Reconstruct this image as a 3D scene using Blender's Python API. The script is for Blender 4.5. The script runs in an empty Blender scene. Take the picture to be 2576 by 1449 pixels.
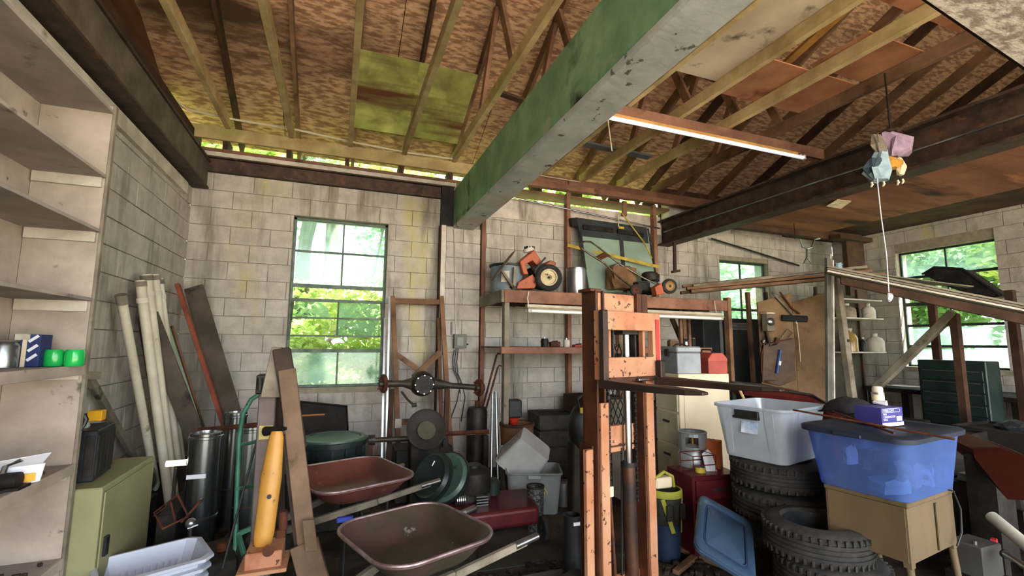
import bpy, bmesh, math, random
from mathutils import Vector, Matrix, Euler
random.seed(7)
PI = math.pi
SC = bpy.context.scene
COL = SC.collection
# ---------------------------------------------------------------- camera
F, YAW, PIT, ROL, EYE = 1156.97, 0.36136, 0.11986, 0.00676, 1.6
_fw = Vector((math.sin(YAW)*math.cos(PIT), math.cos(YAW)*math.cos(PIT), math.sin(PIT)))
_r = Vector((math.cos(YAW), -math.sin(YAW), 0)); _u = _r.cross(_fw)
_rt = _r*math.cos(ROL) + _u*math.sin(ROL); _up = -_r*math.sin(ROL) + _u*math.cos(ROL)
cd = bpy.data.cameras.new('camera'); cam = bpy.data.objects.new('camera', cd); COL.objects.link(cam)
cd.sensor_width = 36; cd.lens = F/2576*36; cd.clip_start = .05; cd.clip_end = 300
cam.matrix_world = Matrix(((_rt.x, _up.x, -_fw.x, 0), (_rt.y, _up.y, -_fw.y, 0), (_rt.z, _up.z, -_fw.z, EYE), (0, 0, 0, 1)))
SC.camera = cam
def at(px, py, ax, v):
    """point of the room seen at a photo pixel, on the plane ax = v"""
    d = _rt*((px-1288)/F) + _up*((724.5-py)/F) + _fw
    k = 'XYZ'.index(ax); t = (v-(EYE if k == 2 else 0))/d[k]
    return d*t + Vector((0, 0, EYE))
# ---------------------------------------------------------------- light
SC.view_settings.view_transform = 'Standard'; SC.view_settings.look = 'None'
SC.view_settings.gamma = 1; SC.view_settings.use_curve_mapping = False
SC.view_settings.exposure = 2.28
SC.cycles.max_bounces = 8; SC.cycles.diffuse_bounces = 5; SC.cycles.glossy_bounces = 3
SC.cycles.transmission_bounces = 5; SC.cycles.transparent_max_bounces = 12
SC.cycles.sample_clamp_indirect = 6; SC.cycles.caustics_reflective = False; SC.cycles.caustics_refractive = False
W = bpy.data.worlds.new('sky'); SC.world = W; W.use_nodes = True
wn = W.node_tree.nodes; wl = W.node_tree.links
bg = wn['Background']; sky = wn.new('ShaderNodeTexSky'); sky.sky_type = 'NISHITA'
sky.sun_disc = False; sky.sun_elevation = math.radians(50); sky.sun_rotation = math.radians(200)
sky.air_density = 1.0; sky.dust_density = 3.0; sky.ozone_density = 1
mxw = wn.new('ShaderNodeMix'); mxw.data_type = 'RGBA'; mxw.inputs[0].default_value = .6
mxw.inputs[7].default_value = (4.6, 4.8, 5.0, 1)   # bright overcast veil over the blue
wl.new(sky.outputs[0], mxw.inputs[6]); wl.new(mxw.outputs[2], bg.inputs[0]); bg.inputs[1].default_value = .36
sl = bpy.data.lights.new('sun', 'SUN'); sl.energy = 11; sl.angle = math.radians(3); sl.color = (1, .96, .88)
so = bpy.data.objects.new('sun', sl); COL.objects.link(so)
so.rotation_euler = (math.radians(30), 0, math.radians(40)); so.location = (3, -8, 14)
def portal(loc, rot, sx, sy):
    l = bpy.data.lights.new('portal', 'AREA'); l.shape = 'RECTANGLE'; l.size = sx; l.size_y = sy; l.cycles.is_portal = True
    o = bpy.data.objects.new('portal', l); COL.objects.link(o); o.location = loc; o.rotation_euler = rot
portal((0, 6.0, 2.08), (PI/2, 0, PI), 1.2, 2.1)
portal((6.45, 6.0, 2.08), (PI/2, 0, PI), 1.2, 2.1)
portal((8.9, 4.25, 2.2), (PI/2, 0, PI/2), 1.4, 2.0)
portal((3, -3.2, 1.9), (PI/2, 0, 0), 8, 3.8)
# ---------------------------------------------------------------- materials
MATS = {}
def lin(h):
    h = h.lstrip('#'); v = [int(h[i:i+2], 16)/255 for i in (0, 2, 4)]
    return tuple((x/12.92 if x < .04045 else ((x+.055)/1.055)**2.4) for x in v) + (1,)
def mat(name, c1, c2=None, sc=6, rough=.7, metal=0, bump=0, bsc=None, stain=None, stretch=(1, 1, 1), coord='Object',
        lo=.35, hi=.65, trans=0, alpha=1, emit=None, rnd=0, coat=0, stain2=None, detail=5, spec=.4, ior=1.45):
    """principled material: two tones mixed by noise, optional stains (colour, scale, threshold, softness), bump"""
    if name in MATS: return MATS[name]
    m = bpy.data.materials.new(name); MATS[name] = m; m.use_nodes = True
    nt = m.node_tree; N = nt.nodes; L = nt.links; b = N['Principled BSDF']
    b.inputs['Roughness'].default_value = rough; b.inputs['Metallic'].default_value = metal
    b.inputs['Specular IOR Level'].default_value = spec; b.inputs['IOR'].default_value = ior
    if coat: b.inputs['Coat Weight'].default_value = coat
    if trans: b.inputs['Transmission Weight'].default_value = trans
    if alpha < 1: b.inputs['Alpha'].default_value = alpha
    if coord == 'World':
        g = N.new('ShaderNodeNewGeometry').outputs['Position']
    else:
        g = N.new('ShaderNodeTexCoord').outputs['Object']
    mp = N.new('ShaderNodeMapping'); mp.inputs['Scale'].default_value = stretch; L.new(g, mp.inputs['Vector']); vec = mp.outputs[0]
    if coord != 'World':
        oi = N.new('ShaderNodeObjectInfo'); cm = N.new('ShaderNodeVectorMath'); cm.operation = 'ADD'
        ml = N.new('ShaderNodeMath'); ml.operation = 'MULTIPLY'; ml.inputs[1].default_value = 37
        L.new(oi.outputs['Random'], ml.inputs[0]); L.new(vec, cm.inputs[0]); L.new(ml.outputs[0], cm.inputs[1]); vec = cm.outputs[0]
    def noise(s, d=detail, v=vec):
        n = N.new('ShaderNodeTexNoise'); n.inputs['Scale'].default_value = s; n.inputs['Detail'].default_value = d
        n.inputs['Roughness'].default_value = .6; L.new(v, n.inputs['Vector']); return n.outputs['Fac']
    def ramp(x, a, z):
        r = N.new('ShaderNodeMapRange'); r.inputs[1].default_value = a; r.inputs[2].default_value = z; L.new(x, r.inputs[0]); return r.outputs[0]
    def mix(f, a, bb):
        x = N.new('ShaderNodeMix'); x.data_type = 'RGBA'
        if isinstance(f, float): x.inputs[0].default_value = f
        else: L.new(f, x.inputs[0])
        for k, s in ((6, a), (7, bb)):
            if isinstance(s, tuple): x.inputs[k].default_value = s
            else: L.new(s, x.inputs[k])
        return x.outputs[2]
    col = lin(c1)
    if c2: col = mix(ramp(noise(sc), lo, hi), lin(c1), lin(c2))
    for st in (stain, stain2):
        if st:
            sv = vec
            if len(st) > 4:
                m2 = N.new('ShaderNodeMapping'); m2.inputs['Scale'].default_value = st[4]; L.new(g, m2.inputs['Vector']); sv = m2.outputs[0]
            col = mix(ramp(noise(st[1], 4, sv), st[2], st[2]+st[3]), col, lin(st[0]))
    if rnd:
        oi2 = N.new('ShaderNodeObjectInfo'); h = N.new('ShaderNodeHueSaturation'); L.new(col if not isinstance(col, tuple) else mix(0.0, col, col), h.inputs['Color'])
        L.new(ramp(oi2.outputs['Random'], 0, 1), h.inputs['Value']); r2 = h.inputs['Value'].links[0].from_node
        r2.inputs[3].default_value = 1-rnd; r2.inputs[4].default_value = 1+rnd; col = h.outputs[0]
    if isinstance(col, tuple): b.inputs['Base Color'].default_value = col
    else: L.new(col, b.inputs['Base Color'])
    if emit:
        b.inputs['Emission Color'].default_value = lin(emit[0]); b.inputs['Emission Strength'].default_value = emit[1]
    if bump:
        bn = N.new('ShaderNodeBump'); bn.inputs['Strength'].default_value = bump; bn.inputs['Distance'].default_value = .02
        L.new(noise(bsc or sc*3, 6), bn.inputs['Height']); L.new(bn.outputs[0], b.inputs['Normal'])
    return m
# ---------------------------------------------------------------- mesh helpers
XF = {}   # world matrix of every empty / part, known without a depsgraph update
def tag(o, label, cat, group=None, kind=None):
    if label: o['label'] = label
    if cat: o['category'] = cat
    if group: o['group'] = group
    if kind: o['kind'] = kind
    return o
def thing(name, label, cat, loc=(0, 0, 0), rz=0, group=None, rot=None, kind=None):
    o = bpy.data.objects.new(name, None); COL.objects.link(o); o.empty_display_size = .1
    o.location = loc; e = Euler(rot) if rot else Euler((0, 0, rz)); o.rotation_euler = e
    XF[o.name] = Matrix.Translation(Vector(loc)) @ e.to_matrix().to_4x4()
    return tag(o, label, cat, group, kind)
def V(*a): return Vector(a[0] if len(a) == 1 else a)
def frame(d, up=None):
    d = d.normalized(); up = V(up) if up is not None else V(0, 0, 1)
    if abs(d.dot(up.normalized())) > .98: up = V(0, 1, 0) if abs(d.y) < .9 else V(1, 0, 0)
    s = d.cross(up).normalized(); return s, s.cross(d).normalized()
class G:
    def __init__(s): s.b = bmesh.new()
    def box(s, c, d, rz=0, R=None):
        M = Matrix.Translation(V(c)) @ (R if R is not None else Matrix.Rotation(rz, 4, 'Z')) @ Matrix.Diagonal((d[0], d[1], d[2], 1))
        bmesh.ops.create_cube(s.b, size=1, matrix=M); return s
    def bb(s, lo, hi):
        lo = V(lo); hi = V(hi); return s.box((lo+hi)/2, hi-lo)
    def beam(s, a, b, w, h, up=None):
        a = V(a); b = V(b); d = b-a; x, y = frame(d, up)
        c = (a+b)/2; M = Matrix(((x.x*w, y.x*h, d.x, c.x), (x.y*w, y.y*h, d.y, c.y), (x.z*w, y.z*h, d.z, c.z), (0, 0, 0, 1)))
        bmesh.ops.create_cube(s.b, size=1, matrix=M)
        if M.determinant() < 0: bmesh.ops.reverse_faces(s.b, faces=s.b.faces[-6:])
        return s
    def rings(s, rs, cap0=True, cap1=True, closed=False):
        vs = [[s.b.verts.new(p) for p in r] for r in rs]; n = len(vs[0])
        rng = range(len(vs)) if closed else range(len(vs)-1)
        for i in rng:
            A = vs[i]; B = vs[(i+1) % len(vs)]
            for k in range(n):
                q = (A[k], A[(k+1) % n], B[(k+1) % n], B[k])
                try: s.b.faces.new(q)
                except ValueError: pass
        if not closed:
            if cap0: s.b.faces.new(vs[0][::-1])
            if cap1: s.b.faces.new(vs[-1])
        return s
    def cyl(s, a, b, r, r2=None, n=16, cap=True):
        a = V(a); b = V(b); r2 = r if r2 is None else r2; x, y = frame(b-a)
        f = lambda c, q: [c + (x*math.cos(t*2*PI/n) + y*math.sin(t*2*PI/n))*q for t in range(n)]
        return s.rings([f(a, r), f(b, r2)], cap, cap)
    def tube(s, pts, r, n=8, closed=False, cap=True):
        pts = [V(p) for p in pts]; rs = []; m = len(pts); x = None
        for i, p in enumerate(pts):
            if closed: d = pts[(i+1) % m]-pts[i-1]
            else: d = pts[min(i+1, m-1)]-pts[max(i-1, 0)]
            d.normalize()
            if x is None: x, _ = frame(d)
            x = (x-d*x.dot(d)).normalized(); y = d.cross(x); rr = r[i] if isinstance(r, (list, tuple)) else r
            rs.append([p + (x*math.cos(t*2*PI/n) + y*math.sin(t*2*PI/n))*rr for t in range(n)])
        return s.rings(rs, cap, cap, closed)
    def lathe(s, prof, c=(0, 0, 0), n=24, ax=(0, 0, 1), cap=False):
        c = V(c); ax = V(ax).normalized(); x, y = frame(ax)
        rs = [[c + ax*h + (x*math.cos(t*2*PI/n) + y*math.sin(t*2*PI/n))*max(r, .0005) for t in range(n)] for r, h in prof]
        return s.rings(rs, cap, cap)
    def prism(s, poly, vec):
        v = V(vec); a = [V(p) for p in poly]; s.rings([a, [p+v for p in a]]); return s
    def quad(s, *p):
        s.b.faces.new([s.b.verts.new(V(q)) for q in p]); return s
    def ball(s, c, r, sub=2, sc=(1, 1, 1)):
        bmesh.ops.create_icosphere(s.b, subdivisions=sub, radius=r, matrix=Matrix.Translation(V(c)) @ Matrix.Diagonal((*sc, 1))); return s
    def warp(s, f):
        for v in s.b.verts: v.co = f(v.co)
        return s
    def jit(s, a, seed=1):
        R = random.Random(seed)
        for v in s.b.verts: v.co += V(R.uniform(-a, a), R.uniform(-a, a), R.uniform(-a, a))
        return s
    def build(s, name, m, parent=None, bev=0, smooth=False, world=True, kind=None, label=None, seg=1):
        bm = s.b; bmesh.ops.recalc_face_normals(bm, faces=bm.faces)
        o = bpy.data.objects.new(name, bpy.data.meshes.new(name)); COL.objects.link(o)
        if parent is not None:
            P = XF[parent.name]
            if world: bm.transform(P.inverted())
            o.parent = parent; XF[o.name] = P
        else:
            xs = [v.co for v in bm.verts]; lo = V(min(v.x for v in xs), min(v.y for v in xs), min(v.z for v in xs)); hi = V(max(v.x for v in xs), max(v.y for v in xs), max(v.z for v in xs))
            L = V((lo.x+hi.x)/2, (lo.y+hi.y)/2, lo.z); bm.transform(Matrix.Translation(-L)); o.location = L; XF[o.name] = Matrix.Translation(L)
        if smooth:
            for f in bm.faces: f.smooth = True
        bm.to_mesh(o.data); bm.free()
        if smooth:
            try: o.data.set_sharp_from_angle(angle=math.radians(40))
            except Exception: pass
        o.data.materials.append(m)
        if bev:
            md = o.modifiers.new('bevel', 'BEVEL'); md.width = bev; md.segments = seg; md.limit_method = 'ANGLE'; md.angle_limit = .6
        if kind: o['kind'] = kind
        if label: o['label'] = label
        return o
def copy_tree(src, loc, rot, label=None, group=None):
    r = src.copy(); COL.objects.link(r); r.location = loc; r.rotation_euler = rot
    if label: r['label'] = label
    if group: r['group'] = group
    for ch in list(src.children):
        c = ch.copy(); COL.objects.link(c); c.parent = r
        for g in list(ch.children):
            d = g.copy(); COL.objects.link(d); d.parent = c
    return r
def pxbox(g, x0, y0, x1, y1, Y, depth):
    """box whose near face spans two photo corners at depth Y"""
    a = at(x0, (y0+y1)/2, 'Y', Y); b = at(x1, (y0+y1)/2, 'Y', Y); xm = (x0+x1)/2
    z1 = at(xm, y0, 'Y', Y).z; z0 = at(xm, y1, 'Y', Y).z
    return g.bb((a.x, Y, z0), (b.x, Y+depth, z1))
A = lambda x, y, Y: at(x, y, 'Y', Y)
# ---- palette
OLDWOOD = mat('raw brown framing lumber', '#86664c', '#5e4532', 3, .85, bump=.2, stretch=(1, 1, 1), rnd=.18, stain=('#3c2616', 3, .6, .15))
GREYWOOD = mat('weathered grey lumber', '#8c8474', '#5d5448', 4, .9, bump=.25, rnd=.15, stain=('#3a342c', 5, .62, .1))
DARKWOOD = mat('dark stained lumber', '#4c3424', '#2e1e14', 4, .85, bump=.2, rnd=.2)
PALEWOOD = mat('dusty pale joist lumber', '#c2ae80', '#9c8258', 3, .85, bump=.15, rnd=.15, stain=('#8b8c4a', 2, .55, .2))
REDWOOD = mat('reddish brown planed lumber', '#8c6450', '#684736', 3, .75, bump=.15, rnd=.15, stain=('#452214', 4, .62, .12))
OSB = mat('flaky strand board', '#c49e7c', '#8a664c', 26, .85, bump=.4, bsc=50, stretch=(.3, 1, 1), coord='World', lo=.43, hi=.57, stain=('#43301f', .9, .56, .16), stain2=('#a8785e', 2.2, .56, .2), rnd=.1)
STEEL = mat('dark rusty steel', '#57453c', '#352a24', 7, .6, .4, bump=.15, stain=('#6b4632', 9, .6, .1))
BLACKM = mat('black grimy metal', '#1d1c1b', '#33302b', 8, .55, .5, bump=.2)
BLACKP = mat('black plastic', '#16181a', '#24272a', 8, .45)
ORANGE = mat('chipped orange paint', '#a36b4c', '#b48a6a', 2.5, .5, .1, bump=.15, stain=('#4a2a1e', 26, .62, .03), stain2=('#8c5238', 4, .56, .14))
ORDARK = mat('greasy brown orange steel', '#5c3422', '#3a2218', 4, .45, .3, bump=.1)
CHROME = mat('polished chrome', '#d8d8d8', rough=.12, metal=1)
GALV = mat('galvanised sheet', '#a9acad', '#7f8486', 5, .28, .95)
WHITEP = mat('dirty white paint', '#cfc9bc', '#a9a294', 5, .7, bump=.1, stain=('#6e665a', 6, .65, .1))
CREAM = mat('cream enamel', '#d8cbae', '#c6b898', 2, .5, stain=('#8a7a60', 9, .72, .04))
RUST = mat('rusty iron', '#6a3c26', '#3a2218', 9, .8, .3, bump=.3)
TEAL = mat('teal painted tube', '#4f8a72', '#3a6a5a', 8, .5, .2, stain=('#55382a', 12, .66, .04))
def hazy(name, col, clear, gloss, rough=.1, noise=None, diff=0.0):
    """dusty see-through sheet: transparent + light-scattering + a little gloss"""
    m = bpy.data.materials.new(name); m.use_nodes = True; nt = m.node_tree; N = nt.nodes; L = nt.links; N.remove(N['Principled BSDF'])
    tr = N.new('ShaderNodeBsdfTransparent'); tl = N.new('ShaderNodeBsdfTranslucent'); df = N.new('ShaderNodeBsdfDiffuse'); gl = N.new('ShaderNodeBsdfGlossy'); gl.inputs['Roughness'].default_value = rough
    c = lin(col); tl.inputs[0].default_value = c; df.inputs[0].default_value = c; tr.inputs[0].default_value = tuple(.5+.5*x for x in c[:3])+(1,)
    a = N.new('ShaderNodeMixShader'); a.inputs[0].default_value = diff; L.new(tl.outputs[0], a.inputs[1]); L.new(df.outputs[0], a.inputs[2])
    b = N.new('ShaderNodeMixShader'); b.inputs[0].default_value = 1-clear; L.new(tr.outputs[0], b.inputs[1]); L.new(a.outputs[0], b.inputs[2])
    if noise:
        nz = N.new('ShaderNodeTexNoise'); nz.inputs['Scale'].default_value = noise[0]; nz.inputs['Detail'].default_value = 4; r = N.new('ShaderNodeMapRange'); g = N.new('ShaderNodeTexCoord'); L.new(g.outputs['Object'], nz.inputs[0])
        r.inputs[1].default_value = .35; r.inputs[2].default_value = .7; r.inputs[3].default_value = 1-clear-noise[1]; r.inputs[4].default_value = 1-clear+noise[1]; L.new(nz.outputs['Fac'], r.inputs[0]); L.new(r.outputs[0], b.inputs[0])
    f = N.new('ShaderNodeMixShader'); f.inputs[0].default_value = gloss; L.new(b.outputs[0], f.inputs[1]); L.new(gl.outputs[0], f.inputs[2]); L.new(f.outputs[0], N['Material Output'].inputs[0]); MATS[name] = m; return m
GLASSM = hazy('dusty window glass', '#cfe8ee', .76, .04, .1, (3, .12))
RUBBER = mat('dusty tyre rubber', '#1e1e1f', '#34332f', 14, .85, bump=.15)
# ================================================================ setting
XL, XR, YB, YF = -1.59, 8.75, 5.9, -3.2
CH, Z0 = .2025, .0575
BLOCK = mat('painted concrete block', '#bab4ab', '#a49e95', 7, .9, bump=.35, bsc=60, coord='World', stain=('#7a7468', 2.2, .52, .2, (2.2, 2.2, .3)), stain2=('#b8ae72', 1.1, .6, .14, (1.3, 1.3, .4)), rnd=.04)
MORTAR = mat('grimy mortar', '#9c9382', '#857c6c', 12, .95, bump=.3, coord='World')
PARGE = mat('white parge coat', '#cfc6bc', '#a99f94', 4, .9, bump=.2, coord='World', stain=('#7c7266', 2, .55, .15, (2, 2, .4)))
def solid(name, m, boxes, **k):
    g = G()
    for lo, hi in boxes: g.bb(lo, hi)
    o = g.build(name, m, **k); o['kind'] = 'structure'; return o
FLOORM = mat('oily dirt floor', '#4d4436', '#2e2821', 3, .9, bump=.6, bsc=25, coord='World', stain=('#5c6138', 1.5, .6, .12), stain2=('#1c1815', 2.3, .5, .12))
g = G(); bmesh.ops.create_grid(g.b, x_segments=60, y_segments=60, size=.5, matrix=Matrix.Translation((3.58, 1.35, 0)) @ Matrix.Diagonal((XR-XL+.4, 9.4, 1, 1)))
_r = random.Random(3)
for v in g.b.verts: v.co.z = _r.uniform(-.008, .004)
flo = g.build('floor', FLOORM, smooth=True); flo['kind'] = 'structure'
GROUND = mat('yard grass', '#4f6a2c', '#7d8a4c', 1.2, .95, bump=.5, coord='World', stain=('#8d7d5c', .5, .55, .1))
solid('ground', GROUND, [((-40, YB+.35, -.25), (60, 60, -.05)), ((XR+.35, YF-.1, -.25), (60, YB+.35, -.05)), ((-40, YF-.1, -.25), (XL-.35, YB+.35, -.05))])
GRAVEL = mat('pale bounce gravel', '#d0c6b2', '#aaa08c', 20, .95, bump=.5, coord='World')
solid('bounce_ground', GRAVEL, [((-40, -40, -.25), (60, YF-.1, -.05))])  # unseen ground behind the camera, added pale to bounce sun onto the ceiling
WIN = {'b': [(-.545, .545, 1.07, 3.095), (5.95, 7.05, 1.07, 3.03)], 'r': [(3.6, 4.86, 1.27, 3.15)], 'l': []}
def wall(name, side, a0, a1, top, plane, inward, axis, order):
    t = thing(name, None, None, kind='structure')
    wins = WIN[side]; cuts = sorted({a0, a1} | {w[0] for w in wins} | {w[1] for w in wins})
    g = G(); TH = .28
    def put(u0, u1, z0, z1):
        if axis == 'X': g.bb((u0, plane-inward*.006, z0), (u1, plane-inward*TH, z1))
        else: g.bb((plane-inward*.006, u0, z0), (plane-inward*TH, u1, z1))
    for u0, u1 in zip(cuts, cuts[1:]):
        w = [w for w in wins if w[0] <= u0+1e-6 and w[1] >= u1-1e-6]
        if w: put(u0, u1, -.1, w[0][2]); put(u0, u1, w[0][3], top)
        else: put(u0, u1, -.1, top)
    g.b.faces.ensure_lookup_table(); g.build('mortar_bed', MORTAR, t)
    # unit block: chamfered face proud of the mortar
    bm = bmesh.new(); s = .5; d = .007
    lo = [bm.verts.new(p) for p in ((-s, 0, -s), (s, 0, -s), (s, 0, s), (-s, 0, s))]
    e = .008; hi = [bm.verts.new(p) for p in ((-s+e/2, d, -s+e), (s-e/2, d, -s+e), (s-e/2, d, s-e), (-s+e/2, d, s-e))]
    bm.faces.new(hi)
    for k in range(4): bm.faces.new((lo[k], lo[(k+1) % 4], hi[(k+1) % 4], hi[k]))
    me = bpy.data.meshes.new('block'); bm.to_mesh(me)
    spans = []; row = 0; z = Z0-CH
    while z < top-.02:
        z1 = min(z+CH, top); u = a0 - (.2025 if row % 2 else 0)
        while u < a1-.01:
            u1 = u+.405; lo_, hi_ = max(u, a0), min(u1, a1); segs = [(lo_, hi_)]
            for w in wins:
                if z1 > w[2]+.02 and z < w[3]-.02:
                    segs = [p for q in segs for p in ((q[0], min(q[1], w[0])), (max(q[0], w[1]), q[1])) if p[1]-p[0] > .03 and not (q[0] >= w[0] and q[1] <= w[1])] if any(q[0] < w[1] and q[1] > w[0] for q in segs) else segs
            for q in segs:
                if q[1]-q[0] > .03: spans.append((q[0], q[1], max(z, 0), z1))
            u = u1
        z += CH; row += 1
    spans.sort(key=order); R = random.Random(5); rest = G()
    for i, (u0, u1, z0, z1) in enumerate(spans):
        w_, h_ = u1-u0-.006, z1-z0-.006; c = (u0+u1)/2; off = R.uniform(-.002, .002)
        if axis == 'X': loc = V(c, plane+off, (z0+z1)/2); rz = PI if inward < 0 else 0
        else: loc = V(plane+off, c, (z0+z1)/2); rz = -PI/2 if inward > 0 else PI/2
        if i < 298:
            o = bpy.data.objects.new('block', me); COL.objects.link(o); o.parent = t; o.location = loc
            o.rotation_euler = (0, 0, rz); o.scale = (w_, 1, h_)
        else:
            M = Matrix.Translation(loc) @ Matrix.Rotation(rz, 4, 'Z') @ Matrix.Diagonal((w_, 1, h_, 1)); b2 = bm.copy(); b2.transform(M)
            tm = bpy.data.meshes.new('t'); b2.to_mesh(tm); rest.b.from_mesh(tm); bpy.data.meshes.remove(tm); b2.free()
    me.materials.append(BLOCK)
    if len(spans) > 298: rest.build('small_block', BLOCK, t, kind='stuff')
    else: rest.b.free()
    bm.free(); return t
WT = 3.5
wall('wall_back', 'b', XL, XR, WT, YB, -1, 'X', lambda s: (0 if s[0] < 4.7 and s[2] > .7 else (1 if s[2] > 1.0 else 2), -s[2]))
wall('wall_left', 'l', YF, YB, 3.3, XL, 1, 'Y', lambda s: -s[0])
wall('wall_right', 'r', YF, YB, 3.7, XR, -1, 'Y', lambda s: -s[0])
solid('trim_1', PARGE, [((1.62, 5.875, 3.33), (4.75, 5.9, 3.62)), ((4.95, 5.9, 3.5), (XR, 6.1, 3.95))])
solid('trim_2', DARKWOOD, [((XL-.2, YF, 3.3), (XL, YB+.2, 3.95))])
# gable above the left wall: dark boards
GABLE = mat('brown gable board', '#7a4a30', '#4f2c1c', 3, .85, bump=.2, coord='World', stretch=(1, .2, 1))
# pilaster under the green beam
p = thing('pilaster', None, None, (1.5, 5.82, 0), kind='structure')
g = G(); g.bb((1.275, 5.78, 0), (1.715, 5.88, 3.115)); g.build('mortar_bed', MORTAR, p)
for k in range(15):
    z = .06+k*.2035
    if k % 2: xs = [(1.265, 1.725)]
    else: xs = [(1.265, 1.49), (1.495, 1.725)]
    for a, b in xs: G().bb((a, 5.765, z), (b, 5.89, z+.197)).build('block', BLOCK, p, bev=.006)
# ---- ceiling: sheathing panels, rafters, joists
ce = thing('ceiling', None, None, kind='structure')
SL = .46; ZE = 4.16; RY = .9
roofz = lambda y: ZE+(YB-y)*SL if y > RY else ZE+(YB-RY)*SL-(RY-y)*SL
ang = math.atan(SL); nrm = V(0, math.sin(ang), math.cos(ang))
jx = [-1.27+.655*k for k in range(16)]
row = 0; y1 = YB+.55
g = G(); g.prism([V(-1.97, YB+.57, roofz(YB+.57)+.165), V(XR+.42, YB+.57, roofz(YB+.57)+.165), V(XR+.42, RY, roofz(RY)+.165), V(-1.97, RY, roofz(RY)+.165)], nrm*.02); g.build('light_seal', DARKWOOD, ce)  # backing slab added above the panels to stop light leaking through the seams
while y1 > RY+.01:
    y0 = max(y1-1.22, RY); x = -1.95 + (0 if row % 2 else -1.22)
    while x < XR+.4:
        a = max(x, -1.95); b = min(x+2.44, XR+.4)
        if b-a > .1:
            g = G(); za, zb = roofz(y1)+.145, roofz(y0)+.145
            q = [V(a+.004, y1-.004, za), V(b-.004, y1-.004, za), V(b-.004, y0+.002, zb), V(a+.004, y0+.002, zb)]
            g.prism(q, nrm*.014); g.build('sheathing_panel', OSB, ce)
        x += 2.44
    y1 = y0; row += 1
g = G(); g.prism([V(-1.95, RY, roofz(RY)+.145), V(XR+.4, RY, roofz(RY)+.145), V(XR+.4, YF-.5, roofz(YF-.5)+.145), V(-1.95, YF-.5, roofz(YF-.5)+.145)], V(0, 0, .015)); g.build('rear_sheathing', OSB, ce)
for k, x in enumerate(jx):
    x2 = x+.045
    G().beam((x2, YB+.5, roofz(YB+.5)+.07), (x2, RY, roofz(RY)+.07), .04, .14, up=(1, 0, 0) if 0 else None).build('rafter', OLDWOOD if k % 3 else DARKWOOD, ce, bev=.003)
    G().beam((x2, RY, roofz(RY)+.07), (x2, YF-.3, roofz(YF-.3)+.07), .04, .14).build('rafter', DARKWOOD, ce)
    if x < 4.7: G().bb((x-.028, YF, 3.995), (x+.028, YB-.02, 4.115)).build('joist', PALEWOOD if x < 4.3 else OLDWOOD, ce, bev=.003)
    if k > 3 and x < 4.7:   #webs of the trusses seen in the right bay
        G().beam((x+.01, 4.6, 4.1), (x+.01, 4.1, roofz(4.1)+.02), .04, .09).build('web', REDWOOD, ce, bev=.003)
        G().beam((x+.01, 3.6, 4.1), (x+.01, 4.0, roofz(4.0)+.02), .04, .09).build('web', OLDWOOD, ce, bev=.003)
MOLD = mat('mossy plywood', '#9a9c58', '#7c7a44', 5, .9, bump=.2, stretch=(1, 1, 1), stain2=('#5c3a22', 1, .52, .1, (.25, 2.2, .2)), stain=('#bcc070', 2, .5, .2))
for a, b in ((.075, .71), (.71, 1.37)):
    q = [V(a, 5.72, roofz(5.72)-.02), V(b, 5.72, roofz(5.72)-.02), V(b, 4.78, roofz(4.78)-.02), V(a, 4.78, roofz(4.78)-.02)]
    G().prism(q, nrm*.012).build('patch_panel', MOLD, ce, label='green mossy plywood patch nailed under the rafters')
# front (eave) framing over the back wall
o = solid('trim_3', STEEL, [((XL, 5.84, 3.5), (1.38, 6.05, 3.52)), ((XL, 5.87, 3.52), (1.38, 5.90, 3.655)), ((XL, 5.82, 3.655), (1.38, 6.05, 3.672))])
o = solid('trim_4', WHITEP, [((XL, 5.845, 3.672), (1.4, 5.87, 3.73))])
o = solid('trim_5', REDWOOD, [((XL, 5.83, 3.73), (4.9, 6.12, 3.765))])
for x in jx:
    if x < 4.9: solid('trim_6', DARKWOOD, [((x-.05, 5.84, 3.765), (x+.0, 6.1, 3.9))])
g = G().bb((-1.85, 5.80, 3.86), (1.75, 5.84, 4.01)); o = g.build('trim_7', PALEWOOD, bev=.004); o['kind'] = 'structure'
g = G().bb((1.64, 5.79, 3.88), (3.1, 5.84, 4.02)); o = g.build('trim_8', REDWOOD, bev=.004); o['kind'] = 'structure'
g = G().bb((3.06, 5.77, 3.87), (5.85, 5.82, 3.99)); o = g.build('trim_9', REDWOOD, bev=.004); o['kind'] = 'structure'
g = G().bb((1.66, 5.66, 3.78), (5.5, 5.76, 3.86)); o = g.build('trim_10', REDWOOD, bev=.004); o['kind'] = 'structure'
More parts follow.
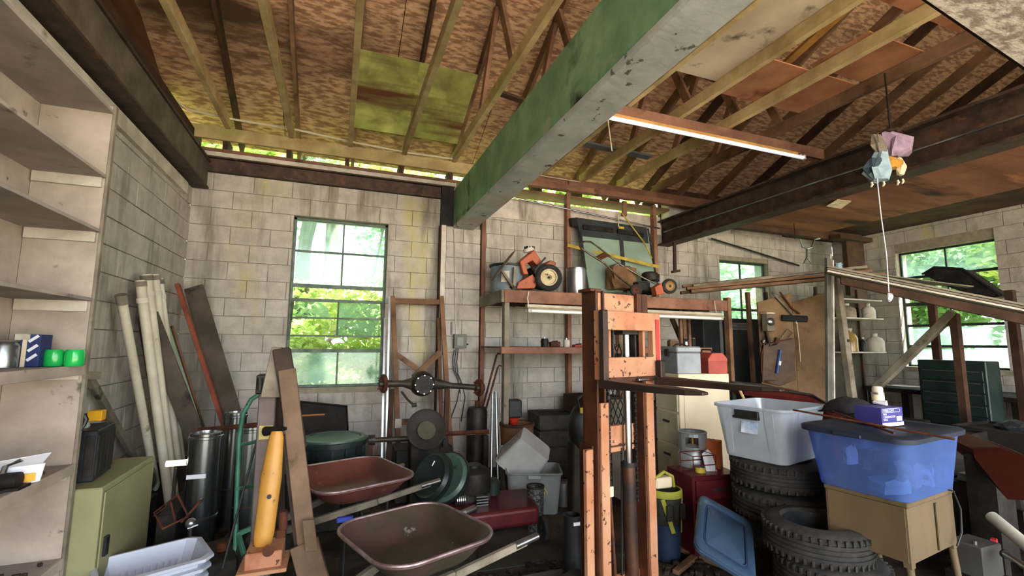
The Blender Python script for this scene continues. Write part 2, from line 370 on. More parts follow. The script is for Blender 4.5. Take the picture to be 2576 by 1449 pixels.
# ---- windows
FR = mat('weathered steel sash', '#4d5a52', '#6e7a70', 9, .6, .3)
GLASS2 = hazy('clear dusty glass', '#cfe8e4', .84, .05, .08, (3, .08))
def window(name, fr, lo, hi, z0, z1, plane, axis, xs, zs, panes, label=None, vent=None):
    t = thing(name, None, None, kind='structure')
    P = (lambda u, w, z: V(u, plane+w, z)) if axis == 'X' else (lambda u, w, z: V(plane+w, u, z))
    g = G()
    def bar(u0, u1, a, b, w=.018):
        p = P(u0, -w, a); q = P(u1, w, b); g.bb((min(p.x, q.x), min(p.y, q.y), a), (max(p.x, q.x), max(p.y, q.y), b))
    bar(lo, lo+.03, z0, z1); bar(hi-.03, hi, z0, z1); bar(lo, hi, z0, z0+.03); bar(lo, hi, z1-.03, z1)
    g.build('window_frame', fr, t, bev=.003)
    for i, u in enumerate(xs): 
        g = G()
        for a, b in (vent and [(z0, vent[0]), (vent[1], z1)] or [(z0, z1)]): bar(u-.01, u+.01, a, b, .014)
        g.build('muntin', fr, t)
    for z, th in zs: g = G(); bar(lo, hi, z-th, z+th, .016); g.build('muntin', fr, t)
    for (u0, u1, a, b) in panes:
        g = G(); p = P(u0, .004, a); q = P(u1, .008, b); g.bb((min(p.x, q.x), min(p.y, q.y), a), (max(p.x, q.x), max(p.y, q.y), b)); g.build('pane', GLASSM if name == 'window_1' else GLASS2, t)
    return t, P
zt = [2.69, 2.27, 1.50]
w1, P1 = window('window_1', FR, -.545, .545, 1.07, 3.095, 6.0, 'X', [.02], [(2.69, .011), (2.27, .022), (1.50, .022), (2.10, .018)],
    [(-.53, .01, 2.7, 3.07), (.03, .53, 2.7, 3.07), (-.53, .01, 2.29, 2.68), (.03, .53, 2.29, 2.68), (-.53, .01, 1.1, 1.48), (.03, .53, 1.1, 1.48)], vent=(1.5, 2.27))
# tilted ventilator sash, hinged at the top, bottom swung inward
def tv(u, s, w=0): return V(u, 5.985-.28*s-w*.98, 2.09-.42*s+w*.3)
g = G()
for u in (-.5, .5): g.beam(tv(u, 0), tv(u, 1), .02, .022)
for s in (0, .5, 1): g.beam(tv(-.5, s), tv(.5, s), .02, .02)
g.beam(tv(.0, 0), tv(.0, 1), .018, .018); g.build('vent_sash', FR, w1)
def vp(poly, n='pane'): G().prism([tv(*p) for p in poly], (0, .004, 0)).build(n, GLASSM, w1)
vp([(.01, .02), (.48, .02), (.48, .48), (.01, .48)]); vp([(.01, .52), (.48, .52), (.48, .98), (.01, .98)])
vp([(-.48, .02), (-.22, .02), (-.12, .2), (-.08, .48), (-.48, .48)], 'broken_pane')
FR2 = mat('dark steel sash', '#2a352f', '#3b4741', 9, .6, .3)
window('window_2', FR2, 5.95, 7.05, 1.07, 3.03, 6.0, 'X', [6.5], [(2.62, .02), (2.2, .02), (1.8, .02)], [(5.97, 6.49, 2.64, 3.0), (6.51, 7.03, 2.64, 3.0), (5.97, 6.49, 1.82, 2.18), (6.51, 7.03, 1.82, 2.18), (5.97, 6.49, 2.22, 2.6)])
window('window_3', FR2, 3.6, 4.86, 1.27, 3.15, 8.86, 'Y', [4.23], [(2.72, .02), (2.28, .03), (1.93, .02), (1.6, .02)], [(3.62, 4.22, 2.74, 3.12), (4.24, 4.84, 2.74, 3.12), (3.62, 4.22, 1.62, 1.91), (4.24, 4.84, 1.62, 1.91), (4.24, 4.84, 1.3, 1.58), (3.62, 4.22, 1.3, 1.58)])
# sills
solid('window_sill_1', MORTAR, [((-.6, 5.885, 1.01), (.6, 6.18, 1.066))]); solid('window_sill_3', MORTAR, [((8.72, 3.55, 1.2), (9.0, 4.9, 1.262))])
# ---- big beams
GREENB = mat('algae green painted steel', '#86a882', '#5f8462', 2.2, .75, bump=.35, bsc=9, coord='World', stain=('#1e2c22', 1.7, .57, .1), stain2=('#93a184', 3, .62, .1))
GREYB = mat('peeling grey white paint', '#b9bdbb', '#9a9e9b', 3, .8, bump=.35, bsc=12, coord='World', stain=('#5c5a50', 9, .63, .04), stain2=('#b9a58a', .7, .55, .15))
b = thing('concrete_beam', 'big green beam with peeling grey underside running overhead beside the lamp', 'beam', (1.48, 1.5, 3.09), kind='structure')
for lo, hi, n, m in (((1.36, YF, 3.13), (1.60, 5.86, 3.62), 'beam_body', GREENB), ((1.355, YF, 3.085), (1.635, 5.86, 3.135), 'bottom_face', GREYB), ((1.6, YF, 3.13), (1.64, 5.86, 3.6), 'right_face', GREYB)):
    G().bb(lo, hi).build(n, m, b, bev=.012)
G().bb((1.2, 5.80, 3.1), (1.36, 5.88, 3.66)).build('end_bracket', BLACKM, b)
b = thing('steel_beam', 'dark brown steel beam over the right bay', 'beam', (4.8, 1.5, 3.16), kind='structure')
G().bb((4.78, YF, 3.19), (4.82, 5.9, 3.53)).build('web_plate', STEEL, b)
for z in (3.165, 3.535): G().bb((4.69, YF, z-.012), (4.92, 5.9, z+.012)).build('flange', STEEL, b)
G().cyl((4.67, YF, 3.27), (4.67, 5.7, 3.33), .012, n=8).build('conduit', GALV, b)
b = thing('steel_beam', 'dark steel beam along the top of the left wall', 'beam', (-1.5, 2, 3.3), kind='structure')
G().bb((-1.52, YF, 3.31), (-1.44, 5.85, 3.6)).build('web_plate', mat('smoky dark steel', '#6a6053', '#4c443a', 5, .8, .1, bump=.15), b)
for z in (3.3, 3.61): G().bb((-1.6, YF, z-.012), (-1.42, 5.85, z+.012)).build('flange', STEEL, b)
G().bb((-1.56, YF, 3.622), (-1.46, 5.2, 3.67)).build('white_edge', WHITEP, b)
G().bb((-1.585, YF, 3.14), (-1.545, 5.6, 3.26)).build('wall_ledger', WHITEP, b)
solid('trim_11', GABLE, [((-1.95, YF, 3.62), (-1.75, 6.1, 4.0))]+[((-1.95, YF+.9*k, 3.95), (-1.9, YF+.9*(k+1), roofz(YF+.9*k+.45)+.3)) for k in range(10)])
# ---- low plywood ceiling of the right bay
PLY = mat('reddish water stained plywood', '#946448', '#6c432e', 1.6, .8, bump=.15, coord='World', stretch=(.3, 1.6, 1), stain=('#2f1c12', 1.2, .58, .1, (.4, 2, 1)), stain2=('#a8714a', 2, .6, .1))
solid('trim_13', DARKWOOD, [((XR+.38, YF+.9*k, 3.6), (XR+.42, YF+.9*(k+1), roofz(YF+.9*k+.45)+.4)) for k in range(11)])
solid('trim_14', DARKWOOD, [((4.93, YB+.2, 3.55), (XR+.4, YB+.26, 4.3))])
lc = thing('ceiling', None, None, kind='structure')
for i in range(4):
    y0 = YF+i*2.12
    for a, b_ in ((4.93, 6.2), (6.2, 7.45)):
        G().bb((a+.004, y0, 3.455), (b_-.004, y0+2.11, 3.47)).build('plywood_sheet', PLY, lc)
for x in (5.5, 6.2, 6.9, 7.43): G().bb((x-.03, YF, 3.47), (x+.03, 5.3, 3.55)).build('ceiling_joist', DARKWOOD, lc, bev=.003)
G().bb((4.93, 5.2, 3.38), (8.5, 5.32, 3.52)).build('edge_board', DARKWOOD, lc, bev=.004)
G().bb((7.45, YF, 3.55), (XR+.3, YB+.2, 3.6)).build('upper_sheet', DARKWOOD, lc)
g = G(); pts = [(4.97, 5.0, 3.52), (7.4, 5.0, 3.52)]
solid('trim_12', DARKWOOD, [((4.95, YF, 3.6), (XR+.35, YB+.3, 3.63))])
# ================================================================ left: plywood shelf unit
PLYP = mat('dusty pinkish plywood', '#b8ab9e', '#9a8d82', 3, .9, bump=.2, stain=('#5c5148', 7, .66, .06), stain2=('#7f756a', 1.3, .55, .2), rnd=.05)
PLYD = mat('grey dusty shelf underside', '#aba199', '#8d857f', 3, .9, bump=.15, stain=('#6f675f', 5, .62, .1), rnd=.05)
sx0, sx1, sy = -1.575, -1.255, 3.135
su = thing('plywood_shelf', 'tall dusty plywood shelf unit standing against the left wall', 'shelf', (-1.4, 2.2, 0))
XF_end = [2.90, 2.52, 2.21, 1.83, 1.47, .96, .50, .12]
G().bb((sx0, sy, 0), (sx1, sy+.018, 2.93)).build('end_panel', PLYP, su, bev=.002)
G().bb((sx0-.012, .3, 0), (sx0, sy, 2.93)).build('back_panel', PLYP, su)
G().bb((sx1, sy-.006, 0), (sx1+.014, sy+.026, 2.93)).build('front_edge', GREYWOOD, su, bev=.002, label='dark grimy front edge strip')
for i, z in enumerate(XF_end):
    G().bb((sx0, .3, z-.018), (sx1+.006, sy, z)).build('shelf_board', PLYD, su, bev=.002)
    if i: G().bb((sx0+.01, sy-.022, z-.075), (sx1-.01, sy, z-.018)).build('cleat', WHITEP, su, bev=.002)
    if i > 3: G().bb((sx1-.006, .3, z-.05), (sx1+.012, sy-.01, z+.002)).build('shelf_lip', PLYP, su, bev=.002)
for y in (1.6,): G().bb((sx0, y-.01, 0), (sx1, y+.01, 2.9)).build('divider', PLYP, su)
# things on the shelves
zb = 1.472
NAVY = mat('navy card', '#1f2c54', '#28376a', 9, .6); WHT = mat('white card', '#d9dbe2', rough=.6); GREENPL = mat('green plastic wrap', '#139a42', '#1fb556', 5, .25, coat=.4)
def carton(px0, px1, y, h, name, label, m, extra=None, dy=.1, zb_=zb, cat='box', rz=0):
    a = at(px0, 900, 'Y', y); b = at(px1, 900, 'Y', y)
    t = thing(name, label, cat, ((a.x+b.x)/2, y, zb_)); w = b.x-a.x
    G().box((0, 0, h/2), (w, dy, h)).build('carton', m, t, bev=.002, world=False); return t, w
t, w = carton(45, 112, 2.96, .155, 'striped_box', 'navy box with white diagonal dashes on the left shelf', NAVY)
for k in range(3):
    G().beam((w*.08, -.052, .03+k*.045), (w*.42, -.052, .06+k*.045), .002, .013).build('white_dash', WHT, t, world=False)
for k in range(3): G().beam((-w*.48, -.052, .03+k*.045), (-w*.25, -.052, .045+k*.045), .002, .013).build('white_dash', WHT, t, world=False)
G().bb((-w*.15, -.053, 0), (w*.02, -.051, .15)).build('tape_strip', CREAM, t, world=False); G().bb((-w*.45, -.054, .13), (w*.1, .05, .157)).build('tape_strip', WHITEP, t, world=False)
a = at(160, 918, 'Y', 2.98); t = thing('green_pack', 'shrink wrapped pair of bright green cylinders on the left shelf', 'pack', (a.x, 2.98, zb))
for s in (-1, 1): G().lathe([(.001, 0), (.036, 0), (.04, .01), (.04, .07), (.034, .082), (.001, .084)], (s*.04, 0, 0), 20).build('green_roll', GREENPL, t, world=False, smooth=True)
a = at(12, 905, 'Y', 2.92); t = thing('paint_tin', 'dull grey tin at the left edge of the photo on the shelf', 'tin', (a.x, 2.9, zb))
G().lathe([(.001, 0), (.06, 0), (.06, .1), (.05, .12), (.001, .125)], n=24).build('can_body', GALV, t, world=False, smooth=True); G().lathe([(.052, .12), (.056, .128), (.001, .13)], n=24).build('lid', GREYWOOD, t, world=False)
# papers and cartons on the lower shelf
zc = .962
a = at(60, 1150, 'Y', 2.85); t = thing('crushed_carton', 'white crushed parts carton with a yellow label on the lower shelf', 'box', (a.x, 2.8, zc), .5)
G().box((0, 0, .04), (.16, .12, .08)).jit(.012, 2).build('carton', WHT, t, world=False, bev=.003)
G().box((.03, -.068, .03), (.06, .004, .035)).build('yellow_label', mat('yellow label', '#d9a62c', rough=.6), t, world=False)
G().prism([(-.08, -.06, .08), (.08, -.06, .085), (.1, -.1, .13), (-.07, -.11, .12)], (0, .004, .003)).build('flap', WHT, t, world=False)
a = at(10, 1160, 'Y', 2.7); t = thing('small_engine_part', 'dark greasy engine part beside the crushed carton', 'engine part', (a.x, 2.7, zc))
G().cyl((-.05, 0, .035), (.06, 0, .035), .034, n=14).build('drum', BLACKM, t, world=False, smooth=True); G().tube([(0, 0, .06), (0, .02, .1), (.05, .02, .12)], .012).build('spout', GALV, t, world=False)
G().box((.0, 0, .006), (.16, .09, .012)).build('mount', BLACKM, t, world=False)
DIRT = mat('dark oily debris', '#2c221b', '#4a3a2c', 30, .95, bump=.5)
g = G(); R = random.Random(4)
for k in range(90): g.box((R.uniform(sx0+.03, sx1-.03), R.uniform(1.9, 3.1), zc+.004), (R.uniform(.01, .035), R.uniform(.01, .03), .01), rz=R.uniform(0, 3))
o = g.build('shelf_debris', DIRT); tag(o, 'dark crumbs and scraps scattered over the lower left shelf', 'debris', kind='stuff')
G_ = G(); R = random.Random(9)
for k in range(70): G_.box((R.uniform(sx0+.03, sx1-.03), R.uniform(1.9, 3.1), .504+.004), (R.uniform(.01, .05), R.uniform(.01, .04), .014), rz=R.uniform(0, 3))
tag(G_.build('shelf_debris', DIRT), 'dark rubbish scattered over the bottom left shelf', 'debris', kind='stuff')
# hook on the shelf edge, brace, black charger, beige cabinet
o = G().tube([A(203, 1042, 3.17), A(212, 1043, 3.17), A(217, 1055, 3.17), A(211, 1070, 3.17), A(203, 1084, 3.15)], [.006, .01, .012, .01, .003]).build('utility_hook', BLACKP, smooth=True)
tag(o, 'small black hook on the far edge of the left shelf', 'hook')
t = thing('wall_brace', 'pale diagonal wood brace leaning from the shelf down to the wall', 'brace', at(250, 1000, 'X', -1.5))
G().beam(at(222, 945, 'X', -1.5), at(362, 1195, 'X', -1.5), .035, .05).build('brace_board', GREYWOOD, t, bev=.003)
G().beam(at(207, 945, 'X', -1.48), at(243, 945, 'X', -1.48), .05, .05).build('corner_block', GREYWOOD, t, bev=.003)
BEIGE = mat('olive beige enamel', '#96946e', '#827f5c', 2, .6, stain=('#6e6a48', 5, .66, .1))
cx = -1.22; t = thing('metal_cabinet', 'olive beige metal cabinet on the floor beside the left shelf', 'cabinet', (-1.35, 3.5, 0))
p = [at(166, 1290, 'X', -1.12), at(293, 1215, 'X', -1.12)]
y0c, y1c, zt_ = 3.17, 3.92, .82
G().bb((-1.5, y0c, .12), (-1.13, y1c, zt_)).build('body', BEIGE, t, bev=.008)
G().bb((-1.128, y0c+.02, .16), (-1.12, y1c-.02, zt_-.03)).build('door', BEIGE, t, bev=.003)
G().bb((-1.12, y0c+.05, .45), (-1.105, y0c+.09, .55)).build('door_handle', BLACKP, t, bev=.002)
G().bb((-1.48, y0c+.02, 0), (-1.15, y1c-.02, .12)).build('plinth', BLACKM, t)
t = thing('circuit_box', 'black gridded battery box leaning on the olive cabinet', 'box', (-1.36, 3.45, zt_), .1)
G().box((0, 0, .14), (.24, .3, .28)).build('case', BLACKP, t, world=False, bev=.006)
for k in range(5): G().box((.122, -.12+.06*k, .14), (.006, .04, .22)).build('fin', BLACKM, t, world=False, bev=.001)
for k in range(4): G().box((-.09+.06*k, -.152, .14), (.04, .006, .22)).build('fin', BLACKM, t, world=False, bev=.001)
G().ball((0, -.02, .29), .045, 2, (1, 1, .8)).build('clear_dome', mat('cloudy clear plastic', '#c8d4cc', rough=.25, trans=.4), t, world=False, smooth=True)
G().tube([(.1, -.13, .02), (.14, -.16, -.1), (.15, -.18, -.25), (.1, -.2, -.36)], .006).build('cord', BLACKP, t, world=False, smooth=True)
t = thing('blue_yellow_tube', 'navy tube with a yellow cap lying on the black battery box', 'tube', (-1.36, 3.45, zt_+.315))
G().cyl((-.12, 0, .022), (.03, 0, .022), .022, n=14).build('tube_body', NAVY, t, world=False, smooth=True); G().box((.065, 0, .03), (.07, .06, .06)).build('cap', mat('yellow plastic', '#e0ac24', '#c8951c', 6, .45), t, world=False, bev=.004)
# wire spool on floor by the cabinet
# ---------------------------------------------------------------- long things leaning in the left corner
PVC = mat('dusty white plastic pipe', '#cfc9b6', '#b3ab96', 4, .55, stain=('#8a8068', 6, .66, .06))
def AL(x, y, Y):
    p = A(x, y, Y)
    p = p if p.x > -1.47 else at(x, y, 'X', -1.47)
    return p if p.y < 5.6 else A(x, y, 5.6)
def lean(name, label, cat, a, b, w, h, m, grp=None, up=None):
    a = V(a); b = V(b)
    if b.z > .02:
        k = (b.z-.03)/(a.z-b.z); b = b-(a-b)*k
        b.z = max(b.z, .03)
    o = G().beam(a, b, w, h, up).build(name, m, bev=.003); return tag(o, label, cat, grp)
def leanp(name, label, cat, a, b, r, m, grp=None, drop=True):
    a = V(a); b = V(b)
    if drop and b.z > .02: b = b-(a-b)*((b.z-.03)/(a.z-b.z))
    g = G(); g.cyl(a, b, r, n=14)
    return a, b, g
a, b, g = leanp('', '', '', AL(305, 745, 4.9)+V(.2, 0, 0)*0, AL(385, 1180, 4.75), .03, PVC)
t = thing('white_pipe', 'long white pole leaning alone nearest the shelf in the left corner', 'pole', b)
d = (a-b).normalized(); g.build('pole_shaft', PVC, t, smooth=True); G().cyl(a-d*.06, a+d*.01, .037, n=14).build('pole_cap', GREYWOOD, t, smooth=True)
# bundle of white gutter pipes with couplings
sp = [((352, 705), (430, 900), .034, 5.3), ((368, 690), (420, 860), .036, 5.4), ((388, 690), (425, 850), .034, 5.45), ((400, 700), (440, 880), .03, 5.5)]
lbs = ['front white gutter pipe with a ribbed collar in the left corner bundle', 'second white pipe of the corner bundle, standing tallest', 'white pipe at the middle back of the corner bundle', 'white pipe at the right back of the corner bundle']
for (p0, p1, r, y), lb in zip(sp, lbs):
    a = AL(*p0, y); b = V(a.x+.3, a.y+.3, .04); d = (a-b).normalized()
    t = thing('white_gutter_pipe', lb, 'pipe', b, group='white pipes leaning in the left corner')
    G().cyl(a, b, r, n=14).build('pipe_shaft', PVC, t, smooth=True)
    G().cyl(a-d*.05, a-d*.01, r*1.25, n=14).build('collar', GREYWOOD, t, smooth=True); G().cyl(a-d*.18, a-d*.14, r*1.2, n=14).build('collar', WHITEP, t, smooth=True)
a = AL(362, 760, 5.15); b = AL(400, 805, 5.1)
o = G().prism([AL(345, 725, 5.1), AL(378, 728, 5.1), AL(402, 790, 5.1), AL(392, 815, 5.1), AL(380, 800, 5.1)], (0, .03, 0)).build('white_scoop', PVC, bev=.006)
tag(o, 'pointed white plastic scoop wedged among the leaning pipes', 'scoop')
DKB = mat('dark grey brown board', '#5a5148', '#40382f', 3, .9, bump=.2, stain=('#2b251f', 4, .6, .1))
lean('leaning_board', 'wide dark grey board leaning behind the white pole', 'board', AL(372, 790, 5.3), AL(480, 1070, 4.8), .14, .03, DKB, up=(0, 1, 0))
lean('leaning_board', 'narrow pale green board leaning beside the wide dark one', 'board', AL(408, 800, 5.35), AL(492, 1060, 4.9), .06, .03, mat('pale green painted board', '#9aa590', '#7f8b76', 4, .8, stain=('#5f6455', 6, .62, .1)), up=(0, 1, 0))
t = thing('steel_channel', 'tall rusty red steel channel leaning at the wall left of the window', 'channel', (-1.3, 5.3, 0))
a1, b1 = AL(446, 715, 5.6), AL(560, 1060, 5.1); k = (b1.z-.02)/(a1.z-b1.z); b1 = b1-(a1-b1)*k
a2, b2 = AL(487, 722, 5.65), AL(588, 1062, 5.15); b2 = b2-(a2-b2)*((b2.z-.02)/(a2.z-b2.z))
G().beam(a1, b1, .035, .06, (0, 1, 0)).build('red_flange', mat('red oxide steel', '#8a4a34', '#6b3626', 6, .7, .2, bump=.15), t, bev=.003)
G().beam(a2, b2, .17, .03, (0, 1, 0)).build('web_face', DKB, t, bev=.003)
lean('leaning_board', 'dull olive plank leaning lowest beside the rusty channel', 'board', AL(545, 940, 5.5), AL(600, 1060, 5.3), .09, .03, GREYWOOD, up=(0, 1, 0))
lean('leaning_board', 'dark thin stick behind the white pole', 'stick', AL(350, 800, 5.0), AL(390, 1050, 4.9), .02, .02, DARKWOOD)
lean('leaning_board', 'splintered bark covered slat between the boards', 'stick', AL(432, 820, 5.45), AL(468, 935, 5.35), .03, .02, OLDWOOD)
lean('leaning_board', 'dirty cream stick standing behind the dark board', 'stick', AL(378, 890, 5.3), AL(396, 1060, 5.2), .03, .03, CREAM)
# wire reel and frame
t = thing('cable_reel', 'dark cable reel lying low at the foot of the left wall', 'reel', A(345, 1210, 4.3))
c = A(345, 1210, 4.3); G().lathe([(.001, -.04), (.12, -.04), (.12, -.03), (.06, -.03), (.06, .03), (.12, .03), (.12, .04), (.001, .04)], c, 24, ax=(.5, -1, .2)).build('spool', BLACKM, t, smooth=True)
for r in (.07, .09, .105): G().tube([c+V(.5, -1, .2).normalized()*.045+V(math.cos(q), 0, math.sin(q))*r for q in [i*PI/8 for i in range(16)]], .006, 6, closed=True).build('cable', BLACKP, t, smooth=True)
G().bb((c.x-.1, c.y-.1, 0), (c.x+.1, c.y+.12, c.z-.13)).build('stand', BLACKM, t)
# ---- stove pipes
def stovepipe(x, y, r, h, label):
    t = thing('stove_pipe', label, 'pipe', (x, y, 0), group='shiny stove pipes')
    G().lathe([(r-.004, h), (r, h), (r, .0), (r-.004, 0), (r-.004, h)], n=36).build('pipe_wall', CHROMED, t, world=False, smooth=True)
    for z in (h-.03, .35*h, .03): G().lathe([(r, z-.012), (r+.006, z-.008), (r+.006, z+.008), (r, z+.012)], n=36).build('bead', CHROMED, t, world=False, smooth=True)
    G().lathe([(r-.003, h-.005), (r-.03, h+.004), (r-.035, h-.03), (r-.03, h-.1)], n=36).build('inner_lining', GALV, t, world=False, smooth=True)
    return t
CHROMED = mat('dull polished steel', '#9aa0a2', '#6f7679', 4, .22, .95, stretch=(1, 1, .2))
t = stovepipe(-.88, 4.15, .108, .92, 'shiny steel stove pipe standing leftmost, with a bright band')
G().box((-.02, -.112, .63), (.12, .006, .03)).build('bright_label', WHT, t, world=False)
stovepipe(-.60, 4.28, .10, .93, 'shiny steel stove pipe standing behind the green hand truck')
stovepipe(-.80, 4.75, .09, .98, 'galvanised pipe section standing farthest back under the window corner')
t = thing('white_strip', 'short glowing white strip held beside the leftmost stove pipe', 'lamp', A(448, 1166, 4.25))  # white strip, not a lamp; its brightness is emission put into the material
G().cyl(A(418, 1167, 4.25), A(470, 1163, 4.25), .022, n=12).build('bright_strip', mat('glowing strip', '#ffffff', emit=('#fff6e0', .5)), t, smooth=True); G().cyl(A(470, 1163, 4.25), A(500, 1162, 4.25), .02, n=12).build('socket', GALV, t, smooth=True)
G().beam(A(440, 1167, 4.27)+V(0, .03, 0), V(A(440, 1167, 4.27).x, 4.3, 0), .02, .02).build('stand', BLACKM, t)
# ---- low dark clutter behind the tray
def junkbox(name, label, cat, lo, hi, m, rz=0, j=.008, grp=None):
    lo = V(lo); hi = V(hi); t = thing(name, label, cat, ((lo.x+hi.x)/2, (lo.y+hi.y)/2, lo.z), rz, grp); d = hi-lo
    G().box((0, 0, d.z/2), d).jit(j, int(lo.x*97) & 63).build('body', m, t, world=False, bev=.006)
    return t, d
t = thing('wire_basket', 'bent rusty wire basket frame lying on the dark clutter', 'frame', A(430, 1290, 3.7))
G().tube([A(388, 1290, 3.8), A(447, 1245, 3.7), A(474, 1300, 3.6), A(410, 1330, 3.6)], .008, 6, closed=True).build('wire', RUST, t)
G().tube([A(388, 1290, 3.8)+V(0, 0, -.02), A(430, 1265, 3.7), A(440, 1310, 3.6)], .006, 6).build('wire', RUST, t)
G().bb((-1.05, 3.45, 0), (-.8, 3.7, .3)).jit(.01, 3).build('crate', BLACKM, t)
t, d = junkbox('dark_crate', 'black grimy crate under the wire frame', 'crate', (-1.1, 3.95, 0), (-.98, 4.6, .42), BLACKM)
t, d = junkbox('engine_block', 'dark engine block in the clutter behind the grey tray', 'engine', (-.88, 3.35, 0), (-.55, 3.75, .27), BLACKM, .3)
for k in range(3): G().cyl((-.1+.1*k, 0, d.z), (-.1+.1*k, 0, d.z+.05), .035, n=14).build('cylinder_head', RUST, t, world=False, smooth=True)
t = thing('steel_bar', 'long thin rusty bar crossing in front of the stove pipe', 'bar', A(500, 1290, 3.6)); G().cyl(A(455, 1315, 3.6), A(505, 1260, 3.7), .008, n=8).build('rod', RUST, t); G().cyl(A(505, 1260, 3.7), A(510, 1255, 3.72), .012, n=8).build('tip', GALV, t)
t = thing('ball_bearing_knob', 'round grey knob with a bright needle above the grey tray', 'knob', A(480, 1315, 3.5))
G().ball(A(480, 1316, 3.5), .03, 3).build('ball', GALV, t, smooth=True); G().cyl(A(472, 1330, 3.48), A(498, 1320, 3.48), .004, n=6).build('needle', WHT, t); G().cyl(A(480, 1320, 3.5), V(A(480, 1320, 3.5).x, 3.5, 0), .012, n=8).build('post', BLACKM, t)
# ---- grey louvred plastic trays, stacked
LG = mat('light grey blue plastic', '#bcc4d0', '#aab2c0', 2, .4)
def tray(z, label, px):
    c = at(375, 1400, 'Z', .42); t = thing('louvred_tray', label, 'tray', (c.x+px, c.y, z), .42, group='stacked grey plastic trays')
    w, d, h = .46, .36, .25
    def ringp(sx, sy, z): return [V(x*sx, y*sy, z) for x, y in ((-1, -.75), (-.8, -1), (.8, -1), (1, -.75), (1, .75), (.8, 1), (-.8, 1), (-1, .75))]
    g = G(); g.rings([ringp(w*.36, d*.36, 0), ringp(w*.36, d*.36, .006)]); g.build('floor_panel', LG, t, world=False)
    o = [ringp(w*.36, d*.36, 0), ringp(w*.5, d*.5, h)]; n = 8
    for k in range(n):
        a0, a1, b0, b1 = o[0][k], o[0][(k+1) % n], o[1][k], o[1][(k+1) % n]
        L = (b1-b0).length; m = max(1, int(L/.036)) if L > .15 else 1
        g = G(); nrm_ = (a1-a0).cross(b0-a0).normalized()*.004
        pt = lambda u, v: (a0.lerp(a1, u)).lerp(b0.lerp(b1, u), v)
        def sl(u0, u1, v0, v1): g.prism([pt(u0, v0), pt(u1, v0), pt(u1, v1), pt(u0, v1)], nrm_)
        if m == 1: sl(0, 1, 0, 1)
        else:
            sl(0, 1, 0, .15); sl(0, 1, .62, 1)
            for q in range(m): sl(q/m, (q+.6)/m, .15, .62)
        g.build('louvred_side', LG, t, world=False)
    g = G(); rr = [ringp(w*.5, d*.5, h), ringp(w*.56, d*.58, h-.004), ringp(w*.56, d*.58, h-.02), ringp(w*.54, d*.56, h-.02), ringp(w*.54, d*.56, h-.008), ringp(w*.5, d*.5, h-.008)]
    g.rings(rr, closed=True); g.build('rim', LG, t, world=False, bev=.002)
tray(.06, 'lowest light grey louvred tray of the stack at the bottom left', .0)
tray(.11, 'middle light grey louvred tray of the stack at the bottom left', .01)
tray(.16, 'topmost light grey louvred tray of the stack at the bottom left', .02)
c = at(375, 1400, 'Z', .42); t = thing('cardboard_box', 'flat dark cardboard box under the grey louvred trays', 'box', (c.x, c.y, 0), .42)
G().box((0, 0, .028), (.3, .22, .056)).build('carton', DARKWOOD, t, world=False, bev=.004); G().box((0, 0, .057), (.3, .05, .003)).build('tape_strip', GREYWOOD, t, world=False)
# ---- hand truck
t = thing('hand_truck', 'teal green tubular hand truck standing against the stove pipes', 'hand truck', (-.55, 3.6, 0))
Y = 3.75; R1 = .016
G().tube([A(592, 1400, Y-.2), A(596, 1250, Y-.05), A(602, 1100, Y), A(612, 1040, Y), A(632, 1005, Y), A(655, 990, Y)], R1, 10).build('side_tube', TEAL, t, smooth=True)
G().tube([A(655, 990, Y), A(668, 1000, Y+.12), A(652, 1100, Y+.2), A(640, 1250, Y+.15), A(630, 1400, Y)], R1, 10).build('side_tube', TEAL, t, smooth=True)
for y_ in (1120, 1230, 1340): G().cyl(A(602-(y_-1100)*.03, y_, Y-(y_-1100)*.0006), A(650-(y_-1100)*.05, y_-10, Y+.15), .013, n=8).build('cross_bar', TEAL, t, smooth=True)
G().beam(A(597, 1345, 3.5), A(640, 1325, 3.5), .02, .03).build('brace', TEAL, t, bev=.002); G().beam(A(600, 1345, 3.5), A(614, 1395, 3.45), .02, .03).build('brace', TEAL, t, bev=.002)
c = A(560, 1370, 3.45); G().bb((c.x-.14, 3.25, .01), (c.x+.22, 3.6, .03)).build('toe_plate', TEAL, t, bev=.002)
for s in (0, 1):
    w_ = V(c.x-.05+.36*s, 3.7, .12); G().lathe([(.04, -.03), (.11, -.03), (.12, -.015), (.12, .015), (.11, .03), (.04, .03)], w_, 24, ax=(1, 0, 0)).build('wheel', RUBBER, t, smooth=True)
G().cyl(A(655, 1075, 3.4), A(560, 1430, 3.2), .007, n=8).build('cable', BLACKP, t)
# ---- log splitter: grey post, yellow ram, orange foot
YEL = mat('worn yellow orange enamel', '#c08c3c', '#a87a34', 3, .4, .05, stain=('#6b4a24', 14, .66, .05))
t = thing('hydraulic_ram', 'yellow hydraulic ram on an orange foot by the wooden A frame', 'ram', (-.34, 3.1, 0))
Y = 3.12
a = A(697, 1085, Y); b = A(660, 1375, Y-.1); m_ = A(688, 1230, Y-.03); d = (b-a).normalized(); side = d.cross(V(0, -1, 0)).normalized()
prof = [(0, .03), (.06, .04), (.42, .056), (.9, .052), (.97, .046), (1.0, .036)]
g = G(); rs = []; Lr = (b-a).length; x_, y_ = frame(d, (0, 1, 0))
for s_, r_ in prof:
    c_ = a+d*Lr*s_; rs.append([c_+(x_*math.cos(q*2*PI/20)*r_ + y_*math.sin(q*2*PI/20)*r_*.6) for q in range(20)])
g.rings(rs).build('yellow_arm', YEL, t, smooth=True, label='tapered yellow arm with a bolt hole')
G().cyl(A(677, 1250, Y-.1), A(677, 1250, Y-.06)+V(0, .02, 0), .012, n=14).build('bolt_hole', BLACKM, t)
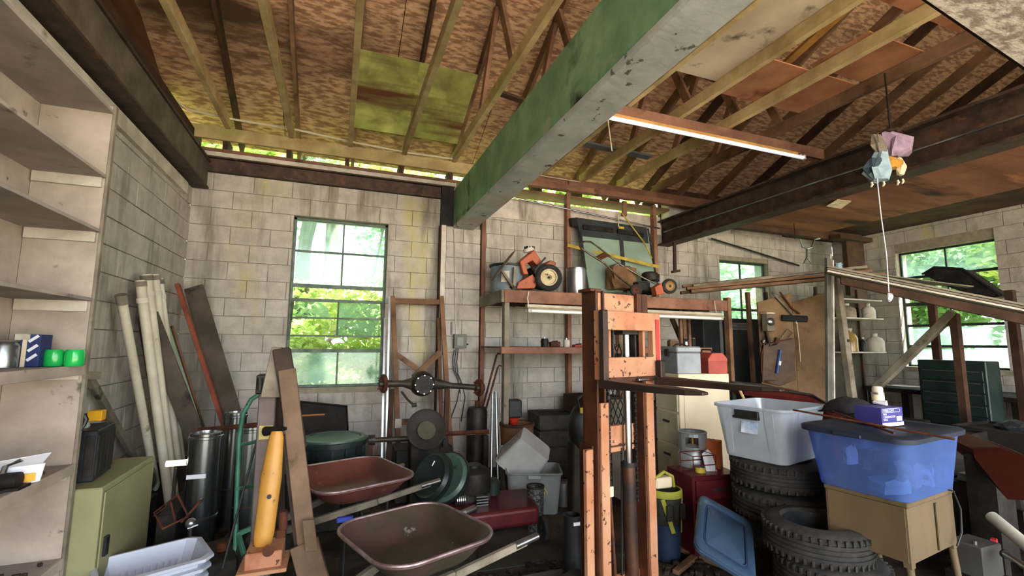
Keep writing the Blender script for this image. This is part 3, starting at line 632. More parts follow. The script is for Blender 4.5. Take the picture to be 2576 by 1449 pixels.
f0 = A(615, 1415, Y-.05); G().box(A(668, 1395, Y-.1)+V(0, 0, 0), (.18, .2, .1)).build('orange_foot', ORANGE, t, bev=.006)
G().box(A(665, 1418, Y-.12), (.24, .24, .02)).build('base_plate', ORANGE, t, bev=.003)
G().cyl(A(650, 1425, Y-.08), V(A(650, 1425, Y-.08).x, Y-.08, 0), .06, n=12).build('stub_post', GREYWOOD, t, smooth=True)
G().cyl(A(675, 1385, Y-.22), A(675, 1385, Y-.16), .03, n=14).build('pin', RUST, t, smooth=True)
G().cyl(A(712, 1285, Y-.02), A(712, 1330, Y-.02), .025, n=14).build('rusty_sleeve', RUST, t, smooth=True); G().beam(A(708, 1330, Y), A(705, 1385, Y), .05, .05).build('pump_block', RUST, t, bev=.004)
t = thing('steel_post', 'grey brown square post with a yellow label beside the ram', 'post', (-.4, 3.35, 0))
pa = A(676, 975, 3.4); G().beam(pa, V(A(655, 1400, 3.3).x, 3.3, 0), .1, .1).build('post_shaft', mat('mauve grey steel', '#6f625e', '#554a46', 5, .6, .2, bump=.1), t, bev=.006)
q = A(668, 1095, 3.33); G().box(q, (.075, .008, .12)).build('yellow_label', mat('faded yellow label', '#cfc070', '#b5a55a', 8, .7), t)
G().box(A(678, 965, 3.4), (.14, .12, .12)).build('head_bracket', BLACKM, t, bev=.006); G().cyl(A(655, 950, 3.35), A(655, 980, 3.35), .02, n=10).build('bolt', BLACKM, t)
G().cyl(A(668, 1085, 3.3), A(720, 1078, 3.2), .03, .01, n=12).build('pivot', BLACKM, t)
# ---- wooden A frame
AF = mat('rough grey brown timber', '#7a6450', '#574637', 3, .9, bump=.3, stain=('#33291f', 4, .62, .1)); AFD = mat('dark rough timber', '#4a3d33', '#332a23', 4, .9, bump=.3)
t = thing('wooden_a_frame', 'tall narrow A frame of rough timber standing by the red wheelbarrow', 'frame', (-.2, 3.3, 0))
top = A(700, 878, 3.35)
def drop0(a, b): return b-(a-b)*((b.z-.01)/(a.z-b.z)) if b.z > .01 else b
f = drop0(top, A(790, 1400, 3.15)); G().beam(top+V(.02, 0, 0), A(750, 1130, 3.27), .10, .09, (0, 1, 0)).build('front_leg', AFD, t, bev=.005)
G().beam(A(722, 930, 3.3), A(772, 1365, 3.1), .10, .05, (0, 1, 0)).build('facing_board', AF, t, bev=.004)
G().beam(A(765, 1365, 3.1), drop0(A(765, 1365, 3.1), A(788, 1448, 3.05)), .15, .07, (0, 1, 0)).build('foot_board', AF, t, bev=.004)
G().beam(A(730, 1090, 3.25), drop0(A(730, 1090, 3.2), A(770, 1430, 3.15)), .09, .09, (0, 1, 0)).build('rear_leg', AFD, t, bev=.005)
G().beam(A(693, 905, 3.38), drop0(A(690, 905, 3.4), A(705, 1400, 3.75)), .07, .06, (0, 1, 0)).build('rear_leg', AFD, t, bev=.005)
G().prism([A(683, 873, 3.32), A(709, 873, 3.32), A(735, 1000, 3.3), A(655, 1000, 3.3)], (0, .06, 0)).build('gusset', GREYWOOD, t, bev=.004)
G().prism([A(760, 1310, 3.02), A(790, 1308, 3.02), A(800, 1385, 3.0), A(768, 1390, 3.0)], (0, .02, 0)).build('patch_plate', AF, t, bev=.003)
# ================================================================ centre: wheelbarrows
def rrect(w, d, r, z, n=5, ox=0):
    P = []
    for cx_, cy_, a0 in ((w-r, d-r, 0), (-w+r, d-r, 90), (-w+r, -d+r, 180), (w-r, -d+r, 270)):
        for k in range(n+1):
            a = math.radians(a0+90*k/n); P.append(V(cx_+ox+r*math.cos(a), cy_+r*math.sin(a), z))
    return P
def wheelbarrow(x, y, rz, zr, label, tray_m, rim_m, W_=.40, D_=.34, hl=.42):
    t = thing('wheelbarrow', label, 'wheelbarrow', (x, y, 0), rz)
    g = G(); dz = .14
    o = [rrect(W_+.012, D_+.012, .17, zr-.012, 8), rrect(W_, D_, .16, zr, 8), rrect(W_*.88, D_*.88, .15, zr-.05, 8), rrect(W_*.76, D_*.76, .14, zr-.1, 8, ox=.01), rrect(W_*.66, D_*.66, .13, zr-dz+.012, 8, ox=.02), rrect(W_*.56, D_*.56, .12, zr-dz, 8, ox=.02)]
    g.rings(o+[[p-V(0, 0, .006) for p in r] for r in o[::-1][:-1]] if 0 else o, cap0=False, cap1=True)
    ob = g.build('tray_pan', tray_m, t, world=False, smooth=True); s = ob.modifiers.new('solid', 'SOLIDIFY'); s.thickness = .006
    G().tube(rrect(W_+.008, D_+.008, .165, zr, 8), .009, 8, closed=True).build('rolled_rim', rim_m, t, world=False, smooth=True)
    for s_ in (-1, 1):
        G().beam((-W_-.22, s_*.07, zr-dz-.15), (W_*.3, s_*.24, zr-dz-.03), .035, .045).build('rail', GREYWOOD, t, world=False, bev=.004)
        G().beam((W_*.3, s_*.24, zr-dz-.03), (W_+hl, s_*.29, zr-dz+.03), .035, .04).build('handle_shaft', GREYWOOD, t, world=False, bev=.006)
        G().cyl((W_+hl-.08, s_*.287, zr-dz+.025), (W_+hl+.08, s_*.297, zr-dz+.04), .02, n=12).build('grip', GALV, t, world=False, smooth=True)
        G().tube([(W_*.55, s_*.22, zr-dz-.03), (W_*.5, s_*.23, .03), (W_*.3, s_*.23, .012), (W_*.0, s_*.2, zr-dz-.06)], .012, 8).build('leg', BLACKM, t, world=False, smooth=True)
    wo = G().lathe([(.04, -.03), (.15, -.035), (.18, -.02), (.185, 0), (.18, .02), (.15, .035), (.04, .03)], (-W_-.22, 0, .186), 28, ax=(0, 1, 0)).build('wheel', RUBBER, t, world=False, smooth=True)
    G().cyl((-W_-.22, -.09, .186), (-W_-.22, .09, .186), .012, n=10).build('axle', GALV, wo, world=False); G().cyl((-W_-.22, -.03, .186), (-W_-.22, .03, .186), .05, n=20).build('hub', GALV, wo, world=False)
    for s_ in (-1, 1): G().beam((-W_-.22, s_*.085, .186), (-W_-.18, s_*.085, zr-dz-.08), .012, .03).build('fork', BLACKM, t, world=False)
    return t
RW1 = mat('faded red tray steel', '#704038', '#54302a', 3, .5, .15, stain=('#4a3428', 4, .55, .15), stain2=('#8a5a48', 7, .66, .05))
RW2 = mat('scuffed purple brown tray steel', '#5a4440', '#443c30', 3, .45, .3, stain=('#3c3a28', 2.2, .5, .15), stain2=('#8d8488', 9, .68, .04))
RIM1 = mat('bare worn rim', '#9a8a88', '#6e5a58', 10, .4, .6)
wheelbarrow(.15, 3.82, .35, .62, 'red wheelbarrow with an empty tray, behind the other one', RW1, RIM1, .36, .40, .16)
wheelbarrow(.44, 2.60, .36, .61, 'scuffed purplish wheelbarrow nearest the camera', RW2, RIM1, .32, .34, .22)
# ---- black lid drum, black panel
GRP = mat('dark green black plastic', '#171f1e', '#202e2b', 5, .35); GRL = mat('green grey plastic lid', '#3a5048', '#4a6058', 4, .35, stain=('#1e2c28', 5, .6, .1))
c = at(838, 1103, 'Y', 4.75); t = thing('round_tub', 'black tub with a green grey lid behind the red wheelbarrow', 'tub', (c.x, c.y, 0))
zl = c.z; G().lathe([(.001, 0), (.24, 0), (.29, zl-.04), (.31, zl-.04), (.31, zl), (.28, zl+.005)], n=40).build('tub_body', GRP, t, world=False, smooth=True)
ob = G().lathe([(.29, zl+.0), (.285, zl+.02), (.25, zl+.022), (.24, zl+.01), (.001, zl+.012)], n=40).build('lid', GRL, t, world=False, smooth=True)
for q in range(16): a = q*PI/8; G().box((math.cos(a)*.295, math.sin(a)*.295, zl-.12), (.02, .02, .14), rz=a).build('rib', GRP, t, world=False)
t = thing('screen_panel', 'black framed panel leaning on the wall below the window', 'panel', (0, 5.3, .6))
P = [A(757, 1010, 5.5), A(872, 1022, 5.5), A(876, 1090, 5.3), A(745, 1090, 5.3)]
G().prism(P, (0, .03, 0)).build('panel_face', BLACKP, t, bev=.01, seg=2); G().tube([p+V(0, -.01, 0) for p in P], .014, 8, closed=True).build('panel_rim', BLACKM, t, smooth=True)
G().beam(V(P[2].x-.2, 5.32, P[2].z), V(P[2].x-.2, 5.25, 0), .3, .05, (0, 1, 0)).build('prop_board', DARKWOOD, t)
t = thing('copper_rod', 'short copper rod poking out past the A frame', 'rod', A(780, 1046, 3.6)); G().cyl(A(745, 1047, 3.6), A(816, 1043, 3.7), .007, n=8).build('rod', mat('copper', '#b0774a', rough=.4, metal=.8), t); G().cyl(A(745, 1047, 3.6), A(735, 1048, 3.55), .012, n=8).build('ferrule', GALV, t)
# ---- timber frame by the window
FW = OLDWOOD
t = thing('timber_frame', 'brown timber frame with crossed braces standing right of the window', 'frame', (.9, 5.6, 0))
def post(p0, p1, w, h, n='post', m=FW, y0=5.7, y1=5.45, drop=True):
    a = A(*p0, y0); b = A(*p1, y1)
    if drop: b = drop0(a, b)
    G().beam(a, b, w, h, (0, 1, 0)).build(n, m, t, bev=.003)
post((988, 745), (1003, 1150), .055, .05); post((1110, 745), (1135, 1150), .055, .05); post((1103, 800), (1112, 1150), .04, .04, y0=5.74, y1=5.6)
post((992, 757), (1112, 760), .065, .04, 'top_rail', drop=False, y1=5.7)
post((995, 890), (1060, 935), .06, .03, 'cross_brace', drop=False, y1=5.62, y0=5.62); post((1108, 885), (1040, 950), .07, .03, 'cross_brace', drop=False, y1=5.6, y0=5.6)
post((1000, 1062), (1120, 1056), .06, .04, 'lower_rail', drop=False, y0=5.4, y1=5.4)
for p in ((1002, 1065), (1117, 1062)): G().box(A(*p, 5.38), (.07, .01, .1)).build('white_tag', WHITEP, t)
for p0, p1, lb in (((980, 745), (972, 1100), 'thin white metal strip standing by the window edge'), ((968, 800), (962, 1090), 'second white metal strip, left of the other')):
    a = A(*p0, 5.62); b = A(*p1, 5.35); b = drop0(a, b)
    tag(G().beam(a, b, .022, .012, (0, 1, 0)).build('metal_strip', GALV), lb, 'strip')
# ---- rear axle hanging in front
AX = mat('greasy axle iron', '#2b2722', '#453d32', 7, .5, .4, bump=.2); Y = 5.05
t = thing('vehicle_axle', 'greasy vehicle axle with a round differential resting on the timber frame', 'axle', A(1085, 970, Y))
c = A(1062, 965, Y); l = A(965, 965, Y); r = A(1205, 975, Y)
G().lathe([(.001, -.12), (.06, -.12), (.12, -.07), (.135, 0), (.12, .06), (.06, .1), (.001, .1)], c, 24, ax=(0, 1, 0)).build('differential', AX, t, smooth=True)
G().lathe([(.001, 0), (.1, 0), (.11, .01), (.11, .02)], c+V(0, -.14, 0), 24, ax=(0, 1, 0)).build('cover_plate', BLACKM, t, smooth=True)
for k in range(8): G().cyl(c+V(math.cos(k*PI/4)*.095, -.145, math.sin(k*PI/4)*.095), c+V(math.cos(k*PI/4)*.095, -.13, math.sin(k*PI/4)*.095), .008, n=6).build('bolt', GALV, t)
G().tube([c+V(-.1, 0, 0), (c+l)/2, l], [.07, .035, .035], 12).build('axle_tube', AX, t, smooth=True); G().tube([c+V(.1, 0, 0), (c+r)/2, r], [.07, .032, .03], 12).build('axle_tube', AX, t, smooth=True)
for q in (l, r):
    G().lathe([(.03, -.02), (.09, -.02), (.1, 0), (.09, .02), (.03, .02)], q, 18, ax=(1, .2, 0)).build('brake_flange', RUST, t, smooth=True)
    G().lathe([(.001, -.05), (.03, -.05), (.04, .05), (.001, .05)], q+V(0, -.03, 0), 12, ax=(1, .2, 0)).build('hub', AX, t, smooth=True)
    for k in range(5): G().cyl(q+V(-.02, math.cos(k*1.256)*.06, math.sin(k*1.256)*.06), q+V(-.06, math.cos(k*1.256)*.06, math.sin(k*1.256)*.06), .007, n=6).build('wheel_stud', RUST, t)
G().tube([A(1010, 985, Y), A(1025, 1005, Y-.05), A(1042, 1020, Y-.1)], .012).build('link_arm', AX, t, smooth=True); G().cyl(A(1036, 1020, Y-.1), A(1048, 1018, Y-.1), .02, n=10).build('bush', AX, t)
for px in (985, 1125): a = A(px, 980, Y); G().beam(a, V(a.x, Y+.05, 0), .05, .05).build('stand_leg', DARKWOOD, t)
# drive shaft and dark seat
t = thing('drive_shaft', 'dark drive shaft lying across low in front of the timber frame', 'shaft', A(1000, 1105, 4.8))
G().tube([A(915, 1108, 4.8), A(1010, 1104, 4.8), A(1120, 1100, 4.8)], .025, 10).build('shaft_tube', AX, t, smooth=True); G().lathe([(.02, -.03), (.05, -.03), (.05, .03), (.02, .03)], A(935, 1107, 4.8), 14, ax=(1, 0, 0)).build('yoke', AX, t)
for px in (930, 1100): a = A(px, 1110, 4.8); G().beam(a, V(a.x, 4.8, 0), .06, .06).build('block', DARKWOOD, t)
SEAT = mat('dark dusty vinyl', '#23211e', '#38342d', 4, .7)
t = thing('tractor_seat', 'dark oval tractor seat resting under the axle', 'seat', A(1075, 1098, 4.7))
c = A(1072, 1085, 4.75); G().lathe([(.001, .0), (.12, .01), (.19, .05), (.2, .08), (.18, .09), (.1, .045), (.001, .03)], c+V(0, .06, 0), 28, ax=(0, -1, .35)).build('seat_pan', SEAT, t, smooth=True)
G().lathe([(.001, .0), (.08, 0), (.09, .015), (.001, .025)], c+V(0, -.01, .01), 24, ax=(0, -1, .35)).build('cushion', mat('worn cushion', '#55503f', '#3e3a2e', 5, .8), t, smooth=True)
G().beam(c+V(0, .1, -.05), V(c.x, 4.85, 0), .3, .2, (0, 1, 0)).build('pedestal', BLACKM, t, bev=.01)
t = thing('angle_iron', 'rusty angle iron bar lying level below the wall cables', 'bar', A(1180, 1093, 4.9))
G().beam(A(1112, 1096, 4.9), A(1230, 1090, 4.9), .05, .008).build('flange', RUST, t); G().beam(A(1112, 1092, 4.92), A(1230, 1086, 4.92), .008, .05).build('flange', RUST, t)
for px in (1120, 1222): a = A(px, 1096, 4.93); G().beam(a, V(a.x, 4.93, 0), .05, .05).build('leg', BLACKM, t)
# tall dark propped pieces between frame and post
t = thing('steel_tube_bundle', 'upright dark tank standing right of the axle', 'tank', A(1200, 1060, 5.3)); q = A(1215, 1080, 5.3)
G().lathe([(.001, 0), (.12, 0), (.12, q.z+.2), (.1, q.z+.25), (.001, q.z+.26)], (q.x-.06, 5.35, 0), 24).build('tank_body', BLACKM, t, smooth=True); G().cyl((q.x-.06, 5.35, q.z+.25), (q.x-.06, 5.35, q.z+.32), .03, n=12).build('neck', RUST, t)
for p0, p1, r_, m, lb in (((1247, 985), (1252, 1180), .016, CHROMED, 'bright chrome rod leaning at the platform front post'), ((1238, 990), (1236, 1190), .012, GALV, 'dull grey rod leaning just left of the chrome rod')):
    a = A(*p0, 4.75); b = drop0(a, A(*p1, 4.6)); tag(G().cyl(a, b, r_, n=12).build('metal_rod', m, smooth=True), lb, 'rod')
for p0, p1, lb in (((1249, 895), (1225, 985), 'thin crowbar leaning on the wall behind the platform post'), ((1252, 925), (1222, 1030), 'curved rusty hook bar beside the crowbar')):
    a = A(*p0, 5.6); b = drop0(a, A(*p1, 5.5)); t = thing('pry_bar', lb, 'bar', b); G().cyl(a, b, .012, n=8).build('shaft', RUST, t); G().tube([a, a+V(.02, 0, .03), a+V(.05, 0, .02)], .01).build('claw', RUST, t)
# ---- snow blower / mower on red deck
t = thing('engine_unit', 'small grimy petrol engine with a finned silver cylinder on a dark red deck', 'engine', (1.15, 4.0, 0))
Y = 4.0; DR = mat('dark red deck paint', '#5a1c20', '#421418', 4, .4, .1, stain=('#2a1a18', 5, .6, .1))
c = A(1190, 1215, Y); dk = A(1250, 1290, 3.75)
G().prism([(c.x-.25, 3.6, .14), (c.x+.45, 3.6, .14), (c.x+.55, 4.1, .14), (c.x-.25, 4.15, .14)], (0, 0, .14)).build('mower_deck', DR, t, bev=.03, seg=3)
G().lathe([(.001, 0), (.15, 0), (.16, .04), (.15, .17), (.11, .2), (.001, .21)], (c.x, Y, .33), 28).build('blower_housing', BLACKM, t, smooth=True)
G().lathe([(.001, 0), (.07, 0), (.07, .02), (.001, .02)], (c.x, Y, .535), 20).build('pull_start', GRP, t, smooth=True)
G().box((c.x, Y, .28), (.25, .25, .12)).build('crankcase', BLACKM, t, bev=.01)
for k in range(5): G().lathe([(.001, 0), (.05, 0), (.05, .008), (.001, .008)], (c.x-.12-.016*k, Y-.16, .33), 18, ax=(-1, 0, 0)).build('cooling_fin', GALV, t)
for k in range(4): G().box((c.x+.02, Y-.19, .28+.022*k), (.1, .06, .01)).build('cooling_fin', GALV, t)
G().lathe([(.001, 0), (.06, 0), (.065, .1), (.04, .13), (.001, .13)], (c.x+.17, Y-.03, .3), 20).build('fuel_tank', GRP, t, smooth=True)
for s in (-1, 1):
    for yy in (3.62, 4.15): G().lathe([(.03, -.02), (.09, -.025), (.1, 0), (.09, .025), (.03, .02)], (c.x+.1+.4*s, yy, .1), 20, ax=(1, 0, 0)).build('wheel', RUBBER, t, smooth=True)
for y_, lb, px, rr, tl in ((3.95, 'green grey round tub cover leaning against the engine', 1120, .21, (-.62, -.55, .55)), (3.9, 'dark glossy round tub cover leaning left of the green grey one', 1085, .2, (-.8, -.45, .5))):
    q = A(px, 1200, y_); tt = thing('tub_cover', lb, 'cover', q); ax_ = V(*tl).normalized()
    G().lathe([(.001, .02), (rr-.05, .02), (rr-.03, .03), (rr, .0), (rr-.005, -.012), (rr-.04, -.0), (.001, -.0)], q, 36, ax=ax_).build('disc', GRL if px > 1100 else GRP, tt, smooth=True)
    G().lathe([(rr-.006, -.03), (rr+.006, -.03), (rr+.006, .004), (rr-.006, .004)], q, 36, ax=ax_).build('rim', GRP, tt, smooth=True)
    if px > 1100: G().prism([q+ax_*.05+V(-.09, 0, .08), q+ax_*.05+V(-.03, 0, .02), q+ax_*.05+V(-.02, 0, .06), q+ax_*.05+V(-.07, 0, .12)], (0, .004, 0)).build('paper_tag', WHT, tt)
    G().beam(q-ax_*.04, V((q-ax_*.2).x, y_+.1, .02), .05, .05).build('support', BLACKM, tt)
# ---- two clear bins
CLR = mat('dusty clear plastic', '#b4bab8', '#9aa09e', 3, .35, trans=.55, stain=('#8a8a80', 5, .6, .1), ior=1.15); CLW = mat('cloudy white plastic', '#b7bab8', '#a0a3a2', 3, .5, trans=.15, ior=1.1)
def bin_(t, w, d, h, m, rim=.015, taper=.86, th=.004, name='bin_body'):
    g = G(); n = 5; r0 = min(w, d)*.12
    o = [rrect(w/2*taper, d/2*taper, r0, 0, n), rrect(w/2, d/2, r0, h, n), rrect(w/2+rim, d/2+rim, r0+rim, h, n), rrect(w/2+rim, d/2+rim, r0+rim, h-.02, n)]
    g.rings(o, True, False); ob = g.build(name, m, t, world=False, smooth=True); s = ob.modifiers.new('s', 'SOLIDIFY'); s.thickness = th
    return ob
c = A(1362, 1275, 4.15); t = thing('clear_bin', 'dusty clear bin with a yellow scrawl, standing on the floor', 'bin', (c.x, 4.35, 0), -.35)
bin_(t, .52, .40, .38, CLR); G().tube([(.02+.1*math.cos(k*.8)*(1-.03*k), -.205+.0*k, .2+.09*math.sin(k*.8)) for k in range(9)], .005, 6).build('yellow_scrawl', mat('yellow wax mark', '#b5ae5a', rough=.8), t, world=False)
G().box((.0, -.215, .345), (.12, .02, .03)).build('handle', CLW, t, world=False, bev=.004)
t = thing('clear_bin', 'cloudy white bin tipped upside down on top of the other bin', 'bin', (c.x+.05, 4.40, .60), rot=(math.radians(180+18), math.radians(38), -.3)); bin_(t, .42, .34, .34, CLW, taper=.82)
t2 = G().box((0, 0, .002), (.2, .16, .004)).build('moulded_panel', CLW, t, world=False, bev=.001)
c = A(1330, 1240, 4.0); t = thing('mesh_tube', 'grey mesh cylinder in front of the clear bin', 'cylinder', (c.x, 3.85, 0)); G().lathe([(.07, 0), (.075, .36), (.065, .36), (.06, 0)], n=20).build('mesh_wall', mat('grey wire mesh', '#6a6b6c', '#2c2c2c', 60, .6, .5, lo=.45, hi=.55), t, world=False, smooth=True); G().lathe([(.07, .35), (.08, .355), (.08, .37), (.07, .37)], n=20).build('rim', BLACKM, t, world=False)
# brown tub with black and red pot
c = A(1300, 1090, 4.9); t = thing('clay_tub', 'brown round tub behind the clear bins', 'tub', (c.x+.02, 4.95, 0)); zt = c.z+.1
G().lathe([(.001, 0), (.14, 0), (.17, .3), (.19, zt), (.17, zt), (.15, zt-.05)], n=28).build('tub_body', mat('brown plastic', '#6b4a30', '#4c3422', 4, .7), t, world=False, smooth=True); G().lathe([(.18, zt-.03), (.2, zt-.02), (.2, zt+.005), (.18, zt+.01)], n=28).build('rim', DARKWOOD, t, world=False, smooth=True)
t = thing('shop_funnel', 'black housing with a red cone hanging above the brown tub', 'funnel', A(1292, 1060, 5.0)); q = A(1292, 1050, 5.0)
G().lathe([(.03, -.14), (.05, -.04), (.065, 0)], q, 16).build('red_cone', mat('red plastic', '#b02c1e', '#8c2016', 4, .4), t, smooth=True); G().box(q+V(0, 0, .1), (.16, .14, .2)).build('black_housing', BLACKP, t, bev=.02, seg=2)
G().beam(q+V(-.02, .05, .02), V(q.x-.02, 5.3, 0), .03, .03).build('support_rod', BLACKM, t)
# floor bits: pipe, blue scrap, boards
t = thing('grey_plank', 'flat grey plank lying on the floor under the near wheelbarrow', 'plank', (1.2, 2.6, 0)); G().bb((.7, 2.5, .01), (1.75, 3.1, .03)).build('plank_board', mat('grey masonite', '#5e6060', '#4a4b4a', 3, .8), t, bev=.002); G().bb((.7, 2.5, .0), (.75, 3.1, .012)).build('batten', DARKWOOD, t)
t = thing('dark_tarp', 'dark green mat on the floor before the red deck', 'mat', (1.6, 3.4, 0)); G().prism([(1.0, 3.3, .004), (1.75, 3.25, .004), (1.9, 3.55, .004), (1.1, 3.6, .004)], (0, 0, .008)).build('mat_sheet', mat('olive rubber', '#34382a', '#262a20', 4, .8), t)
# ---- wall electric box, cables
t = thing('switch_box', 'grey metal switch box with cables on the pilaster', 'electric box', A(1160, 858, 5.75))
bx = G(); pxbox(bx, 1143, 841, 1174, 876, 5.68, .09); bx.build('box_body', mat('grey enamel', '#6f7268', '#5c5f56', 5, .6, .2), t, bev=.004)
bx = G(); pxbox(bx, 1150, 848, 1166, 870, 5.672, .01); bx.build('cover', mat('light grey enamel', '#8a8c82', rough=.6), t, bev=.002); G().cyl(A(1174, 866, 5.7), A(1178, 866, 5.7), .008, n=8).build('lever', BLACKM, t)
for k, pts in enumerate(([(1143, 880), (1139, 900), (1140, 930), (1152, 955), (1158, 990)], [(1148, 878), (1144, 905), (1146, 935), (1160, 960), (1150, 1010), (1135, 1050)], [(1153, 878), (1149, 910), (1152, 940), (1164, 970), (1170, 1000), (1160, 1060)])):
    G().tube([A(*p, 5.72) for p in pts], .007, 6).build('cable', BLACKP, t, smooth=True)
G().cyl(A(1143, 575, 5.75), A(1147, 842, 5.75), .007, n=8).build('conduit', WHITEP, t); G().cyl(A(1136, 810, 5.75), A(1136, 842, 5.75), .01, n=8).build('conduit_stub', GALV, t)
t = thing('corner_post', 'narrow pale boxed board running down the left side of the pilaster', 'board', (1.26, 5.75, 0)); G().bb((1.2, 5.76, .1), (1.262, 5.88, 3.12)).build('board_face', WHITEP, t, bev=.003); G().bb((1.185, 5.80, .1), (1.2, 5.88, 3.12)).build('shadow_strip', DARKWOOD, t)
# ================================================================ storage platform against the back wall
PX0, PX1, PY, PZ = 1.76, 5.05, 4.93, 2.215
t = thing('storage_platform', 'brown timber storage platform on posts along the back wall, with a lower shelf', 'shelf', (3.4, 5.4, 0))
G().bb((PX0, PY, PZ-.02), (PX1, 5.86, PZ)).build('deck', REDWOOD, t, bev=.003)
G().bb((PX0, PY-.035, PZ-.15), (PX1, PY, PZ-.005)).build('front_rim', REDWOOD, t, bev=.004)
G().bb((PX0-.035, PY-.03, PZ-.15), (PX0, 5.86, PZ-.005)).build('side_rim', GREYWOOD, t, bev=.004)
G().bb((PX0, PY+.3, PZ-.14), (PX1, PY+.34, PZ-.02)).build('deck_joist', DARKWOOD, t); G().bb((PX0, PY+.6, PZ-.14), (PX1, PY+.64, PZ-.02)).build('deck_joist', DARKWOOD, t)
for x, y, z1, m in ((1.80, PY+.03, PZ-.15, GREYWOOD), (1.78, 5.83, 3.78, REDWOOD), (3.06, 5.83, 3.78, REDWOOD), (4.58, 5.83, 3.78, REDWOOD), (5.08, PY, PZ+.04, OLDWOOD), (4.6, PY+.35, PZ-.15, OLDWOOD), (3.9, 5.83, PZ-.15, OLDWOOD)):
    G().bb((x-.03, y-.045, 0), (x+.03, y+.045, z1)).build('post', m, t, bev=.004)
G().bb((4.0, 5.8, 3.55), (4.07, 5.84, 3.78)).build('hanger_block', REDWOOD, t)
zs = 1.56
G().bb((PX0-.03, PY-.03, zs-.075), (4.0, PY+.01, zs)).build('lower_rail', REDWOOD, t, bev=.004); G().bb((PX0, PY, zs-.015), (4.0, 5.86, zs)).build('lower_shelf', OLDWOOD, t)
G().bb((4.0, PY-.03, zs-.085), (4.75, PY+.01, zs+.0)).build('lower_rail', REDWOOD, t, bev=.004); G().bb((4.0, PY+.01, zs-.015), (4.75, 5.86, zs)).build('lower_shelf', OLDWOOD, t)
for x in (4.36, 4.5): G().bb((x-.02, PY+.1, .9), (x+.02, PY+.14, PZ-.15)).build('baluster', OLDWOOD, t, bev=.002)
G().beam(A(1690, 800, 5.4), A(1745, 930, 5.4), .07, .03, (0, 1, 0)).build('diagonal_brace', DARKWOOD, t, bev=.003)
# lamps under the platform
TUBE = mat('unlit lamp tube', '#e8ece8', rough=.35, coat=.3); TRAYM = mat('dusty lamp tray', '#c2b8a2', '#9c927e', 5, .6, .1)
def lampfix(name, label, a, b, w, up=(0, 0, 1), both=2):
    a = V(a); b = V(b); t = thing(name, label, 'lamp', (a+b)/2); d = (b-a).normalized(); s = d.cross(V(0, 0, 1)).normalized()
    G().beam(a, b, .07, .05).build('lamp_body', TRAYM, t, bev=.004)
    for k in (-1, 1): G().prism([a+s*k*.035+V(0, 0, -.01), b+s*k*.035+V(0, 0, -.01), b+s*k*w+V(0, 0, -.035), a+s*k*w+V(0, 0, -.035)], (0, 0, .004)).build('reflector', TRAYM, t)
    for k in (-1, 1):
        tu = G().cyl(a+s*k*w*.55+V(0, 0, -.05)+d*.04, b+s*k*w*.55+V(0, 0, -.05)-d*.04, .019, n=14).build('lamp_tube', TUBE, t, smooth=True)
        for e in (a+d*.02, b-d*.02): G().box(e+s*k*w*.55+V(0, 0, -.045), (.03, .03, .05)).build('socket', WHITEP, tu, bev=.002)
    return t
lampfix('shop_light', 'dusty twin tube lamp hanging under the front of the storage platform', (2.0, PY-.1, 2.02), (4.85, PY-.1, 2.0), .07)
for x, b0 in ((2.05, 0), (4.8, 1)):
    o = G().tube([(x, PY-.055, PZ-.02), (x-.03, PY-.09, PZ-.1), (x-.02, PY-.1, 2.03)], .007, 6).build('hanging_wire', WHITEP); tag(o, 'white hanging wire of the platform lamp at its '+('right end' if b0 else 'left end'), 'wire')
# ---- on top: blue grey bin, tiller, metal pail, hatch, mower
top = PZ+.001
c = A(1235, 700, 5.45); t = thing('plastic_bin', 'blue grey plastic tub with a dark rolled rim at the left end of the platform', 'tub', (1.99, 5.45, top))
BG = mat('dusty blue grey plastic', '#76828a', '#5f6a72', 4, .5, stain=('#8c8c80', 5, .62, .1))
G().lathe([(.001, 0), (.19, 0), (.21, .36), (.20, .36), (.19, .3)], n=32).build('tub_body', BG, t, world=False, smooth=True); G().lathe([(.205, .34), (.225, .345), (.23, .37), (.21, .375), (.2, .36)], n=32).build('rim', BLACKP, t, world=False, smooth=True)
G().box((-.09, -.19, .2), (.1, .012, .14), rz=-.4).build('label_panel', WHITEP, t, world=False)
Y = 5.2
t = thing('garden_tiller', 'orange walk behind machine with a fat cream hubbed wheel and thin brown disc', 'machine', A(1330, 735, Y))
def wheel(t, c, r, w, ax, hub, n='wheel'):
    wo = G().lathe([(r*.6, -w*.45), (r*.85, -w/2), (r*.97, -w*.35), (r, 0), (r*.97, w*.35), (r*.85, w/2), (r*.6, w*.45)], c, 32, ax=ax).build(n, RUBBER, t, smooth=True)
    G().lathe([(.001, w*.2), (r*.15, w*.25), (r*.2, w*.42), (r*.48, w*.3), (r*.56, w*.48), (r*.62, w*.46), (r*.6, -w*.4)], c, 28, ax=ax).build('hub_disc', hub, wo, smooth=True)
    G().cyl(V(c)+V(ax).normalized()*w*.2, V(c)+V(ax).normalized()*w*.5, r*.09, n=12).build('axle_nut', BLACKM, wo)
HUBC = mat('cream wheel paint', '#d8cda8', '#b8a884', 8, .5, stain=('#6b5a3c', 12, .64, .05))
wheel(t, A(1380, 699, Y-.05), .17, .11, (-.35, -1, 0), HUBC); wheel(t, A(1362, 699, Y+.38), .17, .11, (-.35, -1, 0), HUBC)
ORB = mat('faded orange red paint', '#b4603e', '#9c5034', 4, .5, stain=('#3a2018', 10, .62, .04))
G().prism([A(1308, 658, Y), A(1345, 628, Y), A(1365, 660, Y), A(1352, 668, Y), A(1340, 655, Y), A(1322, 665, Y), A(1330, 690, Y), A(1318, 690, Y)], (0, .2, 0)).build('engine_shroud', ORB, t, bev=.012, seg=2)
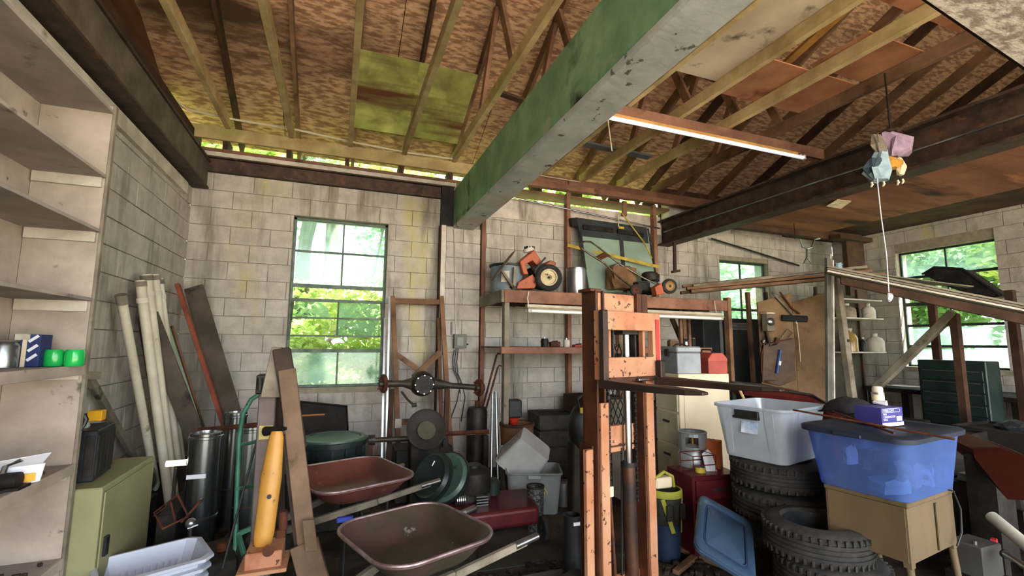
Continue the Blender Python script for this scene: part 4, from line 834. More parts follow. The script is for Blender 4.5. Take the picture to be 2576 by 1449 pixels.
G().prism([A(1305, 710, Y+.02), A(1340, 690, Y+.02), A(1352, 712, Y+.02), A(1345, 725, Y+.02), A(1300, 727, Y+.02)], (0, .2, 0)).build('lower_guard', ORB, t, bev=.006)
G().prism([A(1372, 668, Y-.02), A(1385, 654, Y-.02), A(1400, 660, Y-.02), A(1396, 675, Y-.02)], (0, .22, 0)).build('fender', mat('faded brick paint', '#9a5a40', '#7c4430', 5, .6), t, bev=.01)
G().beam(A(1298, 728, Y+.08), A(1372, 668, Y+.08), .05, .09, (0, 1, 0)).build('frame_rail', BLACKM, t, bev=.004)
G().box(A(1348, 680, Y+.08), (.16, .2, .12), R=Matrix.Rotation(-.5, 4, 'Y')).build('engine_block', BLACKM, t, bev=.01)
G().lathe([(.001, 0), (.07, 0), (.075, .02), (.07, .045), (.001, .05)], A(1332, 633, Y+.1), 24, ax=(-.35, 0, 1)).build('air_filter', WHITEP, t, smooth=True)
for k in range(10): a = k*PI/5; G().box(A(1332, 630, Y+.1)+V(math.cos(a)*.06, math.sin(a)*.06, .03), (.02, .012, .03), rz=a).build('filter_slot', BLACKM, t)
G().beam(A(1295, 672, Y), A(1292, 728, Y), .03, .03).build('handle_stub', GREYWOOD, t); G().beam(A(1262, 680, Y), A(1295, 728, Y), .03, .03).build('handle_stub', GREYWOOD, t); G().beam(A(1345, 680, Y-.05), A(1372, 648, Y-.05), .02, .02).build('lever', BLACKM, t)
G().cyl(A(1285, 718, Y+.05), A(1300, 728, Y+.05), .03, n=12).build('hitch', BLACKM, t)
d0, d1 = A(1290, 632, Y-.05), A(1238, 702, Y-.05); G().lathe([(.001, 0), (.2, 0), (.235, .008), (.235, .014), (.2, .012), (.001, .012)], (d0+d1)/2, 32, ax=(.8, -.12, -.6)).build('brown_disc', GREYWOOD, t, smooth=True)
c = A(1450, 730, 5.3); t = thing('metal_pail', 'bare galvanised metal pail on the storage platform', 'pail', (c.x, 5.3, top)); G().lathe([(.001, 0), (.125, 0), (.13, .01), (.133, .36), (.128, .36), (.12, .02), (.001, .015)], n=36).build('pail_body', mat('bright brushed metal', '#c4c6c8', '#a8abad', 3, .3, .9), t, world=False, smooth=True); G().lathe([(.13, .352), (.138, .356), (.138, .366), (.13, .366)], n=36).build('rim', GALV, t, world=False)
# hatch / truck cap window leaning on wall
HG = hazy('tinted green hatch glass', '#a8c2b2', .3, .12, .15, (2, .15), .85); BK = mat('black hatch frame', '#24282c', '#32373b', 6, .5)
t = thing('hatch_window', 'large tinted vehicle hatch window with a black top standing on the platform', 'window', (4.0, 5.6, top))
def hp(px, py, o=0): 
    yy = 5.52+.2*(738-py)/190; return A(px, py, min(yy, 5.72))+V(0, o, 0)
G().prism([hp(1465, 592), hp(1632, 612), hp(1655, 735), hp(1482, 735)], (0, .012, 0)).build('glass', HG, t)
G().prism([hp(1448, 546), hp(1628, 572), hp(1634, 618), hp(1463, 596)], (0, .05, 0)).build('top_band', BK, t, bev=.01)
G().prism([hp(1465, 565, -.03), hp(1540, 575, -.03), hp(1540, 586, -.03), hp(1466, 577, -.03)], (0, .03, 0)).build('louvre', BLACKM, t, bev=.004)
G().prism([hp(1552, 577, -.03), hp(1618, 587, -.03), hp(1618, 597, -.03), hp(1552, 588, -.03)], (0, .03, 0)).build('louvre', BLACKM, t, bev=.004)
G().prism([hp(1435, 548), hp(1452, 548), hp(1452, 570), hp(1440, 568)], (0, .08, 0)).build('corner_bracket', BLACKM, t, bev=.004)
G().tube([hp(1462, 570), hp(1466, 640), hp(1482, 735)], .012, 8).build('side_gasket', BK, t); G().tube([hp(1630, 575), hp(1642, 640), hp(1656, 735)], .014, 8).build('side_gasket', BK, t)
G().beam(hp(1562, 600, -.005), hp(1572, 735, -.005), .06, .016, (0, 1, 0)).build('centre_bar', BK, t)
# lawn mower
Y = 5.15; t = thing('lawn_mower', 'old push mower with a long bent chrome handle on the storage platform', 'mower', A(1620, 742, Y))
HM = mat('worn chrome handle', '#8f8672', '#5c4f3e', 12, .35, .8)
G().tube([A(1462, 625, Y-.1), A(1520, 662, Y-.05), A(1560, 700, Y), A(1598, 728, Y+.1)], .013, 10).build('handle_tube', HM, t, smooth=True)
G().tube([A(1462, 625, Y-.1), A(1457, 617, Y-.05), A(1468, 608, Y+.0), A(1485, 608, Y+.1), A(1500, 618, Y+.15), A(1560, 665, Y+.2), A(1620, 700, Y+.1), A(1655, 716, Y)], .013, 10).build('handle_tube', HM, t, smooth=True)
G().prism([A(1498, 648, Y-.03), A(1520, 636, Y+.05), A(1535, 643, Y+.05), A(1510, 655, Y-.03)], (0, .02, .01)).build('control_plate', RUST, t)
G().beam(A(1530, 670, Y-.02), A(1556, 662, Y+.15), .012, .012).build('cross_rod', HM, t)
G().lathe([(.001, 0), (.16, 0), (.18, .02), (.18, .05), (.14, .08), (.001, .09)], A(1636, 740, Y+.2), 28).build('mower_deck', BLACKM, t, smooth=True)
G().prism([A(1648, 722, Y-.1), A(1665, 712, Y-.1), A(1672, 740, Y-.1), A(1652, 742, Y-.1)], (0, .1, 0)).build('wheel_guard', ORB, t, bev=.005)
G().lathe([(.001, 0), (.11, 0), (.12, .03), (.11, .1), (.08, .12), (.001, .125)], A(1635, 706, Y+.15), 24).build('engine_cowl', BLACKM, t, smooth=True); G().cyl(A(1652, 690, Y+.1), A(1652, 708, Y+.1), .04, n=14).build('carburettor', BLACKM, t)
G().box(A(1610, 722, Y+.15), (.2, .2, .12)).build('engine_base', BLACKM, t, bev=.01)
wheel(t, A(1684, 720, Y-.1), .105, .05, (-.25, -1, 0), mat('rusty tan hub', '#a88458', '#8a683e', 8, .55, .2)); wheel(t, A(1600, 730, Y-.1), .08, .04, (-.25, -1, 0), RUST)
t = thing('paper_bag', 'crumpled brown paper sack beside the mower', 'bag', A(1560, 738, 5.45)); q = A(1562, 700, 5.42)
g = G(); bmesh.ops.create_cube(g.b, size=1, matrix=Matrix.Translation(q) @ Matrix.Diagonal((.36, .2, .3, 1))); bmesh.ops.subdivide_edges(g.b, edges=g.b.edges[:], cuts=4, use_grid_fill=True); g.jit(.018, 5); g.build('sack', mat('brown kraft paper', '#7c5e42', '#5e4430', 5, .9), t); G().box(q+V(0, 0, .15), (.3, .03, .05), rz=.1).jit(.01).build('folded_top', DARKWOOD, t)
# yellow straps
YS = mat('yellow webbing', '#b59f38', '#8f7d2c', 12, .7)
o = G().beam(A(1428, 617, 5.72), A(1660, 672, 5.4), .004, .045).build('yellow_strap', YS); tag(o, 'yellow webbing strap stretched level across the hatch window', 'strap')
o = G().tube([A(1563, 535, 5.7), A(1590, 570, 5.65), A(1620, 610, 5.6), A(1640, 650, 5.5)], .01, 6).build('yellow_rope', YS, smooth=True); tag(o, 'dull yellow rope slanting down from the ceiling plate', 'rope')
t = thing('strap_buckle', 'small yellow buckle hanging above the hatch window', 'buckle', A(1560, 572, 5.5)); G().box(A(1563, 573, 5.5), (.09, .015, .035)).build('buckle_body', YS, t, bev=.003); G().cyl(A(1554, 535, 5.6), A(1556, 570, 5.5), .008, n=6).build('cord', CREAM, t)
# small things on the lower shelf
for i, (px, w_, h_, m, lb) in enumerate(((1370, .1, .1, BLACKM, 'dark lump of machinery, leftmost on the lower platform shelf'), (1395, .12, .06, RUST, 'rusty casting second on the lower platform shelf'), (1425, .09, .09, WHITEP, 'dull white tin on the lower platform shelf'), (1455, .14, .03, mat('red tool', '#8c2c22', rough=.5), 'flat red tool at the mast end of the lower platform shelf'))):
    q = A(px, 860, 5.15); t = thing('workshop_oddment', lb, 'part', (q.x, 5.15, zs+.001)); 
    if i in (0, 2): G().lathe([(.001, 0), (w_*.45, 0), (w_*.5, h_*.7), (w_*.4, h_), (.001, h_)], n=16).build('body', m, t, world=False, smooth=True); G().cyl((0, 0, h_), (0, 0, h_+.02), .015, n=8).build('spout', GALV, t, world=False)
    else: G().box((0, 0, h_/2), (w_, .07, h_)).jit(.005, i).build('body', m, t, world=False, bev=.004); G().cyl((-.05, -.02, h_), (.05, .02, h_+.01), .008, n=8).build('rod', GALV, t, world=False)
for px, w_, h_, m, lb in ((1692, .14, .09, OLDWOOD, 'small wooden box on the shelf right of the mast'), (1722, .07, .12, BLACKP, 'black jar with a white label on the shelf right of the mast'), (1742, .06, .12, BLACKM, 'dark tin standing right of the black jar')):
    q = A(px, 850, 5.1); t = thing('small_container', lb, 'container', (q.x, 5.1, zs+.001)); G().box((0, 0, h_/2), (w_, .07, h_)).build('body', m, t, world=False, bev=.006); G().box((0, 0, h_+.006), (w_*.8, .055, .012)).build('lid', GREYWOOD, t, world=False)
    if w_ == .07: G().box((0, -.037, h_*.45), (.045, .003, .05)).build('label', WHT, t, world=False)
# ================================================================ fork lift mast
t = thing('forklift_mast', 'orange fork lift mast standing alone in the middle with two black forks', 'mast', (1.71, 2.50, 0), .22)
def m_(n, m, lo, hi, bev=.003, **k): return G().bb(lo, hi).build(n, m, t, bev=bev, world=False, **k)
# local: x across the mast, -y towards the forks
ZM = 1.93
for s, x in ((-1, -.20), (1, .205)):
    m_('outer_rail', ORDARK, (x-.05, -.01, 0), (x-.035, .12, ZM), label='dark greasy rail web')
    m_('outer_rail', ORDARK, (x+.02, .0, 0), (x+.035, .12, ZM if s < 0 else 1.35))
    m_('rail_flange', ORANGE, (x-.035, -.025, 0), (x+.03, -.005, 1.25 if s < 0 else ZM-.5))
    m_('rail_flange', ORDARK, (x-.05, .1, 0), (x+.035, .12, 1.3))
m_('side_channel', ORANGE, (-.315, .02, 0), (-.255, .05, .98)); m_('side_channel', ORDARK, (-.265, .02, 0), (-.255, .14, 1.0))
for z, h in ((.93, .03), (.97, .12), (.1, .1)): m_('cross_member', ORANGE, (-.17, .06, z), (.2, .09, z+h))
m_('top_member', ORANGE, (-.2, .02, 1.80), (.2, .07, ZM-.01)); m_('top_member', ORDARK, (.12, -.01, 1.77), (.22, .03, ZM)); m_('top_cap', ORDARK, (-.28, 0, ZM-.01), (-.19, .12, ZM+.01))
CY = -.0
G().cyl((.045, .03, .86), (.045, .03, 1.68), .026, n=20).build('chrome_piston', CHROME, t, world=False, smooth=True); G().cyl((.06, .03, .0), (.045, .03, .86), .042, n=20).build('cylinder_barrel', mat('oily bronze steel', '#6e4c38', '#3c3431', 4, .35, .6), t, world=False, smooth=True)
G().cyl((.045, .03, .84), (.045, .03, .87), .048, n=20).build('gland', BLACKM, t, world=False, smooth=True); m_('piston_head', BLACKM, (-.02, -.01, 1.66), (.12, .07, 1.7))
for x in (-.1, .14):
    for k in range(46): z = .62+k*.024; G().box((x, .05, z), (.022 if k % 2 else .012, .014 if k % 2 else .02, .02)).build('chain_link', BLACKM, t, world=False)
G().cyl((-.09, .02, .12), (-.1, .05, .72), .009, n=10).build('tension_rod', RUST, t, world=False); m_('rod_clevis', CREAM, (-.115, .03, .68), (-.085, .06, .74)); m_('rod_bracket', RUST, (-.12, 0, .1), (-.04, .06, .14)); G().cyl((.0, .06, .2), (.02, .06, .95), .007, n=8).build('hose', BLACKM, t, world=False)
g = G()   # expanded metal guard behind the carriage
for k in range(-8, 12):
    for s in (1, -1):
        x0 = k*.045; a_ = V(x0, .13, .98); b_ = V(x0+s*.32, .13, 1.60); 
        for q in range(8):
            p_ = a_.lerp(b_, q/8); r_ = a_.lerp(b_, (q+1)/8)
            if -.17 < p_.x < .2 and -.17 < r_.x < .2: g.beam(p_, r_, .004, .006)
g.build('mesh_guard', BLACKM, t, world=False)
# carriage
zc0, zc1 = 1.40, 1.80
m_('carriage_bar', ORANGE, (-.215, -.075, zc1-.115), (.19, -.03, zc1), label='top carriage bar, orange paint speckled with rust'); m_('carriage_bar', ORANGE, (-.215, -.075, zc0), (.19, -.03, zc0+.12))
m_('carriage_side', ORANGE, (-.285, -.07, zc0-.01), (-.215, -.025, zc1)); m_('carriage_side', ORANGE, (.19, -.07, zc0), (.265, -.025, zc1))
m_('yellow_patch', YEL, (-.283, -.074, 1.60), (-.218, -.0695, 1.67), bev=0); m_('red_patch', mat('red paint patch', '#b03a3a', '#96302f', 5, .6), (.215, -.074, 1.5), (.25, -.0695, 1.76), bev=0)
m_('carriage_upright', ORANGE, (-.175, -.04, zc0+.1), (-.155, -.0, zc1-.1)); m_('carriage_upright', ORANGE, (.13, -.04, zc0+.1), (.15, -.0, zc1-.1)); m_('carriage_inner', BLACKM, (-.1, .0, 1.4), (-.085, .04, 1.72)); m_('carriage_inner', BLACKM, (.1, .0, 1.4), (.115, .04, 1.72))
m_('lower_lip', ORDARK, (-.19, -.06, zc0-.03), (.2, -.03, zc0)); m_('tie_bolt', GALV, (.03, -.09, zc0-.025), (.12, -.07, zc0-.01))
FORK = mat('dark worn fork steel', '#2f2a28', '#4a3a32', 3, .45, .6, bump=.08)
for x, L_, lb in ((-.26, .74, 'left fork'), (.235, .84, 'right fork')):
    g = G(); w = .05
    G().bb((x-w*.8, -.125, 1.37), (x+.0, -.08, 1.80 if x < 0 else 1.50)).build('fork_shank', FORK, t, bev=.006, world=False)
    g.rings([[V(x-w, -.08, 1.345), V(x+w, -.08, 1.345), V(x+w, -.08, 1.395), V(x-w, -.08, 1.395)], [V(x-w, -L_*.6, 1.353), V(x+w, -L_*.6, 1.353), V(x+w, -L_*.6, 1.388), V(x-w, -L_*.6, 1.388)],
             [V(x-w*.95, -L_+.08, 1.36), V(x+w*.95, -L_+.08, 1.36), V(x+w*.95, -L_+.08, 1.386), V(x-w*.95, -L_+.08, 1.386)], [V(x-w*.45, -L_, 1.366), V(x+w*.45, -L_, 1.366), V(x+w*.45, -L_, 1.38), V(x-w*.45, -L_, 1.38)]])
    g.build('fork', FORK, t, bev=.004, world=False)
m_('base_foot', ORDARK, (-.35, -.05, 0), (.32, .2, .08))
# black hose reel and boots left of the mast
t = thing('rubber_boots', 'black rubber boot like tube standing left of the mast', 'tube', (1.28, 2.75, 0)); q = A(1440, 1300, 2.85)
G().lathe([(.001, 0), (.08, 0), (.07, .1), (.055, .3), (.06, .48), (.05, .48), (.04, .3)], (q.x, 2.85, 0), 20).build('tube_body', BLACKP, t, smooth=True); G().box((q.x, 2.79, .44), (.05, .01, .02)).build('pale_label', WHT, t)
t = thing('black_backpack', 'black lumpy tank pack with a brass buckle hanging behind the mast', 'pack', A(1455, 1090, 3.1)); q = A(1458, 1075, 3.2)
G().ball(q+V(0, 0, .0), .13, 3, (.7, .6, 1.3)).build('pack_body', BLACKP, t, smooth=True); G().tube([q+V(-.04, -.07, .15), q+V(-.06, -.08, .22), q+V(.02, -.06, .27)], .01).build('strap', BLACKM, t); G().box(q+V(-.03, -.09, .14), (.03, .01, .04)).build('brass_buckle', YS, t)
G().beam(q+V(0, .02, -.1), V(q.x, q.y+.05, 0), .14, .1, (0, 1, 0)).build('stand_box', BLACKM, t, bev=.01)
t = thing('black_bag', 'slumped black bag on the floor left of the mast foot', 'bag', (1.25, 2.5, 0)); g = G(); q = A(1435, 1400, 2.7); g.ball((q.x+.02, 2.62, .12), .16, 3, (1, .8, .75)).jit(.006, 3).build('bag_body', BLACKP, t, smooth=True); G().tube([(q.x-.06, 2.55, .2), (q.x, 2.5, .27), (q.x+.07, 2.56, .2)], .012).build('strap', BLACKM, t)
# ================================================================ overhead lamp on its board
t = thing('lamp_board', 'long reddish board screwed under the joists, holding the overhead lamp', 'board', (3.9, 3.72, 3.93)); G().bb((2.27, 3.70, 3.86), (5.48, 3.74, 3.99)).build('board_face', REDWOOD, t, bev=.003); G().bb((2.27, 3.74, 3.965), (5.48, 3.80, 3.992)).build('rear_batten', OLDWOOD, t)
t = thing('ceiling_lamp', 'long bright twin tube lamp hanging below the reddish ceiling board', 'lamp', (3.6, 3.76, 3.8))
TW = mat('glossy white tube', '#f2f4f6', rough=.25, coat=.4, emit=('#f4f6ff', .12)); TG = mat('yellowed lamp gear', '#c89a5c', '#a87c44', 4, .5)
G().bb((2.26, 3.66, 3.80), (4.98, 3.695, 3.86)).build('lamp_gear', TG, t, bev=.004)
for y, z in ((3.645, 3.79), (3.60, 3.765)):
    tu = G().cyl((2.28, y, z), (4.97, y, z), .02, n=16).build('lamp_tube', TW, t, smooth=True)
    for x in (2.26, 4.98): G().box((x, y, z+.005), (.03, .035, .055)).build('socket', WHITEP, tu, bev=.003)
G().cyl((2.34, 3.62, 3.8), (2.36, 3.58, 3.42), .005, n=6).build('pull_cord', CREAM, t)
# sheets and boards lying on the joists
TANP = mat('pale tan hardboard', '#d0c2aa', '#b4a48c', 2, .85, stain=('#6a5a48', 3, .6, .1)); ORP = mat('orange brown veneer sheet', '#b07c5a', '#8c5a3e', 2.5, .6, bump=.1, stain=('#5c2f1a', 2, .58, .12))
def sheet(lo, hi, m, label, name='loose_sheet', z=4.118, cat='sheet'):
    o = G().bb((lo[0], lo[1], z), (hi[0], hi[1], z+.012)).build(name, m, bev=.002); return tag(o, label, cat)
sheet((1.72, 2.0), (2.6, 3.0), TANP, 'pale tan sheet lying on the joists right beside the green beam'); sheet((2.7, 1.3), (3.32, 3.2), TANP, 'narrow pale tan sheet on the joists above the lamp board')
sheet((3.4, 2.75), (4.6, 3.35), ORP, 'orange brown veneer sheet on the joists above the lamp'); sheet((3.9, 2.2), (4.65, 2.7), ORP, 'smaller orange veneer sheet, further from the lamp'); sheet((3.42, 1.4), (4.65, 1.95), ORP, 'orange veneer sheet on the joists at the upper right')
sheet((.1, 2.3), (1.3, 2.62), TANP, 'pale sheet lying on the joists at the top left of the green beam'); sheet((1.7, 1.2), (2.65, 1.9), TANP, 'tan sheet on the joists at the top edge of the photo')
for a_, b_, w_, m, lb in (((2.45, 3.12, 4.15), (4.55, 3.3, 4.15), .1, DARKWOOD, 'dark plank crossing the joists behind the tan sheets'), ((1.95, 4.9, 4.15), (3.9, 5.0, 4.15), .12, mat('blue grey plank', '#5c6066', '#45484c', 3, .8), 'blue grey plank lying across the joists near the back wall'),
                          ((1.4, 4.2, 4.15), (1.9, 4.3, 4.15), .08, DARKWOOD, 'short dark block on the joists left of the green beam'), ((3.2, 2.0, 4.18), (3.5, 3.0, 4.16), .06, PALEWOOD, 'pale batten lying loose along the joists'), ((3.5, 1.9, 4.2), (3.75, 2.9, 4.16), .08, mat('ochre board', '#a07434', '#80592a', 4, .7), 'ochre board lying among the joists at the upper right')):
    o = G().beam(a_, b_, w_, .03).build('loose_plank', m, bev=.003); tag(o, lb, 'plank')
o = G().box((2.35, 3.05, 4.17), (.22, .05, .02)).build('metal_bracket', GALV, bev=.004); tag(o, 'small shiny bracket on the dark plank by the green beam', 'bracket')
t = thing('strand_board_sheet', 'mottled grey strand board hanging low at the top right corner', 'board', (3.4, .95, 3.1)); q = [at(2330, 0, 'Z', 3.12), at(2576, 168, 'Z', 3.12), at(2640, 215, 'Z', 3.12), at(2700, -40, 'Z', 3.12)]
G().prism(q, (0, 0, .018)).build('board_face', mat('whitewashed strand board', '#d0c6ba', '#8f8276', 22, .9, bump=.3, stretch=(.5, 1, 1), lo=.42, hi=.58), t); G().beam(q[0]+V(0, 0, .035), q[2]+V(0, 0, .035), .04, .035).build('edge_batten', DARKWOOD, t)
# ceiling cable, pipe, rag bundle, pull string
CB = mat('cream cable', '#c9bfa8', rough=.6)
o = G().tube([at(225, 0, 'Z', 3.98), at(290, 80, 'Z', 3.97), at(385, 210, 'Y', 5.0), at(470, 275, 'Y', 5.4), at(575, 298, 'Y', 5.7), at(740, 325, 'Y', 5.75), at(900, 360, 'Y', 5.75), at(1030, 385, 'Y', 5.75), at(1140, 400, 'Y', 5.75)], .012, 6).build('ceiling_cable', CB, smooth=True); tag(o, 'thin cream cable looping along the joist ends of the left bay', 'cable')
o = G().tube([at(1300, 430, 'Y', 5.7), at(1380, 445, 'Y', 5.7), at(1460, 458, 'Y', 5.7)], .006, 6).build('ceiling_cable', CB, smooth=True); tag(o, 'short cream cable right of the green beam', 'cable')
o = G().cyl(at(1260, 490, 'Y', 5.78), at(1660, 575, 'Y', 5.78), .012, n=8).build('wall_conduit', GALV, smooth=True); tag(o, 'thin grey conduit sloping along the top of the back wall', 'pipe')
o = G().cyl(at(1790, 600, 'Y', 5.8), at(2010, 668, 'Y', 5.8), .014, n=8).build('wall_conduit', BLACKM, smooth=True); tag(o, 'dark pipe sloping down the back wall above the small window', 'pipe')
o = G().cyl(at(1990, 400, 'X', 4.68), at(2576, 335, 'X', 4.66), .012, n=8).build('beam_conduit', GALV, smooth=True) if 0 else None
Y = 2.4
t = thing('rag_bundle', 'bundle of dusty rags, blue, yellow and lilac, hanging from the steel beam', 'rags', at(2240, 335, 'Y', Y))
def rag(n, m, pts, w, seed):
    g = G(); R = random.Random(seed); rs = []
    for i, p in enumerate(pts):
        p = at(p[0], p[1], 'Y', Y+R.uniform(-.03, .03)); wi = w[i]*2
        rs.append([p+V(math.cos(a)*wi*(1+.3*math.sin(3*a+i)), math.sin(a)*wi*.6*(1+.3*math.cos(2*a+i)), R.uniform(-.01, .01)) for a in [k*PI/6 for k in range(12)]])
    g.rings(rs).build(n, m, t, smooth=False)
rag('lilac_cloth', mat('dusty lilac cloth', '#a08aa0', '#7c6878', 12, .9), [(2238, 335), (2262, 350), (2258, 385), (2248, 395)], [.03, .07, .06, .02], 1)
rag('blue_cloth', mat('pale blue cloth', '#9db4c0', '#7d929e', 9, .8), [(2222, 368), (2215, 400), (2208, 430), (2212, 455)], [.02, .04, .06, .04], 2)
rag('navy_cloth', mat('dark blue cloth', '#2a3640', '#3c4a55', 9, .9), [(2205, 400), (2202, 425), (2206, 448)], [.03, .05, .03], 3)
rag('yellow_cloth', YEL, [(2240, 398), (2246, 410), (2240, 425)], [.03, .05, .03], 4); rag('tan_cloth', CREAM, [(2262, 400), (2268, 420), (2266, 440)], [.02, .025, .015], 5)
rag('grey_cloth', GREYWOOD, [(2205, 340), (2212, 365), (2220, 395)], [.02, .035, .02], 6); rag('rope_loop', DARKWOOD, [(2232, 328), (2250, 326), (2262, 332)], [.02, .03, .02], 8)
q = at(2240, 330, 'Y', Y); G().tube([q, V(q.x, q.y, 3.99)], .008).build('hanging_hook', BLACKM, t)
for p in ((2192, 470), (2222, 468), (2270, 462), (2258, 465)): a_ = at(p[0], p[1]-12, 'Y', Y); G().tube([a_, a_+V(.01, 0, -.02), a_+V(-.01, 0, -.045)], [.008, .01, .006]).build('frayed_end', CREAM, t)
t = thing('pull_string', 'long white string with a knotted lump at its end hanging from the rags', 'string', at(2238, 750, 'Y', Y)); G().tube([at(2206, 425, 'Y', Y), at(2208, 465, 'Y', Y), at(2216, 540, 'Y', Y), at(2230, 640, 'Y', Y), at(2236, 735, 'Y', Y)], .004, 6).build('string', WHT, t); G().ball(at(2239, 748, 'Y', Y), .025, 2, (.7, .7, 1.5)).jit(.006).build('knot', WHT, t)
# ================================================================ right: file cabinet and what stands round it
t = thing('filing_cabinet', 'cream steel filing cabinet with drawers facing left, behind the forks', 'cabinet', (3.35, 3.75, 0), -.12)
G().box((0, 0, .66), (.56, .40, 1.32)).build('cabinet_body', CREAM, t, world=False, bev=.006)
for k in range(4):
    z = .18+.31*k; d_ = G().box((-.287, 0, z), (.016, .37, .285)).build('drawer', mat('grey cream drawer', '#bcb59e', '#a39c86', 4, .55), t, world=False, bev=.004); G().box((-.30, 0, z+.06), (.014, .1, .02)).build('drawer_pull', BLACKM, d_, world=False)
G().box((.02, -.203, .62), (.50, .006, 1.16)).build('side_panel', CREAM, t, world=False, bev=.003)
t = thing('white_counter_box', 'pale grey narrow locker behind the mast, left of the cream cabinet', 'locker', (2.95, 4.2, 0)); G().bb((2.82, 4.05, 0), (3.05, 4.4, 1.0)).build('locker_body', WHITEP, t, bev=.004)
for k in range(3): G().bb((2.84, 4.04, .05+.32*k), (3.03, 4.052, .33+.32*k)).build('locker_door', WHITEP, t, bev=.003)
MB_ = mat('grey hammered box', '#8c9196', '#74797e', 5, .5, .3)
t = thing('metal_file_box', 'grey metal file box with a latch on top of the cream cabinet', 'box', (3.2, 3.74, 1.32), -.12)
G().box((0, 0, .10), (.26, .32, .2)).build('box_body', MB_, t, world=False, bev=.006); G().box((0, 0, .232), (.27, .33, .06)).build('box_lid', MB_, t, world=False, bev=.012); G().box((-.14, 0, .2), (.02, .05, .07)).build('latch', BLACKM, t, world=False); G().tube([(-.08, -.02, .26), (-.04, -.02, .285), (.04, -.02, .285), (.08, -.02, .26)], .008).build('carry_handle', BLACKM, t, world=False)
t = thing('red_tool_box', 'small red metal tool box with chamfered lid on the cream cabinet', 'tool box', (3.53, 3.72, 1.32), -.1)
RP = mat('chalky red paint', '#a8483a', '#8c382c', 5, .5, .1)
g = G(); w, h = .11, .2; prof = [(-w, 0), (w, 0), (w, .14), (w*.55, h), (-w*.55, h), (-w, .14)]
g.prism([(x, -.16, z) for x, z in prof[:3]]+[(-w, -.16, .14)], (0, .34, 0)); g.build('tool_box_body', RP, t, world=False, bev=.004)
g = G(); g.prism([(x, -.162, z) for x, z in ((-w*1.02, .115), (w*1.02, .115), (w*1.02, .145), (w*.55, h), (-w*.55, h), (-w*1.02, .145))], (0, .344, 0)); g.build('tool_box_lid', RP, t, world=False, bev=.004)
G().tube([(0, -.08, h), (0, -.07, h+.03), (0, .07, h+.03), (0, .08, h)], .008).build('carry_handle', BLACKM, t, world=False)
# propane
t = thing('propane_tank', 'silver grey propane tank with a collar, on a wooden crate before the cream cabinet', 'gas tank', (3.03, 3.2, .44))
PRP = mat('silver tank paint', '#9a9fa2', '#7f8588', 4, .4, .4, stain=('#6b4a36', 9, .66, .05))
q = at(1745, 1180, 'Y', 3.2); t.location = (q.x, 3.2, .44); XF[t.name] = Matrix.Translation((q.x, 3.2, .44))
G().lathe([(.001, 0), (.09, .0), (.125, .05), (.125, .24), (.10, .30), (.03, .33), (.001, .335)], n=32).build('tank_body', PRP, t, world=False, smooth=True)
for k in range(20):
    a0 = k*PI/10
    if k in (11, 12, 13): 
        for z0_, z1_ in ((.29, .32), (.40, .43)): G().prism([(math.cos(a)*.11, math.sin(a)*.11, z0_) for a in (a0, a0+PI/10)]+[(math.cos(a)*.11, math.sin(a)*.11, z1_) for a in (a0+PI/10, a0)], (math.cos(a0)*.004, math.sin(a0)*.004, 0)).build('collar', PRP, t, world=False)
g = G()
for k in range(20):
    if k in (11, 12, 13): continue
    a0 = k*PI/10; g.prism([(math.cos(a)*.11, math.sin(a)*.11, .28) for a in (a0, a0+PI/10)]+[(math.cos(a)*.11, math.sin(a)*.11, .43) for a in (a0+PI/10, a0)], (math.cos(a0)*.004, math.sin(a0)*.004, 0))
g.build('collar_wall', PRP, t, world=False); G().tube([(math.cos(k*PI/12)*.112, math.sin(k*PI/12)*.112, .432) for k in range(24)], .006, 6, closed=True).build('collar_rim', PRP, t, world=False, smooth=True)
G().cyl((0, 0, .33), (0, 0, .40), .02, n=12).build('valve', mat('brass', '#8c7440', rough=.4, metal=.8), t, world=False); G().lathe([(.125, .12), (.127, .125), (.127, .135), (.125, .14)], n=32).build('weld_band', PRP, t, world=False, smooth=True)
CR = mat('dirty crate wood', '#4e4234', '#352c22', 5, .9, bump=.2)
t = thing('wooden_crate', 'dark slatted crate under the propane tank', 'crate', (q.x, 3.2, 0))
for k in range(4): G().bb((q.x-.17, 3.03, .01+.11*k), (q.x+.17, 3.05, .10+.11*k)).build('slat', CR, t, bev=.003); G().bb((q.x-.17, 3.35, .01+.11*k), (q.x+.17, 3.37, .10+.11*k)).build('slat', CR, t); G().bb((q.x-.17, 3.05, .01+.11*k), (q.x-.15, 3.35, .10+.11*k)).build('slat', CR, t)
G().bb((q.x-.15, 3.05, .42), (q.x+.17, 3.35, .435)).build('top_board', CR, t)
# tool bag bucket
q = at(1672, 1250, 'Y', 3.05); t = thing('tool_bag', 'black and yellow tool bag sitting in a navy bucket beside the mast', 'bag', (q.x, 3.05, 0))
YG = mat('lime yellow webbing', '#9a9a36', '#7c7c28', 8, .7); BF = mat('black canvas', '#1f201e', '#2f302c', 30, .9)
G().lathe([(.001, 0), (.10, 0), (.115, .26), (.11, .26), (.095, .02)], n=24).build('bucket', mat('dark navy plastic', '#16243a', '#20324c', 5, .5), t, world=False, smooth=True)
G().lathe([(.09, .2), (.12, .3), (.125, .46), (.11, .5), (.1, .46), (.09, .3)], n=24).build('bag_body', BF, t, world=False, smooth=True); G().lathe([(.124, .45), (.132, .455), (.13, .50), (.12, .505), (.115, .5)], n=24).build('yellow_trim', YG, t, world=False, smooth=True)
for s in (-1, 1): G().beam((s*.09, -.09, .45), (s*.035, -.135, .22), .004, .03).build('yellow_strap', YG, t, world=False)
for k in range(3): G().box((-.06+.06*k, -.125, .36), (.045, .02, .11)).build('pocket', BF, t, world=False, bev=.004)
